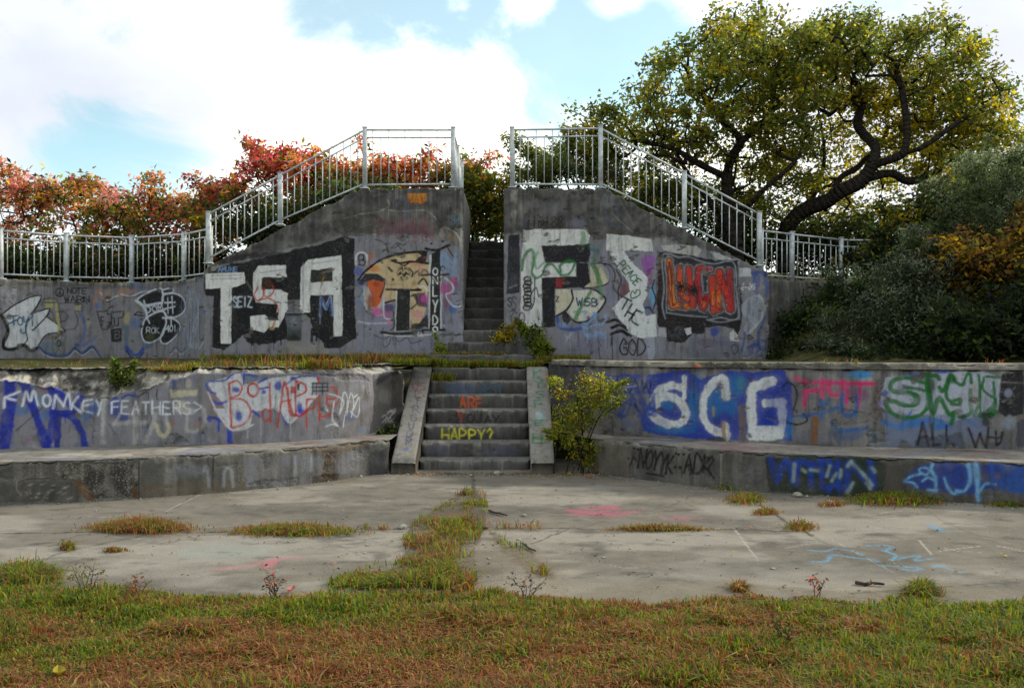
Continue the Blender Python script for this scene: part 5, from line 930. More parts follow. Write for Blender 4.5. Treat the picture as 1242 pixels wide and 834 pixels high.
# bare soil in the broken strip
strip = [(566, 592), (580, 594), (590, 612), (588, 640), (576, 668), (580, 700), (570, 727), (480, 728), (400, 716), (440, 700), (484, 688), (492, 668), (486, 655), (500, 635), (520, 622), (545, 605)]
P.fill(strip, (84, 72, 54), .9, 1.5); P.fill([(590, 640), (612, 655), (640, 668), (666, 690), (668, 702), (640, 694), (612, 672)], (92, 80, 60), .85, 3); P.fill([(560, 652), (640, 650), (680, 700), (700, 726), (560, 726)], (116, 104, 88), .55, 5, mott=.4)
P.fill([(0, 690), (60, 700), (130, 718), (300, 722), (500, 722), (500, 740), (0, 740)], (104, 94, 76), .6, 4, mott=.4); P.fill([(650, 700), (1242, 715), (1242, 740), (640, 740)], (136, 126, 108), .5, 4, mott=.5)
P.fill([(480, 576), (760, 576), (900, 596), (1242, 612), (1242, 622), (900, 608), (700, 590), (480, 586)], (120, 112, 98), .6, 3, mott=.5)
# spray paint on the floor
P.blob(725, 621, 46, 7, (186, 96, 122), .38, mott=1.6); P.stroke([(690, 619), (730, 623), (762, 621)], 4, (186, 84, 116), .6); P.blob(826, 628, 22, 3.5, (190, 100, 128), .42, mott=1.4); P.blob(740, 616, 18, 4, (176, 90, 116), .6)
P.stroke([(262, 690), (300, 686), (330, 679), (362, 676)], 4, (196, 104, 124), .4, soft=.9); P.stroke([(325, 686), (330, 680)], 6, (196, 110, 126), .6); P.blob(270, 668, 70, 14, (140, 152, 146), .45); P.blob(180, 660, 60, 10, (150, 146, 136), .4)
P.frame(800, 560, 2.81); SB = (92, 152, 186)
for Q, ww in (([(505, 300), (560, 305), (600, 296), (660, 305), (692, 316)], 8), ([(520, 340), (570, 338), (588, 318), (650, 325), (720, 332), (742, 338)], 10), ([(710, 285), (790, 286), (772, 302), (805, 318), (790, 335)], 9), ([(760, 300), (800, 312)], 9), ([(810, 332), (850, 322), (890, 320), (870, 335), (930, 330)], 9), ([(748, 352), (800, 355), (890, 362), (860, 372), (830, 366)], 9), ([(935, 352), (980, 362), (1030, 375)], 8), ([(930, 358), (970, 352)], 7)): P.stroke(Q, ww*.55, SB, .8, rough=.7)
P.blob(940, 224, 22, 14, SB, .5); P.stroke([(920, 210), (960, 236), (1010, 238)], 6, SB, .4)
n = XX.size; i, j = np.meshgrid(np.arange(len(xs)-1), np.arange(len(ys)-1), indexing='ij'); a = (i*len(ys)+j).ravel()
structure(mesh_np('concrete_floor', np.stack([XX, YY, ZZ], 2).reshape(-1, 3), np.stack([a, a+len(ys), a+len(ys)+1, a+1], 1), None, M['slab'], P.attrs(n)))
# lawn soil, a little above the floor's broken front edge
xs = np.arange(-14, 14.01, .10); ys = np.arange(-4, 7.2, .06); XX, YY = np.meshgrid(xs, ys, indexing='ij')
def lawn_z(x, y): d_ = grass_edge(x)-y; return .03*sstep(0, .5, d_)-.03*sstep(-.02, .12, -d_)+.012+(fbm(x*2.5, y*2.5, 4, 96)-.5)*.05*sstep(0, .4, d_)
ZZ = lawn_z(XX, YY)
i, j = np.meshgrid(np.arange(len(xs)-1), np.arange(len(ys)-1), indexing='ij'); a = (i*len(ys)+j).ravel()
structure(mesh_np('lawn', np.stack([XX, YY, ZZ], 2).reshape(-1, 3), np.stack([a, a+len(ys), a+len(ys)+1, a+1], 1), None, M['soil'], None, True))
def loft(name, A, B, zf, mat, n=120, m=40, seed=0, amp=.05):
    sA, A = path_sample(A, .05, False); sB, B = path_sample(B, .05, False)
    q = np.linspace(0, 1, n); A = np.stack([np.interp(q*sA[-1], sA, A[:, k]) for k in (0, 1)], 1); B = np.stack([np.interp(q*sB[-1], sB, B[:, k]) for k in (0, 1)], 1)
    g = np.linspace(0, 1, m)[None, :, None]; XY = A[:, None]*(1-g)+B[:, None]*g
    G = np.repeat(g[..., 0], n, 0); Z = zf(XY[..., 0], XY[..., 1], G)+(fbm(XY[..., 0]*2, XY[..., 1]*2, 4, seed)-.5)*amp
    i, j = np.meshgrid(np.arange(n-1), np.arange(m-1), indexing='ij'); a = (i*m+j).ravel()
    return structure(mesh_np(name, np.concatenate([XY, Z[..., None]], 2).reshape(-1, 3), np.stack([a, a+m, a+m+1, a+1], 1), None, mat, None, True))
def back(P, d):
    s_, Q = path_sample(P, .1); t = np.gradient(Q, axis=0); t /= np.linalg.norm(t, axis=1)[:, None]; return Q-np.stack([t[:, 1], -t[:, 0]], 1)*d
TB_L = np.vstack([back(TIER_L, .66)[:-9], [(-1.64, 12.9), (-1.62, 13.9)]]); TB_R = np.vstack([[(.60, 13.9), (.62, 12.9)], back(TIER_R, .22)[5:]])
loft('terrace', TB_L, BACK_L+[(-5.44, 15.36), (-1.40, 15.36)], lambda x, y, g: 1.385+.04*g, M['turf'], 240, 50, 1)
loft('terrace', TB_R, [(.36, 15.36), (4.50, 15.36)]+BACK_R, lambda x, y, g: 1.40+.03*g+np.clip((x-4.6)/1.2, 0, 1)*1.15*sstep(.25, 1, g), M['turf'], 240, 50, 2)
loft('terrace', [(-1.66, 14.02), (.60, 14.02)], [(-1.60, 14.72), (.56, 14.72)], lambda x, y, g: 1.335+0*g, M['turf'], 40, 20, 3, .03)
loft('terrace', [(-1.75, 12.4), (-1.58, 12.4)], [(-1.75, 14.2), (-1.58, 14.2)], lambda x, y, g: 1.36+0*g, M['turf'], 6, 10, 3, .03)
# hill behind the walls
HL = np.vstack([back(BACK_L, .26)[:-3], [(-5.5, 15.66)], [(-5.44, 15.60), (-2.70, 15.60), (-1.15, 15.60)]])
def zhill(x, y, g):
    f = np.where(x < -5.46, 2.80, np.interp(x, [-5.46, -2.7, -1, .1, 1.66, 4.5, 4.6], [2.86, 4.28, 4.36, 4.36, 4.28, 2.80, 2.75]))
    far = 3.4+.5*np.exp(-(x/9)**2)+(np.clip(y-24, 0, 40))*-.03
    return f*(1-sstep(.03, .2, g))+far*sstep(.03, .2, g)-.06
loft('hillside', HL, [(-40, 30), (-26, 48), (-1.15, 60)], zhill, M['turf'], 200, 90, 5, .12)
HR = np.vstack([[(.14, 15.60), (1.66, 15.60), (4.54, 15.60)], [(4.6, 15.9)], back(BACK_R, .26)[4:]])
loft('hillside', HR, [(.14, 60), (26, 48), (40, 30)], zhill, M['turf'], 200, 90, 6, .12)
loft('hillside', [(-1.2, 17.95), (.2, 17.95)], [(-1.2, 60), (.2, 60)], lambda x, y, g: 3.79+.1*g, M['turf'], 6, 60, 7, .06)

# ================================================================== railings
def railing(label, posts, bays, base, alt=True, top_drop=.04, group=None):
    """posts: (x, y, z foot, z top); bays: (post a, post b, number of balusters, lower-rail lift)"""
    t = thing('railing', base, label, 'railing', group)
    for (x, y, z0, z1) in posts:
        m = MB(); a = math.atan2(x, 40); m.box((x-.037, y-.037, z0-.02), (x+.037, y+.037, z1)); m.box((x-.075, y-.075, z0-.005), (x+.075, y+.075, z0+.014)); m.box((x-.044, y-.044, z1), (x+.044, y+.044, z1+.012)); m.build('post', M['rail'], t)
    for (pa, pb, nb, lift) in bays:
        a = np.array(pa, float); b = np.array(pb, float)
        q = lambda f, h: np.array([a[0]+(b[0]-a[0])*f, a[1]+(b[1]-a[1])*f, h])
        hi = lambda f: a[3]+(b[3]-a[3])*f-top_drop; lo = lambda f: a[2]+(b[2]-a[2])*f+lift
        for nm, dz, r in (('top_rail', 0, .018), ('middle_rail', -.135, .014)):
            m = MB(); m.tube(q(.0, hi(0)+dz), q(1., hi(1)+dz), r, n=8); m.build(nm, M['rail'], t)
        m = MB(); m.tube(q(0, lo(0)), q(1, lo(1)), .016, n=8); m.build('bottom_rail', M['rail'], t)
        for k in range(nb):
            f = (k+1)/(nb+1); top = hi(f)-(0 if (k % 2 == 0 or not alt) else .135)
            m = MB(); m.tube(q(f, lo(f)), q(f, top), .0092, n=6); m.build('baluster', M['rail'], t)
    return t
def px(u, vt, vb, d): x, y, zt = at(u, vt, d); return (x, y, at(u, vb, d)[2], zt)
RY = 15.42
pl = [px(253, 257, 319.5, RY), px(340, 210, 273, RY), px(442.5, 155, 229, RY), px(549.5, 155, 228, RY)]
sideL = [(pl[3][0], 16.7, 4.455, 5.51), (pl[3][0], 18.1, 4.455, 5.51)]
railing('steel railing climbing the slope and framing the top of the T S A wall', pl+sideL, [(pl[0], pl[1], 9, .09), (pl[1], pl[2], 11, .09), (pl[2], pl[3], 10, .07), (pl[3], sideL[0], 8, .07), (sideL[0], sideL[1], 9, .07)], (pl[2][0], RY, pl[2][2]))
pr = [px(621, 155, 228, RY), px(728.5, 153, 228.5, RY), px(830, 208, 277, RY), px(921, 257, 322.5, RY)]
sideR = [(pr[0][0]+.02, 16.7, 4.455, 5.51), (pr[0][0]+.02, 18.1, 4.455, 5.51)]
railing('steel railing descending the slope beside the big tree, above the PEACE wall', pr+sideR, [(pr[0], pr[1], 10, .07), (pr[1], pr[2], 10, .09), (pr[2], pr[3], 9, .09), (pr[0], sideR[0], 8, .07), (sideR[0], sideR[1], 9, .07)], (pr[1][0], RY, pr[1][2]))
def curved(path, us, zb, h, nb, label, base):
    s_, Q = path_sample(path, .02); k = Q[:, 0]/Q[:, 1]; off = back(path, .12)
    so, Qo = path_sample(path, .1); pts = []
    for u in us:
        i = int(np.argmin(abs(k-(u-CU)/F))); j = min(len(off)-1, int(round(i/len(Q)*len(off)))); pts.append((off[j, 0], off[j, 1], zb, zb+h))
    railing(label, pts, [(pts[i], pts[i+1], n_, .09) for i, n_ in enumerate(nb)], base, alt=True)
curved(BACK_L, [-260, -160, -75, 0, 76, 152, 214, 245], 2.90, .93, [9, 9, 9, 9, 9, 8, 4], 'curved steel railing on the wall with the white star, below red shrubs', (-8.6, 16.9, 2.9))
curved(BACK_R, [929, 966, 1026, 1090, 1160, 1240], 2.86, .93, [5, 8, 8, 8, 8], 'curved steel railing disappearing into the dark bushes behind the big tree', (7.2, 17.3, 2.86))
# small steel plate in the T S A wall
bx = MB(); x0, _, z1 = at(348.5, 381, TOWER_Y); x1, _, z0 = at(365, 412, TOWER_Y); bx.box((x0, TOWER_Y-.03, z0), (x1, TOWER_Y+.05, z1)); bx.box((x0+.04, TOWER_Y-.045, z0+.04), (x1-.04, TOWER_Y-.03, z1-.04)); bx.box((x0-.03, TOWER_Y-.05, z1), (x1+.02, TOWER_Y+.05, z1+.03))
bx.tube((x1-.09, TOWER_Y-.06, z1-.17), (x1-.09, TOWER_Y-.02, z1-.17), .03, n=10)
bo = bx.build('junction_box', M['boxsteel'], base=((x0+x1)/2, TOWER_Y, z0)); tag(bo, 'small rusty grey metal box set in the wall between the letters S and A', 'box')
# ================================================================== vegetation builders
G1 = (.045, .068, .016); G2_ = (.080, .096, .020); OL = (.105, .105, .024); YE = (.30, .24, .03); GO_ = (.23, .17, .025); RE = (.28, .058, .055); OR_ = (.34, .150, .060); PKR = (.40, .18, .155); LG = (.135, .135, .026); DK = (.015, .021, .009); SIL = (.135, .155, .105); BRN = (.13, .062, .03)
def leaves_mesh(name, C, n_per, rad, size, tones, weights, parent, up=.4, seed=0, drop=1.0, hvar=None, stretch=(1, 1, .8), aspect=.5):
    """leaf blades scattered in clumps round the points C; tones per leaf from the list"""
    r_ = np.random.default_rng(seed); C = np.asarray(C, float); N_ = len(C)*n_per
    ci = np.repeat(np.arange(len(C)), n_per)
    rd = np.asarray(rad)*np.ones(len(C))
    off = r_.normal(0, .5, (N_, 3))*rd[ci][:, None]*np.array(stretch)
    Pn = C[ci]+off
    nrm = r_.normal(0, 1, (N_, 3)); nrm[:, 2] = np.abs(nrm[:, 2])+up; nrm /= np.linalg.norm(nrm, axis=1)[:, None]
    dirv = r_.normal(0, 1, (N_, 3)); dirv[:, 2] -= .35*drop; dirv -= nrm*(dirv*nrm).sum(1)[:, None]; dirv /= np.linalg.norm(dirv, axis=1)[:, None]+1e-9
    sd = np.cross(nrm, dirv); L_ = size*r_.uniform(.55, 1.35, N_)[:, None]; W_ = L_*aspect*r_.uniform(.75, 1.2, N_)[:, None]
    fold = nrm*L_*r_.uniform(.0, .22, N_)[:, None]
    V = np.stack([Pn, Pn+dirv*L_*.45+sd*W_*.5+fold, Pn+dirv*L_-nrm*L_*.12, Pn+dirv*L_*.45-sd*W_*.5+fold], 1).reshape(-1, 3)
    Q = np.arange(N_*4).reshape(-1, 4)
    T = np.asarray(tones); w_ = np.asarray(weights, float)
    # tone per clump, then per leaf
    if hvar is not None: pick = hvar(C, r_)
    else: pick = r_.choice(len(T), len(C), p=w_/w_.sum())
    lp = pick[ci]; sw = r_.random(N_) < .33; lp = np.where(sw, r_.choice(len(T), N_, p=w_/w_.sum()), lp)
    col = T[lp]*r_.uniform(.65, 1.35, N_)[:, None]*r_.uniform(.75, 1.2, len(C))[ci][:, None]
    A = np.ones((N_*4, 4)); A[:, :3] = np.repeat(col, 4, 0)
    return mesh_np(name, V, Q, None, M['leaf'], {'tone': A}, False, parent)
def grow(starts, targets, step=.35, seed=0, sag=.0):
    """branch skeleton: every target point is joined to the nearest wood already grown; returns nodes, parents, radii weights"""
    r_ = np.random.default_rng(seed); nod = [np.array(p, float) for ch in starts for p in [ch[0]]]; par = [-1]*len(nod); fixed = {}
    nod = []; par = []
    for ch in starts:
        base_i = None
        for k, p in enumerate(ch):
            p = np.array(p, float)
            if k == 0:
                hit = [i for i, q in enumerate(nod) if np.linalg.norm(q-p) < 1e-6]
                if hit: base_i = hit[0]; continue
                nod.append(p); par.append(-1); base_i = len(nod)-1
            else:
                a = nod[base_i]; m = max(1, int(np.linalg.norm(p-a)/step))
                for s_ in range(1, m+1): nod.append(a+(p-a)*s_/m); par.append(base_i if s_ == 1 else len(nod)-2); 
                base_i = len(nod)-1
    T = [np.array(t, float) for t in targets]; A = np.array(nod)
    d0 = [np.min(np.linalg.norm(A-t, axis=1)) for t in T]
    tips = []
    for ti in np.argsort(d0):
        t = T[ti]; A = np.array(nod); d = np.linalg.norm(A-t, axis=1)+np.clip(A[:, 2]-t[2], 0, 9)*.6; i = int(np.argmin(d)); a = nod[i]
        ln = np.linalg.norm(t-a); m = max(1, int(ln/step)); bow = r_.normal(0, .10, 3)*ln; bow[2] += .08*ln; pi = i
        for s_ in range(1, m+1):
            f = s_/m; nod.append(a+(t-a)*f+bow*math.sin(math.pi*f)+(r_.normal(0, .03, 3)*step if s_ < m else 0)); par.append(pi); pi = len(nod)-1
        tips.append(pi)
    cnt = np.zeros(len(nod))
    kids = np.zeros(len(nod), int)
    for i, p_ in enumerate(par):
        if p_ >= 0: kids[p_] += 1
    cnt[kids == 0] = 1
    for i in range(len(nod)-1, -1, -1):
        if par[i] >= 0: cnt[par[i]] += cnt[i]
    return np.array(nod), np.array(par), cnt, tips
def wood(name, nod, par, cnt, r_tip, expo, parent, rmax=9, minr=0, sides=6):
    m = MB()
    rad = np.minimum(r_tip*np.maximum(cnt, 1)**expo, rmax)
    for i, p_ in enumerate(par):
        if p_ < 0: continue
        r0 = min(rad[p_], rad[i]*1.35)
        if rad[i] < minr: continue
        m.tube(nod[p_], nod[i], r0, rad[i], sides if rad[i] > .03 else 4)
    return m.build(name, M['bark'], parent, smooth=True)
def twig_pts(nod, cnt, kmax, seed, hole=.40, sc=.9):
    """the outer twigs' nodes; noise leaves holes in the crown"""
    C = nod[cnt <= kmax]; q = fbm(C[:, 0]*sc+C[:, 1]*.37, C[:, 2]*sc*1.2+C[:, 1]*.5, 3, seed); return C[q > hole]
def ell(n, c, r, rs, shell=.35):
    """points inside an ellipsoid, more of them towards its skin"""
    v = rs.normal(0, 1, (n, 3)); v /= np.linalg.norm(v, axis=1)[:, None]; return np.array(c)+v*(rs.random(n)[:, None]**shell)*np.array(r)
def P3(u, v, d): return np.array(at(u, v, d))
def crown_pts(blobs, rs, dscale=1.0):
    out_ = []
    for (u, v, d, ru, rv, rd, n) in blobs: out_.append(ell(n, P3(u, v, d), (ru*d/F, rd, rv*d/F), rs))
    return np.vstack(out_)
def sprigs(C, rs, n, l0, l1, upb=.5):
    """short leafy shoots standing out of the crown's skin, so that its outline is uneven"""
    c = C.mean(0); d = C-c; sc = np.abs(d).max(0)+1e-6; q = np.linalg.norm(d/sc, axis=1); idx = np.argsort(-q-rs.random(len(C))*.3)[:n]; o_ = []
    for i in idx:
        v = d[i]/np.linalg.norm(d[i])+np.array([rs.normal(0, .35), rs.normal(0, .35), upb+rs.normal(0, .2)]); v /= np.linalg.norm(v); L_ = rs.uniform(l0, l1)
        for f in (.4, .7, 1.0): o_.append(C[i]+v*L_*f)
    return np.array(o_)
def shrub(label, cat, base, blobs, size, tones, weights, n_per, rad, seed, name='shrub', stems=5, group=None, hvar=None, r_tip=.006, aspect=.5, up=.4, stretch=(1, 1, .8), twigs=False):
    rs = np.random.default_rng(seed); base = np.array(base, float)
    t = thing(name, base, label, cat, group); C = crown_pts(blobs, rs)
    S_ = sprigs(C, rs, max(2, len(C)//7), rad*.7, rad*1.9); rad = np.concatenate([np.full(len(C), rad), np.full(len(S_), rad*.42)]); C = np.vstack([C, S_])
    lo = C[:, 2].min(); starts = []
    cen = C.mean(0)
    for k in range(stems):
        b = base+np.array([rs.normal(0, .12), rs.normal(0, .12), -.05]); e_ = C[rs.integers(len(C))]; mid = b*.55+e_*.45; mid[2] = b[2]+(e_[2]-b[2])*.5; mid[:2] = b[:2]*.65+e_[:2]*.35; starts.append([b, mid, b*.25+e_*.75+np.array([0, 0, .1])])
    nod, par, cnt, tips = grow(starts, C, .3, seed)
    wood('stems', nod, par, cnt, r_tip, .42, t, rmax=.07)
    if twigs:
        C = twig_pts(nod, cnt, 3, seed, .30, 1.6); n_per = int(n_per*1.15); rad = .20
    leaves_mesh('foliage', C, n_per, rad, size, tones, weights, t, up, seed, hvar=hvar, aspect=aspect, stretch=stretch)
    return t

# ------------------------------------------------------------------ the two big trees, right
def tree(label, base, limbs, blobs, size, n_per, rad, seed, hv, trunk_r, hole=.345):
    rs = np.random.default_rng(seed); t = thing('tree', base, label, 'tree')
    C = crown_pts(blobs, rs); S_ = sprigs(C, rs, 60, .25, .75, .35); C = np.vstack([C, S_]); nod, par, cnt, tips = grow([catmull(ch, 4) for ch in limbs], C, .26, seed)
    m = MB()
    rad_ = np.minimum(.0105*np.maximum(cnt, 1)**.49, trunk_r)
    for i, p_ in enumerate(par):
        if p_ >= 0: m.tube(nod[p_], nod[i], min(rad_[p_], rad_[i]*1.3), rad_[i], 8 if rad_[i] > .04 else 4)
    m.build('trunk', M['bark'], t, smooth=True)
    C = twig_pts(nod, cnt, 3, seed, hole)
    leaves_mesh('crown', C, n_per, rad, size, [G1, G2_, LG, OL, YE, GO_], [1.6, 3.2, 3, 2, 1.1, .5], t, .25, seed, hvar=hv, aspect=.55)
    return t
def gold(cx, cz, lim):
    def f(C, r_):
        # yellow leaves gather low and deep in the crown, green ones outside
        q = np.exp(-(((C[:, 0]-cx)/2.6)**2+((C[:, 2]-cz)/1.5)**2)); x = r_.random(len(C))
        return np.where(x < q*lim, r_.choice([2, 4, 4, 5, 2], len(C)), r_.choice([0, 1, 2, 3, 5], len(C), p=[.22, .36, .20, .17, .05]))
    return f
DA = 19.2
LA = lambda *pts: [P3(u, v, d) for (u, v, d) in pts]
b0 = P3(951, 330, DA)
limbsA = [LA((951, 330, DA), (953, 290, DA), (957, 272, DA-.1), (975, 255, DA-.3), (1003, 244, DA-.6), (1020, 232, DA-.8), (1045, 219, DA-.9), (1058, 200, DA-1)),
          LA((1058, 200, DA-1), (1078, 194, DA-1.2), (1095, 186, DA-1.3), (1100, 165, DA-1.2), (1099, 142, DA-1.1), (1094, 110, DA-.9), (1085, 75, DA-.5)),
          LA((1058, 200, DA-1), (1062, 180, DA-.6), (1050, 165, DA-.2), (1040, 150, DA), (1046, 120, DA+.4), (1030, 80, DA+.6)),
          LA((1003, 244, DA-.6), (1020, 215, DA+.1), (1040, 203, DA+.3), (1070, 175, DA+.6), (1120, 150, DA+1)), LA((1045, 219, DA-.9), (1080, 210, DA-.9), (1105, 220, DA-.6), (1150, 200, DA-.3), (1180, 165, DA)),
          LA((1095, 186, DA-1.3), (1120, 178, DA-1.5), (1160, 150, DA-1.4), (1195, 130, DA-1)), LA((957, 272, DA-.1), (985, 240, DA+.8), (1000, 190, DA+1.4), (990, 120, DA+1.6))]
blobsA = [(1000, 70, DA-.3, 50, 40, 1.2, 55), (985, 110, DA-.2, 50, 50, 1.0, 40), (1020, 42, DA, 40, 20, 1.0, 22), (1005, 120, DA+.5, 60, 50, 1.2, 50), (1120, 60, DA, 60, 30, 1.4, 40), (1180, 175, DA-.3, 34, 36, 1.1, 34), (1130, 140, DA, 60, 40, 1.4, 40), (1000, 84, DA, 92, 55, 2.0, 95), (1085, 87, DA, 95, 48, 2.0, 95), (1144, 117, DA-.5, 62, 50, 1.8, 75), (1184, 135, DA-.5, 34, 40, 1.2, 38), (1050, 145, DA+.8, 110, 60, 1.4, 62), (1134, 185, DA, 62, 50, 1.5, 60), (1010, 195, DA+1.4, 70, 60, .9, 36), (1075, 240, DA+1.5, 110, 40, 1.0, 46), (985, 44, DA, 30, 22, 1.0, 14), (1100, 44, DA, 16, 16, .6, 7), (1204, 117, DA-.5, 16, 12, .6, 7), (1159, 230, DA+.4, 50, 36, 1.2, 30), (1062, 54, DA, 50, 18, 1.2, 20), (940, 66, DA, 40, 30, 1.2, 22), (1000, 32, DA, 9, 9, .3, 3), (1154, 74, DA, 30, 12, .8, 7), (1209, 155, DA, 12, 16, .5, 4)]
tree('large leaning tree with a dark twisting limb and golden backlit leaves', P3(951, 330, DA), limbsA, blobsA, .104, 50, .27, 101, gold(P3(1060, 180, DA)[0], P3(1060, 180, DA)[2], .9), .19)
DB_ = 18.4
limbsB = [LA((893, 345, DB_), (895, 300, DB_), (900, 262, DB_), (912, 245, DB_-.3), (935, 222, DB_-.5), (952, 208, DB_-.6), (968, 190, DB_-.5), (978, 160, DB_-.2)), LA((895, 300, DB_), (884, 262, DB_+.2), (882, 215, DB_+.3), (888, 190, DB_), (898, 172, DB_-.2), (886, 155, DB_-.4), (872, 142, DB_-.4), (850, 110, DB_)),
          LA((882, 215, DB_+.3), (850, 200, DB_), (815, 180, DB_-.2), (770, 170, DB_)), LA((898, 172, DB_-.2), (925, 150, DB_+.3), (940, 110, DB_+.5), (930, 70, DB_+.6)), LA((878, 345, DB_+.5), (880, 290, DB_+.5), (865, 250, DB_+.5), (840, 220, DB_+.6), (800, 150, DB_+.6))]
blobsB = [(880, 87, DB_, 72, 45, 1.8, 80), (830, 123, DB_, 76, 50, 1.8, 85), (775, 163, DB_, 46, 32, 1.3, 42), (885, 145, DB_, 90, 55, 1.6, 85), (930, 107, DB_, 60, 55, 1.6, 60), (930, 205, DB_+.6, 60, 45, 1.1, 50), (820, 195, DB_, 70, 40, 1.3, 62), (880, 245, DB_+.8, 60, 30, .9, 34), (745, 145, DB_, 18, 14, .7, 10), (820, 74, DB_, 30, 22, 1.0, 16), (865, 52, DB_, 26, 14, .9, 11), (730, 170, DB_, 16, 14, .6, 8), (960, 155, DB_, 40, 60, 1.2, 40), (795, 102, DB_, 14, 12, .5, 4), (905, 44, DB_, 24, 10, .6, 6), (810, 230, DB_+.6, 50, 30, .8, 30)]
tree('dense green tree behind the sloping rail, left of the golden one', P3(893, 345, DB_), limbsB, blobsB, .104, 46, .25, 103, gold(P3(940, 190, DB_)[0], P3(940, 190, DB_)[2], .5), .17, .36)

# ------------------------------------------------------------------ red and orange shrubs, left and behind the stairs
def sumac(z0, z1, low, high):
    def f(C, r_):
        q = np.clip((C[:, 2]-z0)/(z1-z0), 0, 1)+r_.normal(0, .22, len(C)); return np.where(q > .62, r_.choice(high, len(C)), np.where(q > .3, r_.choice(high+low, len(C)), r_.choice(low, len(C))))
    return f
TN = [G1, G2_, OL, GO_, RE, OR_, PKR, BRN, DK]
WT = [1]*9
def zz(v, d): return EYE-(v-HV)*d/F
GR_L = 'shrubs turning colour behind the left railing'
for (lab, u, d, blobs, low, high, sd) in (
    ('pink topped orange shrub at the far left edge behind the curved railing', 12, 19.5, [(5, 240, 19.5, 60, 30, 1.1, 62), (20, 268, 19.5, 60, 30, 1.0, 46), (8, 205, 19.5, 24, 14, .5, 14), (50, 235, 19.5, 20, 16, .5, 12), (10, 310, 19.3, 50, 24, .8, 26)], [1, 2, 3, 7, 8], [5, 6, 6, 5, 3], 201),
    ('orange and olive shrub with a domed top, next to the pink one', 108, 19.6, [(105, 245, 19.6, 46, 26, 1.0, 50), (130, 268, 19.6, 60, 24, 1.0, 46), (100, 222, 19.6, 26, 10, .5, 14), (120, 305, 19.3, 60, 26, .8, 30)], [1, 2, 3, 0, 8], [5, 6, 3, 7, 5], 202),
    ('thin shrub with bare upright twigs and purplish tips behind the curved railing', 188, 19.0, [(186, 228, 19, 16, 16, .5, 12), (175, 262, 19, 46, 22, .9, 40), (210, 250, 19, 26, 22, .7, 24), (190, 300, 18.8, 60, 28, .8, 32)], [1, 0, 2, 0, 8], [7, 6, 2, 5, 1], 203),
    ('green shrub low against the curved railing where it meets the slope', 235, 18.6, [(235, 265, 18.6, 34, 22, .8, 34), (240, 300, 18.4, 40, 30, .7, 32)], [1, 0, 2, 1, 8], [1, 2, 5, 4], 204),
    ('crimson sumac spreading above the foot of the left sloping rail', 300, 18.6, [(290, 232, 18.6, 46, 18, .9, 46), (330, 212, 18.6, 40, 18, .9, 46), (300, 262, 18.6, 56, 26, .9, 44), (350, 240, 18.6, 40, 30, .9, 36), (262, 240, 18.6, 26, 10, .5, 14)], [1, 2, 3, 7, 0], [4, 4, 4, 5, 6], 205),
    ('tall sumac, bright red, highest above the left sloping rail', 385, 19.0, [(345, 196, 19, 28, 14, .6, 26), (390, 205, 19, 40, 18, .8, 46), (400, 232, 19, 50, 24, .8, 40), (320, 192, 19, 16, 16, .5, 8), (370, 195, 19, 20, 12, .6, 14)], [1, 3, 5, 7, 2], [4, 4, 4, 5], 206),
    ('orange red sumac seen through the rails on top of the T S A wall', 468, 19.0, [(455, 210, 19, 30, 16, .8, 34), (490, 215, 19, 34, 18, .8, 36), (470, 235, 19, 60, 16, .8, 34)], [5, 3, 4, 2, 7], [4, 5, 5, 4], 207),
    ('sparse olive shrub beside the left gap rail with leafless tips', 535, 18.9, [(530, 212, 18.9, 20, 18, .6, 14), (550, 222, 18.9, 26, 20, .6, 18), (575, 205, 18.9, 12, 14, .4, 8)], [1, 2, 0, 7], [7, 6, 2, 4, 0], 208),
    ('yellow green shrub filling the gap above the top step', 578, 19.4, [(575, 240, 19.0, 26, 30, .7, 60), (590, 262, 18.9, 28, 26, .7, 50), (605, 235, 19.0, 30, 30, .7, 55), (570, 212, 19.0, 10, 10, .4, 8)], [1, 1, 2, 3, 0], [1, 2, 2, 1, 3], 209)):
    zs = [zz(b[1], b[2]) for b in blobs]
    base = np.array(P3(u, 320, d)); base[2] = 3.2
    shrub(lab, 'shrub', base, blobs, .135, TN, [3, 5, 4, 1.5, .15, .2, .1, .4, 1] if sd == 209 else WT, 28, .30, sd, stems=6, group=GR_L, hvar=sumac(min(zs), max(zs)+.1, low, high), r_tip=.007, aspect=.42, twigs=True)
GR_M = 'green shrubs behind the right top rail'
for (lab, u, d, blobs, sd) in (('twiggy green shrub behind the top rail right of the gap', 650, 18.9, [(650, 210, 18.9, 24, 22, .6, 26), (640, 190, 18.9, 10, 14, .4, 7), (672, 200, 18.9, 20, 24, .6, 22)], 221),
                               ('taller green shrub behind the top rail, close to the big trees', 705, 18.9, [(700, 200, 18.9, 28, 26, .8, 46), (735, 205, 18.9, 30, 30, .8, 50), (700, 172, 18.9, 20, 12, .5, 12), (770, 240, 19, 50, 40, .8, 50)], 222)):
    base = np.array(P3(u, 250, d)); base[2] = 3.8
    shrub(lab, 'shrub', base, blobs, .11, [G1, G2_, OL, SIL, BRN], [3, 3, 2, 1.5, .6], 44, .30, sd, stems=5, group=GR_M, aspect=.45, twigs=True)

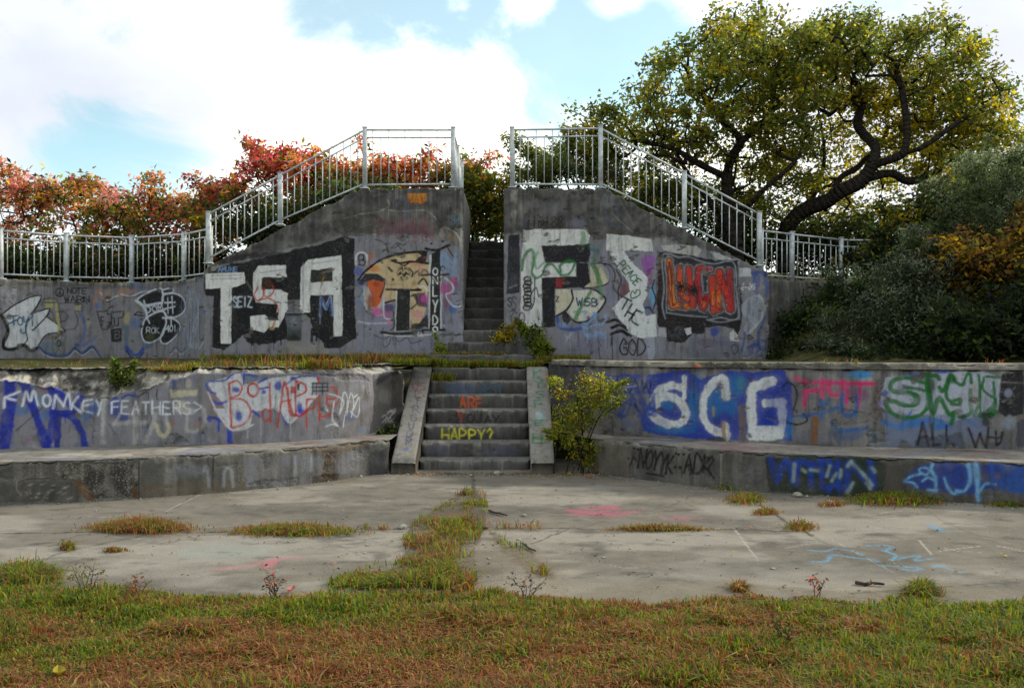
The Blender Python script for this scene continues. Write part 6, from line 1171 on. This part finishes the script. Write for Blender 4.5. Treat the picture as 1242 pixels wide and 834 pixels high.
# ------------------------------------------------------------------ dark bushes, right
GR_R = 'bushes on the bank at the right'
for (lab, u, vb, d, blobs, tones, wts, np_, sz, sd) in (
    ('silver green bush with narrow leaves in front of the dark bank', 1085, 440, 14.2, [(1085, 360, 14.2, 60, 48, 1.0, 120), (1110, 395, 14.0, 70, 36, 1.0, 100), (1050, 400, 14.2, 50, 34, .8, 70), (1110, 318, 14.3, 22, 22, .5, 20), (1070, 425, 13.9, 80, 16, .7, 50)], [SIL, DK, G1, (.05, .062, .04)], [2.2, 2.2, 1, 2.4], 62, .079, 231),
    ('pale silver willow-like bush rising tall at the right edge', 1215, 430, 15.0, [(1200, 225, 15, 58, 38, 1.1, 120), (1240, 250, 15, 46, 60, 1.1, 110), (1180, 260, 15, 40, 40, .9, 70), (1240, 195, 15, 30, 16, .7, 26), (1280, 230, 15, 50, 60, 1, 60)], [(.10, .12, .07), (.065, .08, .045), G1, DK], [2.4, 2.4, 1.6, 1.4], 64, .075, 232),
    ('rust leaved shrub glowing orange among the dark right bushes', 1195, 430, 14.0, [(1165, 315, 14, 34, 26, .7, 50), (1205, 330, 14, 46, 34, .8, 70), (1240, 310, 14, 34, 36, .8, 50), (1190, 360, 14, 40, 24, .7, 40)], [GO_, BRN, OL, DK, (.19, .10, .022)], [2, 2, 1.4, 2.4, 1.6], 46, .10, 233),
    ('black green bush low at the right edge of the terrace', 1200, 440, 13.2, [(1190, 405, 13.2, 70, 34, .9, 110), (1250, 390, 13.2, 60, 50, .9, 90), (1300, 360, 13.2, 60, 80, 1, 80)], [DK, G1, (.014, .02, .01)], [3, 1.4, 2], 60, .10, 234),
    ('dark green creeper covered bush beside the painted wall with the white ghost shape', 990, 438, 14.8, [(980, 405, 15.8, 30, 34, .5, 70), (1015, 392, 15.4, 40, 40, .7, 90), (1005, 425, 15.2, 46, 16, .5, 50), (1050, 372, 15.4, 36, 26, .6, 46)], [G1, DK, (.03, .045, .016)], [1.6, 2.6, 2], 58, .09, 235),
    ('dark leafy sapling between the golden tree and the silver bushes', 1135, 330, 16.6, [(1130, 275, 16.6, 56, 36, 1.0, 90), (1105, 310, 16.4, 60, 34, .9, 70), (1150, 240, 16.6, 30, 26, .8, 36), (1160, 300, 16.2, 40, 40, .8, 50)], [DK, G1, OL, GO_], [2.6, 2.4, 1.2, .5], 56, .105, 236)):
    base = np.array(P3(u, vb, d)); base[2] = 1.42 if d < 16 else 2.5
    shrub(lab, 'bush', base, blobs, sz, tones, wts, np_ if sz > .08 else 52, .30 if sz > .08 else .24, sd, name='bush', stems=7, group=GR_R, aspect=.26 if sz < .08 else .5, up=.3)
# far wood behind everything on the right and undergrowth behind the rails: nobody could count it
def mass(name, label, cat, blobs, size, tones, wts, n_per, rad, seed):
    rs = np.random.default_rng(seed); C = crown_pts(blobs, rs); o = leaves_mesh(name, C, n_per, rad, size, tones, wts, None, .4, seed); return tag(o, label, cat, kind='stuff')
mass('undergrowth', 'dark undergrowth tangled behind the left curved railing', 'undergrowth', [(-60, 318, 18.2, 100, 22, .8, 70), (60, 318, 18.2, 90, 18, .7, 80), (170, 322, 18.4, 90, 16, .6, 80), (240, 312, 18, 40, 18, .5, 36), (330, 270, 17.6, 70, 30, .6, 60), (430, 240, 17.4, 60, 16, .5, 40)], .11, [DK, G1, (.03, .04, .015), BRN], [3, 2, 2, .6], 60, .34, 241)
mass('undergrowth', 'dark thicket behind the right railing and under the trees', 'undergrowth', [(960, 300, 20, 70, 40, 1.0, 70), (1050, 300, 19.5, 80, 34, 1.0, 90), (1150, 300, 18.6, 80, 50, 1.0, 90), (1250, 260, 18.6, 90, 80, 1.2, 100), (830, 250, 20.5, 90, 30, .8, 70), (880, 290, 19.5, 50, 30, .8, 40), (1330, 240, 18, 90, 90, 1.2, 60)], .12, [DK, G1, OL, (.03, .04, .015)], [3, 2, .9, 2], 66, .40, 242)
mass('ground_cover', 'dark ground cover on the bank beside the painted wall with the white ghost shape', 'ground cover', [(1000, 432, 15.0, 60, 10, .7, 90), (965, 425, 15.6, 24, 12, .4, 40), (1000, 405, 16.0, 50, 20, .4, 60), (1120, 434, 13.4, 120, 7, .6, 90)], .08, [DK, G1, (.03, .045, .016)], [3, 1.2, 2], 50, .22, 243)
# ------------------------------------------------------------------ small shrubs by the stairs
YG = (.165, .185, .022)
shrub('bright yellow green shrub growing at the foot of the right cheek wall', 'shrub', (.88, 11.5, 0), [(705, 495, 11.5, 30, 28, .28, 60), (725, 475, 11.5, 20, 18, .22, 30), (690, 520, 11.4, 24, 24, .25, 44), (735, 490, 11.3, 14, 14, .15, 14), (712, 460, 11.5, 10, 8, .12, 8), (680, 470, 11.5, 14, 14, .15, 10), (705, 545, 11.4, 24, 14, .2, 16), (745, 473, 11.3, 12, 6, .1, 5)], .042, [YG, OL, G2_, YE, BRN], [4, 2, 2.4, 1.2, .5], 22, .10, 251, stems=9, r_tip=.003, aspect=.5)
shrub('small deep green shrub on the step edge under the green scribbled letters', 'shrub', P3(652, 436, 14.9), [(650, 416, 14.9, 12, 13, .2, 30), (641, 404, 14.9, 7, 7, .12, 10), (658, 425, 14.8, 10, 9, .16, 20), (652, 398, 14.9, 5, 5, .1, 5)], .06, [G1, G2_, YG], [2, 3, 1.5], 26, .11, 252, stems=6, r_tip=.004)
shrub('tiny yellowing shrub in the corner of the steps beside the right flank wall', 'shrub', P3(612, 416, 15.1), [(612, 405, 15.05, 8, 8, .12, 16), (620, 400, 15.05, 6, 5, .1, 8)], .055, [YE, OL, GO_], [2, 2, 1], 26, .12, 253, stems=4, r_tip=.004)
shrub('small pale green weed bush at the foot of the O N L Y letters', 'shrub', P3(533, 428, 15.05), [(533, 418, 15.05, 6, 8, .1, 10), (538, 424, 15.0, 6, 5, .1, 8)], .05, [YG, G2_], [2, 1], 20, .09, 254, stems=4, r_tip=.004)
shrub('dark green weed clump hanging in the crumbled edge above MONKEY', 'shrub', P3(148, 462, 10.75), [(148, 456, 10.7, 10, 8, .10, 22)], .05, [G1, G2_, DK], [2, 2, 1], 44, .09, 255, stems=5, r_tip=.003)
shrub('dark weeds under the left end of the stairs on the bench seat', 'shrub', P3(470, 527, 12.2), [(474, 522, 12.2, 9, 4, .15, 16)], .05, [DK, G1], [2, 1], 34, .10, 256, stems=5, r_tip=.003)

# ------------------------------------------------------------------ grass
def blades(name, P_, h, tones, label, kind='stuff', width=.006, lean=.55, seed=0, cat='grass'):
    P_ = np.asarray(P_, float).copy()
    """grass blades, three-jointed and bent, at the points P_"""
    r_ = np.random.default_rng(seed); n = len(P_); h = np.asarray(h)*np.ones(n)*r_.uniform(.5, 1.4, n)
    th = r_.uniform(0, 2*np.pi, n); ln = np.abs(r_.normal(0, 1, n))*lean+.12; dx = np.stack([np.cos(th), np.sin(th), 0*th], 1); sdv = np.stack([-np.sin(th), np.cos(th), 0*th], 1)
    w_ = width*r_.uniform(.6, 1.3, n)[:, None]; hz = np.array([0, 0, 1.])
    mid = P_+dx*(h*ln*.35)[:, None]+hz*(h*.6)[:, None]; tip = P_+dx*(h*ln)[:, None]+hz*(h*(1-.28*np.minimum(ln, 1.6)))[:, None]
    tip[:, 2] = np.maximum(tip[:, 2], P_[:, 2]+.006)
    V = np.stack([P_-sdv*w_, P_+sdv*w_, mid+sdv*w_*.8, mid-sdv*w_*.8, tip], 1).reshape(-1, 3)
    k = np.arange(n)*5; Q = np.stack([k, k+1, k+2, k+3], 1); T = np.stack([k+3, k+2, k+4], 1)
    A = np.ones((n*5, 4)); A[:, :3] = np.repeat(tones, 5, 0)
    o = mesh_np(name, V, Q, T, M['grass'], {'tone': A}, False, None, tuple(np.median(P_, 0)) if kind is None else None)
    return tag(o, label, cat, kind=kind)
GRN = np.array((.085, .135, .010)); GR2 = np.array((.18, .185, .016)); DRY = np.array((.22, .085, .032)); STR = np.array((.25, .165, .06)); RUS = np.array((.16, .055, .022)); DGR = np.array((.035, .065, .014))
def mixtone(f, r_, n):
    """f: 0 green .. 1 dry brown, per blade"""
    q = np.clip(f+r_.normal(0, .3, n), 0, 1)[:, None]
    a = np.where(r_.random((n, 1)) < .35, GR2, np.where(r_.random((n, 1)) < .3, DGR, GRN)); b = np.where(r_.random((n, 1)) < .22, STR, np.where(r_.random((n, 1)) < .4, RUS, DRY))
    return np.where(r_.random((n, 1)) < q, b, a)*r_.uniform(.65, 1.35, (n, 1))
r_ = np.random.default_rng(77)
n = 250000
y = 3.4+(6.75-3.4)*r_.random(n)**.95; x = (r_.random(n)-.5)*2*(y*.66+.35)
ge = grass_edge(x); dens = fbm(x*1.6, y*2.4, 4, 120)
keep = (y < ge+.06+.16*(dens-.5)) & (r_.random(n) < np.clip((dens-.05)*3.2, .75, 1)) & ~((y > ge-.35) & (r_.random(n) < .45+.9*(.5-dens)))
x, y, dens = x[keep], y[keep], dens[keep]; ge = grass_edge(x)
ud = x/y*F+CU; vd = HV+EYE*F/y
f = .55*sstep(.38, .62, fbm(x*.8+5, y*1.5, 4, 121))+.45*sstep(.36, .62, fbm(x*3.2+5, y*4.5, 3, 127))
# green along the slab edge and in the right and left corners, dry in the lower middle
bias = .25*np.exp(-((ud-640)/330)**2)*sstep(740, 790, vd)-.35*np.exp(-((vd-745)/22)**2)*(np.exp(-((ud-260)/220)**2)+np.exp(-((ud-1060)/200)**2))+.25*np.exp(-((ud-130)/150)**2)*sstep(775, 820, vd)+.15*np.exp(-((ud-830)/120)**2)*np.exp(-((vd-770)/26)**2)-.15*np.exp(-((ud-1150)/120)**2)
f = np.clip(f+bias-.12*sstep(805, 750, vd), 0, 1); cl = sstep(.45, .68, fbm(x*2.6, y*3.4, 3, 122)); hgt = .032+.042*cl+.065*np.clip(.55-f, 0, 1)*sstep(.42, .66, fbm(x*1.6, y*2.0, 3, 124)); hgt = hgt*np.where(y > ge-.25, .7, 1); lean_ = .72+.4*sstep(.4, .8, f); hgt = np.minimum(hgt, .17)
blades('grass', np.stack([x, y, np.maximum(lawn_z(x, y), 0)-.004], 1), hgt, mixtone(f*.92, r_, len(x)), 'rough green and rust brown grass across the foreground', seed=78, width=.0044, lean=lean_)
# grass in the broken strip of the floor
def poly_pts(poly, n, r_):
    P_ = np.array(poly, float); lo, hi = P_.min(0), P_.max(0); q = lo+(hi-lo)*r_.random((n, 2)); ins = np.zeros(n, bool)
    for a, b in zip(P_, np.roll(P_, -1, 0)):
        c = ((a[1] > q[:, 1]) != (b[1] > q[:, 1])); ins ^= c & (q[:, 0] < (b[0]-a[0])*(q[:, 1]-a[1])/(b[1]-a[1]+1e-9)+a[0])
    return q[ins]
def floor_pts(q):
    d = EYE*F/(q[:, 1]-HV); return np.stack([(q[:, 0]-CU)*d/F, d, np.full(len(q), .0)], 1)
G_ = []; Fv = []
for poly, n, ff in ((strip, 15000, .33), ([(592, 642), (612, 655), (640, 668), (664, 690), (664, 702), (640, 692), (612, 670)], 2600, .35), ([(398, 706), (440, 690), (490, 672), (560, 690), (560, 726), (400, 726)], 7000, .15), ([(560, 596), (590, 600), (592, 625), (560, 640)], 2600, .45), ([(560, 632), (620, 636), (668, 640), (660, 644), (600, 642)], 1200, .7), ([(440, 639), (470, 640), (468, 645), (445, 645)], 500, .4)):
    q = poly_pts(poly, n, r_); G_.append(floor_pts(q)); Fv.append(np.full(len(q), ff))
G_ = np.vstack(G_); Fv = np.concatenate(Fv); dn = fbm(G_[:, 0]*3, G_[:, 1]*3, 3, 125); kp = r_.random(len(G_)) < .8*np.clip((dn-.42)*5, .02, 1); G_ = G_[kp]; Fv = Fv[kp]+ (fbm(G_[:, 0]*1.3, G_[:, 1]*1.3, 3, 126)-.5)*1.2
blades('crack_grass', G_, .05+.05*sstep(.4, .7, fbm(G_[:, 0]*2, G_[:, 1]*2, 3, 128)), mixtone(Fv, r_, len(G_)), 'grass filling the broken strip down the middle of the concrete', seed=79, width=.0046, lean=1.1)
# separate tufts on the floor
for (u, v, ru, rv, n, ff, h, lab) in ((170, 641, 56, 6, 3200, .72, .10, 'rust brown grass tuft on the concrete, the biggest at the left'), (355, 645, 72, 6, 3000, .5, .07, 'long flat green brown grass tuft left of the broken strip'), (800, 642, 62, 2.6, 900, .75, .05, 'thin dry grass line along the joint right of the broken strip'), (905, 606, 22, 6, 900, .5, .08, 'grass tuft on the floor right of the black bench writing'), (970, 640, 18, 5, 500, .7, .06, 'dry grass tuft in the diagonal crack at the right'), (930, 622, 16, 3, 400, .75, .05, 'small brown grass tuft below the tuft under the bench'), (1090, 606, 62, 8, 3200, .22, .13, 'green weeds along the foot of the blue painted bench'), (1010, 612, 16, 3, 300, .8, .05, 'small straw tuft in front of the green painted bench'), (82, 665, 8, 3, 200, .2, .07, 'small green weed on the left part of the floor'), (138, 668, 13, 2, 160, .8, .03, 'short dry tuft below the big rust brown one'), (897, 715, 10, 4, 260, .5, .06, 'lone tuft at the grass edge, right of the middle'), (1118, 720, 20, 6, 900, .2, .10, 'green tuft on the slab edge right of the black stick'), (30, 700, 46, 12, 2600, .25, .09, 'green clump at the left end of the slab edge'), (885, 590, 18, 5, 700, .15, .12, 'green weeds against the bench where the black writing ends'), (1225, 612, 30, 4, 700, .3, .06, 'low green fringe at the foot of the bench at the right edge')):
    q = np.stack([r_.normal(u, ru*.5, n), r_.normal(v, rv*.45, n)], 1); Pq = floor_pts(q)
    blades('grass_tuft', Pq, h*.75*np.exp(-.5*((q[:, 0]-u)/(ru*.6))**2)+.02, mixtone(np.full(n, ff)+(fbm(Pq[:, 0]*4, Pq[:, 1]*4, 2, 3)-.5)*.9, r_, n), lab, None, seed=int(u), width=.0044, lean=1.15, cat='grass tuft')
# grass on the terrace edges, the landing and the walls' feet
E = []; Ef = []; Eh = []
def edge_grass(u0, u1, path, dz, n, ff, depth, h, z):
    s_, Q = path_sample(path, .02); k = Q[:, 0]/Q[:, 1]*F+CU; ok = (k > u0) & (k < u1); Q = Q[ok]; i = r_.integers(0, len(Q), n)
    P_ = np.column_stack([Q[i]+np.column_stack([r_.normal(0, .03, n), r_.random(n)*depth]), np.full(n, z)+r_.normal(0, .01, n)]); dn = fbm(P_[:, 0]*1.7, P_[:, 1]*1.2, 4, 130)
    kp = r_.random(n) < np.clip((dn-.47)*7, .01, 1); P_ = P_[kp]; E.append(P_); Ef.append(np.full(len(P_), ff)+(fbm(P_[:, 0]*1.7, P_[:, 1]*1.7, 3, 131)-.5)*1.8); Eh.append(h*(.35+1.3*sstep(.42, .7, fbm(P_[:, 0]*2.2, P_[:, 1]*2.2, 3, 134))))
edge_grass(165, 470, TIER_L, 0, 9000, .6, .9, .09, 1.39); edge_grass(-100, 170, TIER_L, 0, 900, .6, 4.0, .05, 1.40); edge_grass(165, 480, TIER_L, 0, 6500, .6, 3.4, .11, 1.41)
edge_grass(735, 1300, TIER_R, 0, 1200, .4, 1.2, .05, 1.41); edge_grass(1010, 1060, TIER_R, 0, 1500, .45, .9, .11, 1.42); edge_grass(1190, 1300, TIER_R, 0, 1200, .45, .9, .08, 1.42)
for (x0, x1, y0, y1, z, n, ff, h) in ((-1.55, .5, 14.02, 14.68, 1.33, 9000, .12, .11), (-1.9, -1.3, 13.2, 14.4, 1.38, 4000, .1, .10), (-1.28, -1.05, 14.0, 14.4, 1.32, 1400, .05, .16), (-2.5, -1.4, 14.6, 15.25, 1.42, 2600, .3, .12), (-1.27, -.9, 13.65, 13.98, 1.12, 700, .1, .14), (-5.4, -1.5, 15.0, 15.28, 1.42, 5000, .4, .12), (.4, 1.3, 14.4, 15.2, 1.42, 2600, .25, .10), (-1.4, .0, 14.75, 14.98, 1.53, 800, .3, .05)):
    P_ = np.column_stack([r_.uniform(x0, x1, n), r_.uniform(y0, y1, n), np.full(n, z)]); dn = fbm(P_[:, 0]*4, P_[:, 1]*4, 3, 133); kp = r_.random(n) < np.clip((dn-.3)*4, .05, 1); P_ = P_[kp]; E.append(P_); Ef.append(np.full(len(P_), ff)+(dn[kp]-.5)*.8); Eh.append(np.full(len(P_), h))
E = np.vstack(E); blades('terrace_grass', E, np.concatenate(Eh), mixtone(np.concatenate(Ef), r_, len(E)), 'green and reddish grass along the terrace edge and steps', seed=81, width=.006, lean=.95)
# ------------------------------------------------------------------ rubble, sticks, litter, weeds
def rubble(name, P_, size, label, seed):
    r2 = np.random.default_rng(seed); n = len(P_); O = np.array([(1, 0, 0), (-1, 0, 0), (0, 1, 0), (0, -1, 0), (0, 0, 1), (0, 0, -1), (.6, .6, .5), (-.6, .5, .5), (.5, -.6, .4), (-.5, -.6, .4)], float)[:6]
    V = O[None]*r2.uniform(.4, 1.1, (n, 6, 1))*np.array([1, 1, .6])*(size*np.exp(r2.normal(0, .5, n)))[:, None, None]+r2.normal(0, .15, (n, 6, 3))*size*.5
    a = r2.uniform(0, 6.3, n); c, s = np.cos(a)[:, None], np.sin(a)[:, None]; V[..., 0], V[..., 1] = V[..., 0]*c-V[..., 1]*s, V[..., 0]*s+V[..., 1]*c
    V += P_[:, None]; k = np.arange(n)[:, None]*6; T = np.array([(0, 2, 4), (2, 1, 4), (1, 3, 4), (3, 0, 4), (2, 0, 5), (1, 2, 5), (3, 1, 5), (0, 3, 5)])
    return tag(mesh_np(name, V.reshape(-1, 3), None, (k[:, :, None]+T[None]).reshape(-1, 3), M['stone']), label, 'rubble', kind='stuff')
RB_ = []
for path, n, o_ in ((BENCH_L, 420, .10), (BENCH_R, 800, .16)):
    s_, Q = path_sample(path, .02); t = np.gradient(Q, axis=0); t /= np.linalg.norm(t, axis=1)[:, None]; nr = np.stack([t[:, 1], -t[:, 0]], 1); i = r_.integers(0, len(Q), n); RB_.append(np.column_stack([Q[i]+nr[i]*(np.abs(r_.normal(0, o_, n))+.01)[:, None], np.full(n, .006)]))
n = 260; RB_.append(np.column_stack([r_.uniform(-1.5, 1.3, n), 11.35-np.abs(r_.normal(0, .12, n)), np.full(n, .008)])); n = 500; n = 170; q = np.stack([r_.uniform(0, 1242, n), r_.uniform(590, 722, n)], 1); RB_.append(floor_pts(q)+np.array([0, 0, .004])); q = np.stack([r_.normal(560, 70, 200), r_.uniform(600, 726, 200)], 1); RB_.append(floor_pts(q)+np.array([0, 0, .005]))
rubble('rubble', np.vstack(RB_), .009, 'small pale broken concrete crumbs scattered over the floor', 91)
n = 900; LP = np.vstack([np.column_stack([r_.uniform(-1.6, 1.5, 500), 11.42-np.abs(r_.normal(0, .10, 500)), np.full(500, .012)]), floor_pts(np.stack([r_.normal(690, 40, 150), r_.normal(574, 3, 150)], 1))+np.array([0, 0, .012]), floor_pts(np.stack([r_.uniform(0, 1242, 260), r_.uniform(585, 720, 260)], 1))+np.array([0, 0, .006])])
lo_ = leaves_mesh('leaf_litter', LP, 2, .05, .026, [BRN, (.05, .03, .018), GO_, OR_], [3, 4, 1, .6], None, 2.5, 92, stretch=(1, 1, .12)); tag(lo_, 'small brown dead leaf litter along the stair foot and floor', 'leaf litter', kind='stuff')
for k, (u, v, s0, lab) in enumerate(((603, 575, .05, 'pale concrete lump in front of the bottom step'), (1008, 612, .05, 'pale concrete lump near the green painted bench'), (967, 602, .06, 'grey lump at the foot of the bench, left of the straw tuft'), (636, 626, .03, 'small white stone right of the broken strip'), (488, 641, .045, 'white stone at the left edge of the broken strip'))):
    b = floor_pts(np.array([[u, v]], float))[0]; rr = np.random.default_rng(300+k); bm_v = []; 
    th = np.linspace(0, 2*np.pi, 9)[:-1]; rings = [(0.0, .9), (.35, 1.1), (.75, .8)]
    V = np.vstack([np.column_stack([np.cos(th)*s0*rr.uniform(.6, 1.2, 8)*q_, np.sin(th)*s0*rr.uniform(.5, 1.0, 8)*q_, np.full(8, z_*s0)+rr.normal(0, .08*s0, 8)]) for z_, q_ in rings]+[[(0, 0, s0*.95)]])+b
    Q = [(r2*8+i, r2*8+(i+1) % 8, r2*8+8+(i+1) % 8, r2*8+8+i) for r2 in range(2) for i in range(8)]; T = [(16+i, 16+(i+1) % 8, 24) for i in range(8)]
    tag(mesh_np('stone', V, Q, T, M['stone'], None, False, None, tuple(b)), lab, 'stone')
for k, (u0, v0, u1, v1, rr, lab) in enumerate(((1038, 709.5, 1072, 710.5, .014, 'black stick lying flat near the slab edge at the right'), (593, 621, 615, 627, .012, 'dark stick right of the top of the broken strip'), (568, 642, 592, 642, .016, 'thick dark stick lying across the broken strip'), (634, 662, 650, 671, .010, 'thin brown twig right of the broken strip'), (694, 575, 700, 560, .008, 'pale twig leaning in the yellow shrub by the stairs'))):
    a = floor_pts(np.array([[u0, v0], [u1, v1]], float)); a[:, 2] = .014
    if k == 4: a[1] = a[0]+np.array([.09, .05, .24])
    m = MB(); d = a[1]-a[0]
    P_ = [a[0]+d*f+np.array([0, random.uniform(-.02, .02), random.uniform(0, .006)]) for f in (0, .3, .55, .8, 1)]
    for i in range(4): m.tube(P_[i], P_[i+1], rr*(1-.1*i), rr*(.9-.1*i), 7)
    m.tube(P_[2], P_[2]+d*.12+np.array([0, .05, .01]), rr*.5, rr*.25, 5)
    tag(m.build('stick', M['stick'], None, tuple(a[0]), True), lab, 'stick')
# fallen leaves, each a curled blade
FL = [(72, 829, YE, 'yellow fallen leaf in the grass at the lower left corner'), (133, 735, YE, 'yellow leaf caught in the grass below the slab edge, left'), (345, 783, OR_, 'orange leaf in the grass left of the middle'), (553, 717, OR_, 'bright orange leaf at the front of the broken strip'), (353, 719, PKR, 'pinkish scrap on the slab edge left of the broken strip'), (885, 767, YE, 'small pale yellow leaf in the right half of the grass'), (1053, 812, OR_, 'orange leaf low in the grass at the right'), (722, 574, OR_, 'orange leaf under the yellow shrub by the stairs'), (690, 577, YE, 'yellow leaf between the stairs and the yellow shrub'), (715, 580, OR_, 'orange leaf lying at the bench corner'), (467, 721, BRN, 'brown leaf on the slab edge'), (826, 834, STR, 'straw coloured leaf at the bottom edge')]
for k, (u, v, c, lab) in enumerate(FL):
    b = floor_pts(np.array([[u, v]], float))[0]; b[2] = .05 if v > 725 else .012; rr = random.Random(k); s0 = .055 if v > 650 else .05; a = rr.uniform(0, 6.28)
    g = np.linspace(-1, 1, 7); V = []
    for t_ in g:
        wv = s0*.55*(1-t_*t_)**.6
        for q in (-1, 0, 1): V.append((t_*s0, q*wv, .018*abs(q)+.012*t_*t_+rr.uniform(0, .004)))
    V = np.array(V); V = np.column_stack([V[:, 0]*math.cos(a)-V[:, 1]*math.sin(a), V[:, 0]*math.sin(a)+V[:, 1]*math.cos(a), V[:, 2]])+b
    Q = [(i*3+j, i*3+3+j, i*3+4+j, i*3+1+j) for i in range(6) for j in range(2)]
    A = np.ones((21, 4)); A[:, :3] = np.array(c)*.9
    tag(mesh_np('fallen_leaf', V, Q, None, M['dryleaf'], {'tone': A}, False, None, tuple(b)), lab, 'leaf', 'fallen leaves')
for k, (u, v, h, lab, tn) in enumerate(((330, 738, .26, 'dark red stemmed weed standing at the grass edge left of the strip', [RE, BRN, DK]), (163, 734, .20, 'pair of thin reddish weeds at the slab edge', [RE, BRN, OL]), (106, 734, .28, 'bushy olive weed at the slab edge, far left', [OL, BRN, G2_]), (993, 725, .14, 'short dark red weed at the slab edge, right', [RE, BRN, DK]), (640, 728, .20, 'thin brown leafless weed in front of the pale broken slab', [BRN, BRN, DK]), (955, 792, .22, 'dark seed weed standing in the green grass at the right', [DK, BRN, G1]))):
    b = floor_pts(np.array([[u, v]], float))[0]; rs = np.random.default_rng(400+k); t = thing('weed', b, lab, 'weed'); m = MB(); tips = []
    for j in range(5 if k != 3 else 3):
        p0 = b+np.array([rs.normal(0, .02), rs.normal(0, .02), 0]); p1 = p0+np.array([rs.normal(0, .05), rs.normal(0, .04), h*rs.uniform(.6, 1)]); pm = (p0+p1)/2+rs.normal(0, .012, 3)
        m.tube(p0, pm, .0032, .0026, 5); m.tube(pm, p1, .0026, .0012, 5); tips += [p1, pm*.5+p1*.5, pm]
        for _ in range(3): f = rs.uniform(.35, .95); q = p0+(p1-p0)*f; e_ = q+np.array([rs.normal(0, .045), rs.normal(0, .03), rs.uniform(.01, .06)]); m.tube(q, e_, .0018, .0009, 4); tips.append(e_)
    m.build('stem', M['stick'], t); leaves_mesh('foliage', np.array(tips), 5 if k != 4 else 2, .022, .022, tn, [1, 1, 1], t, .2, 410+k)
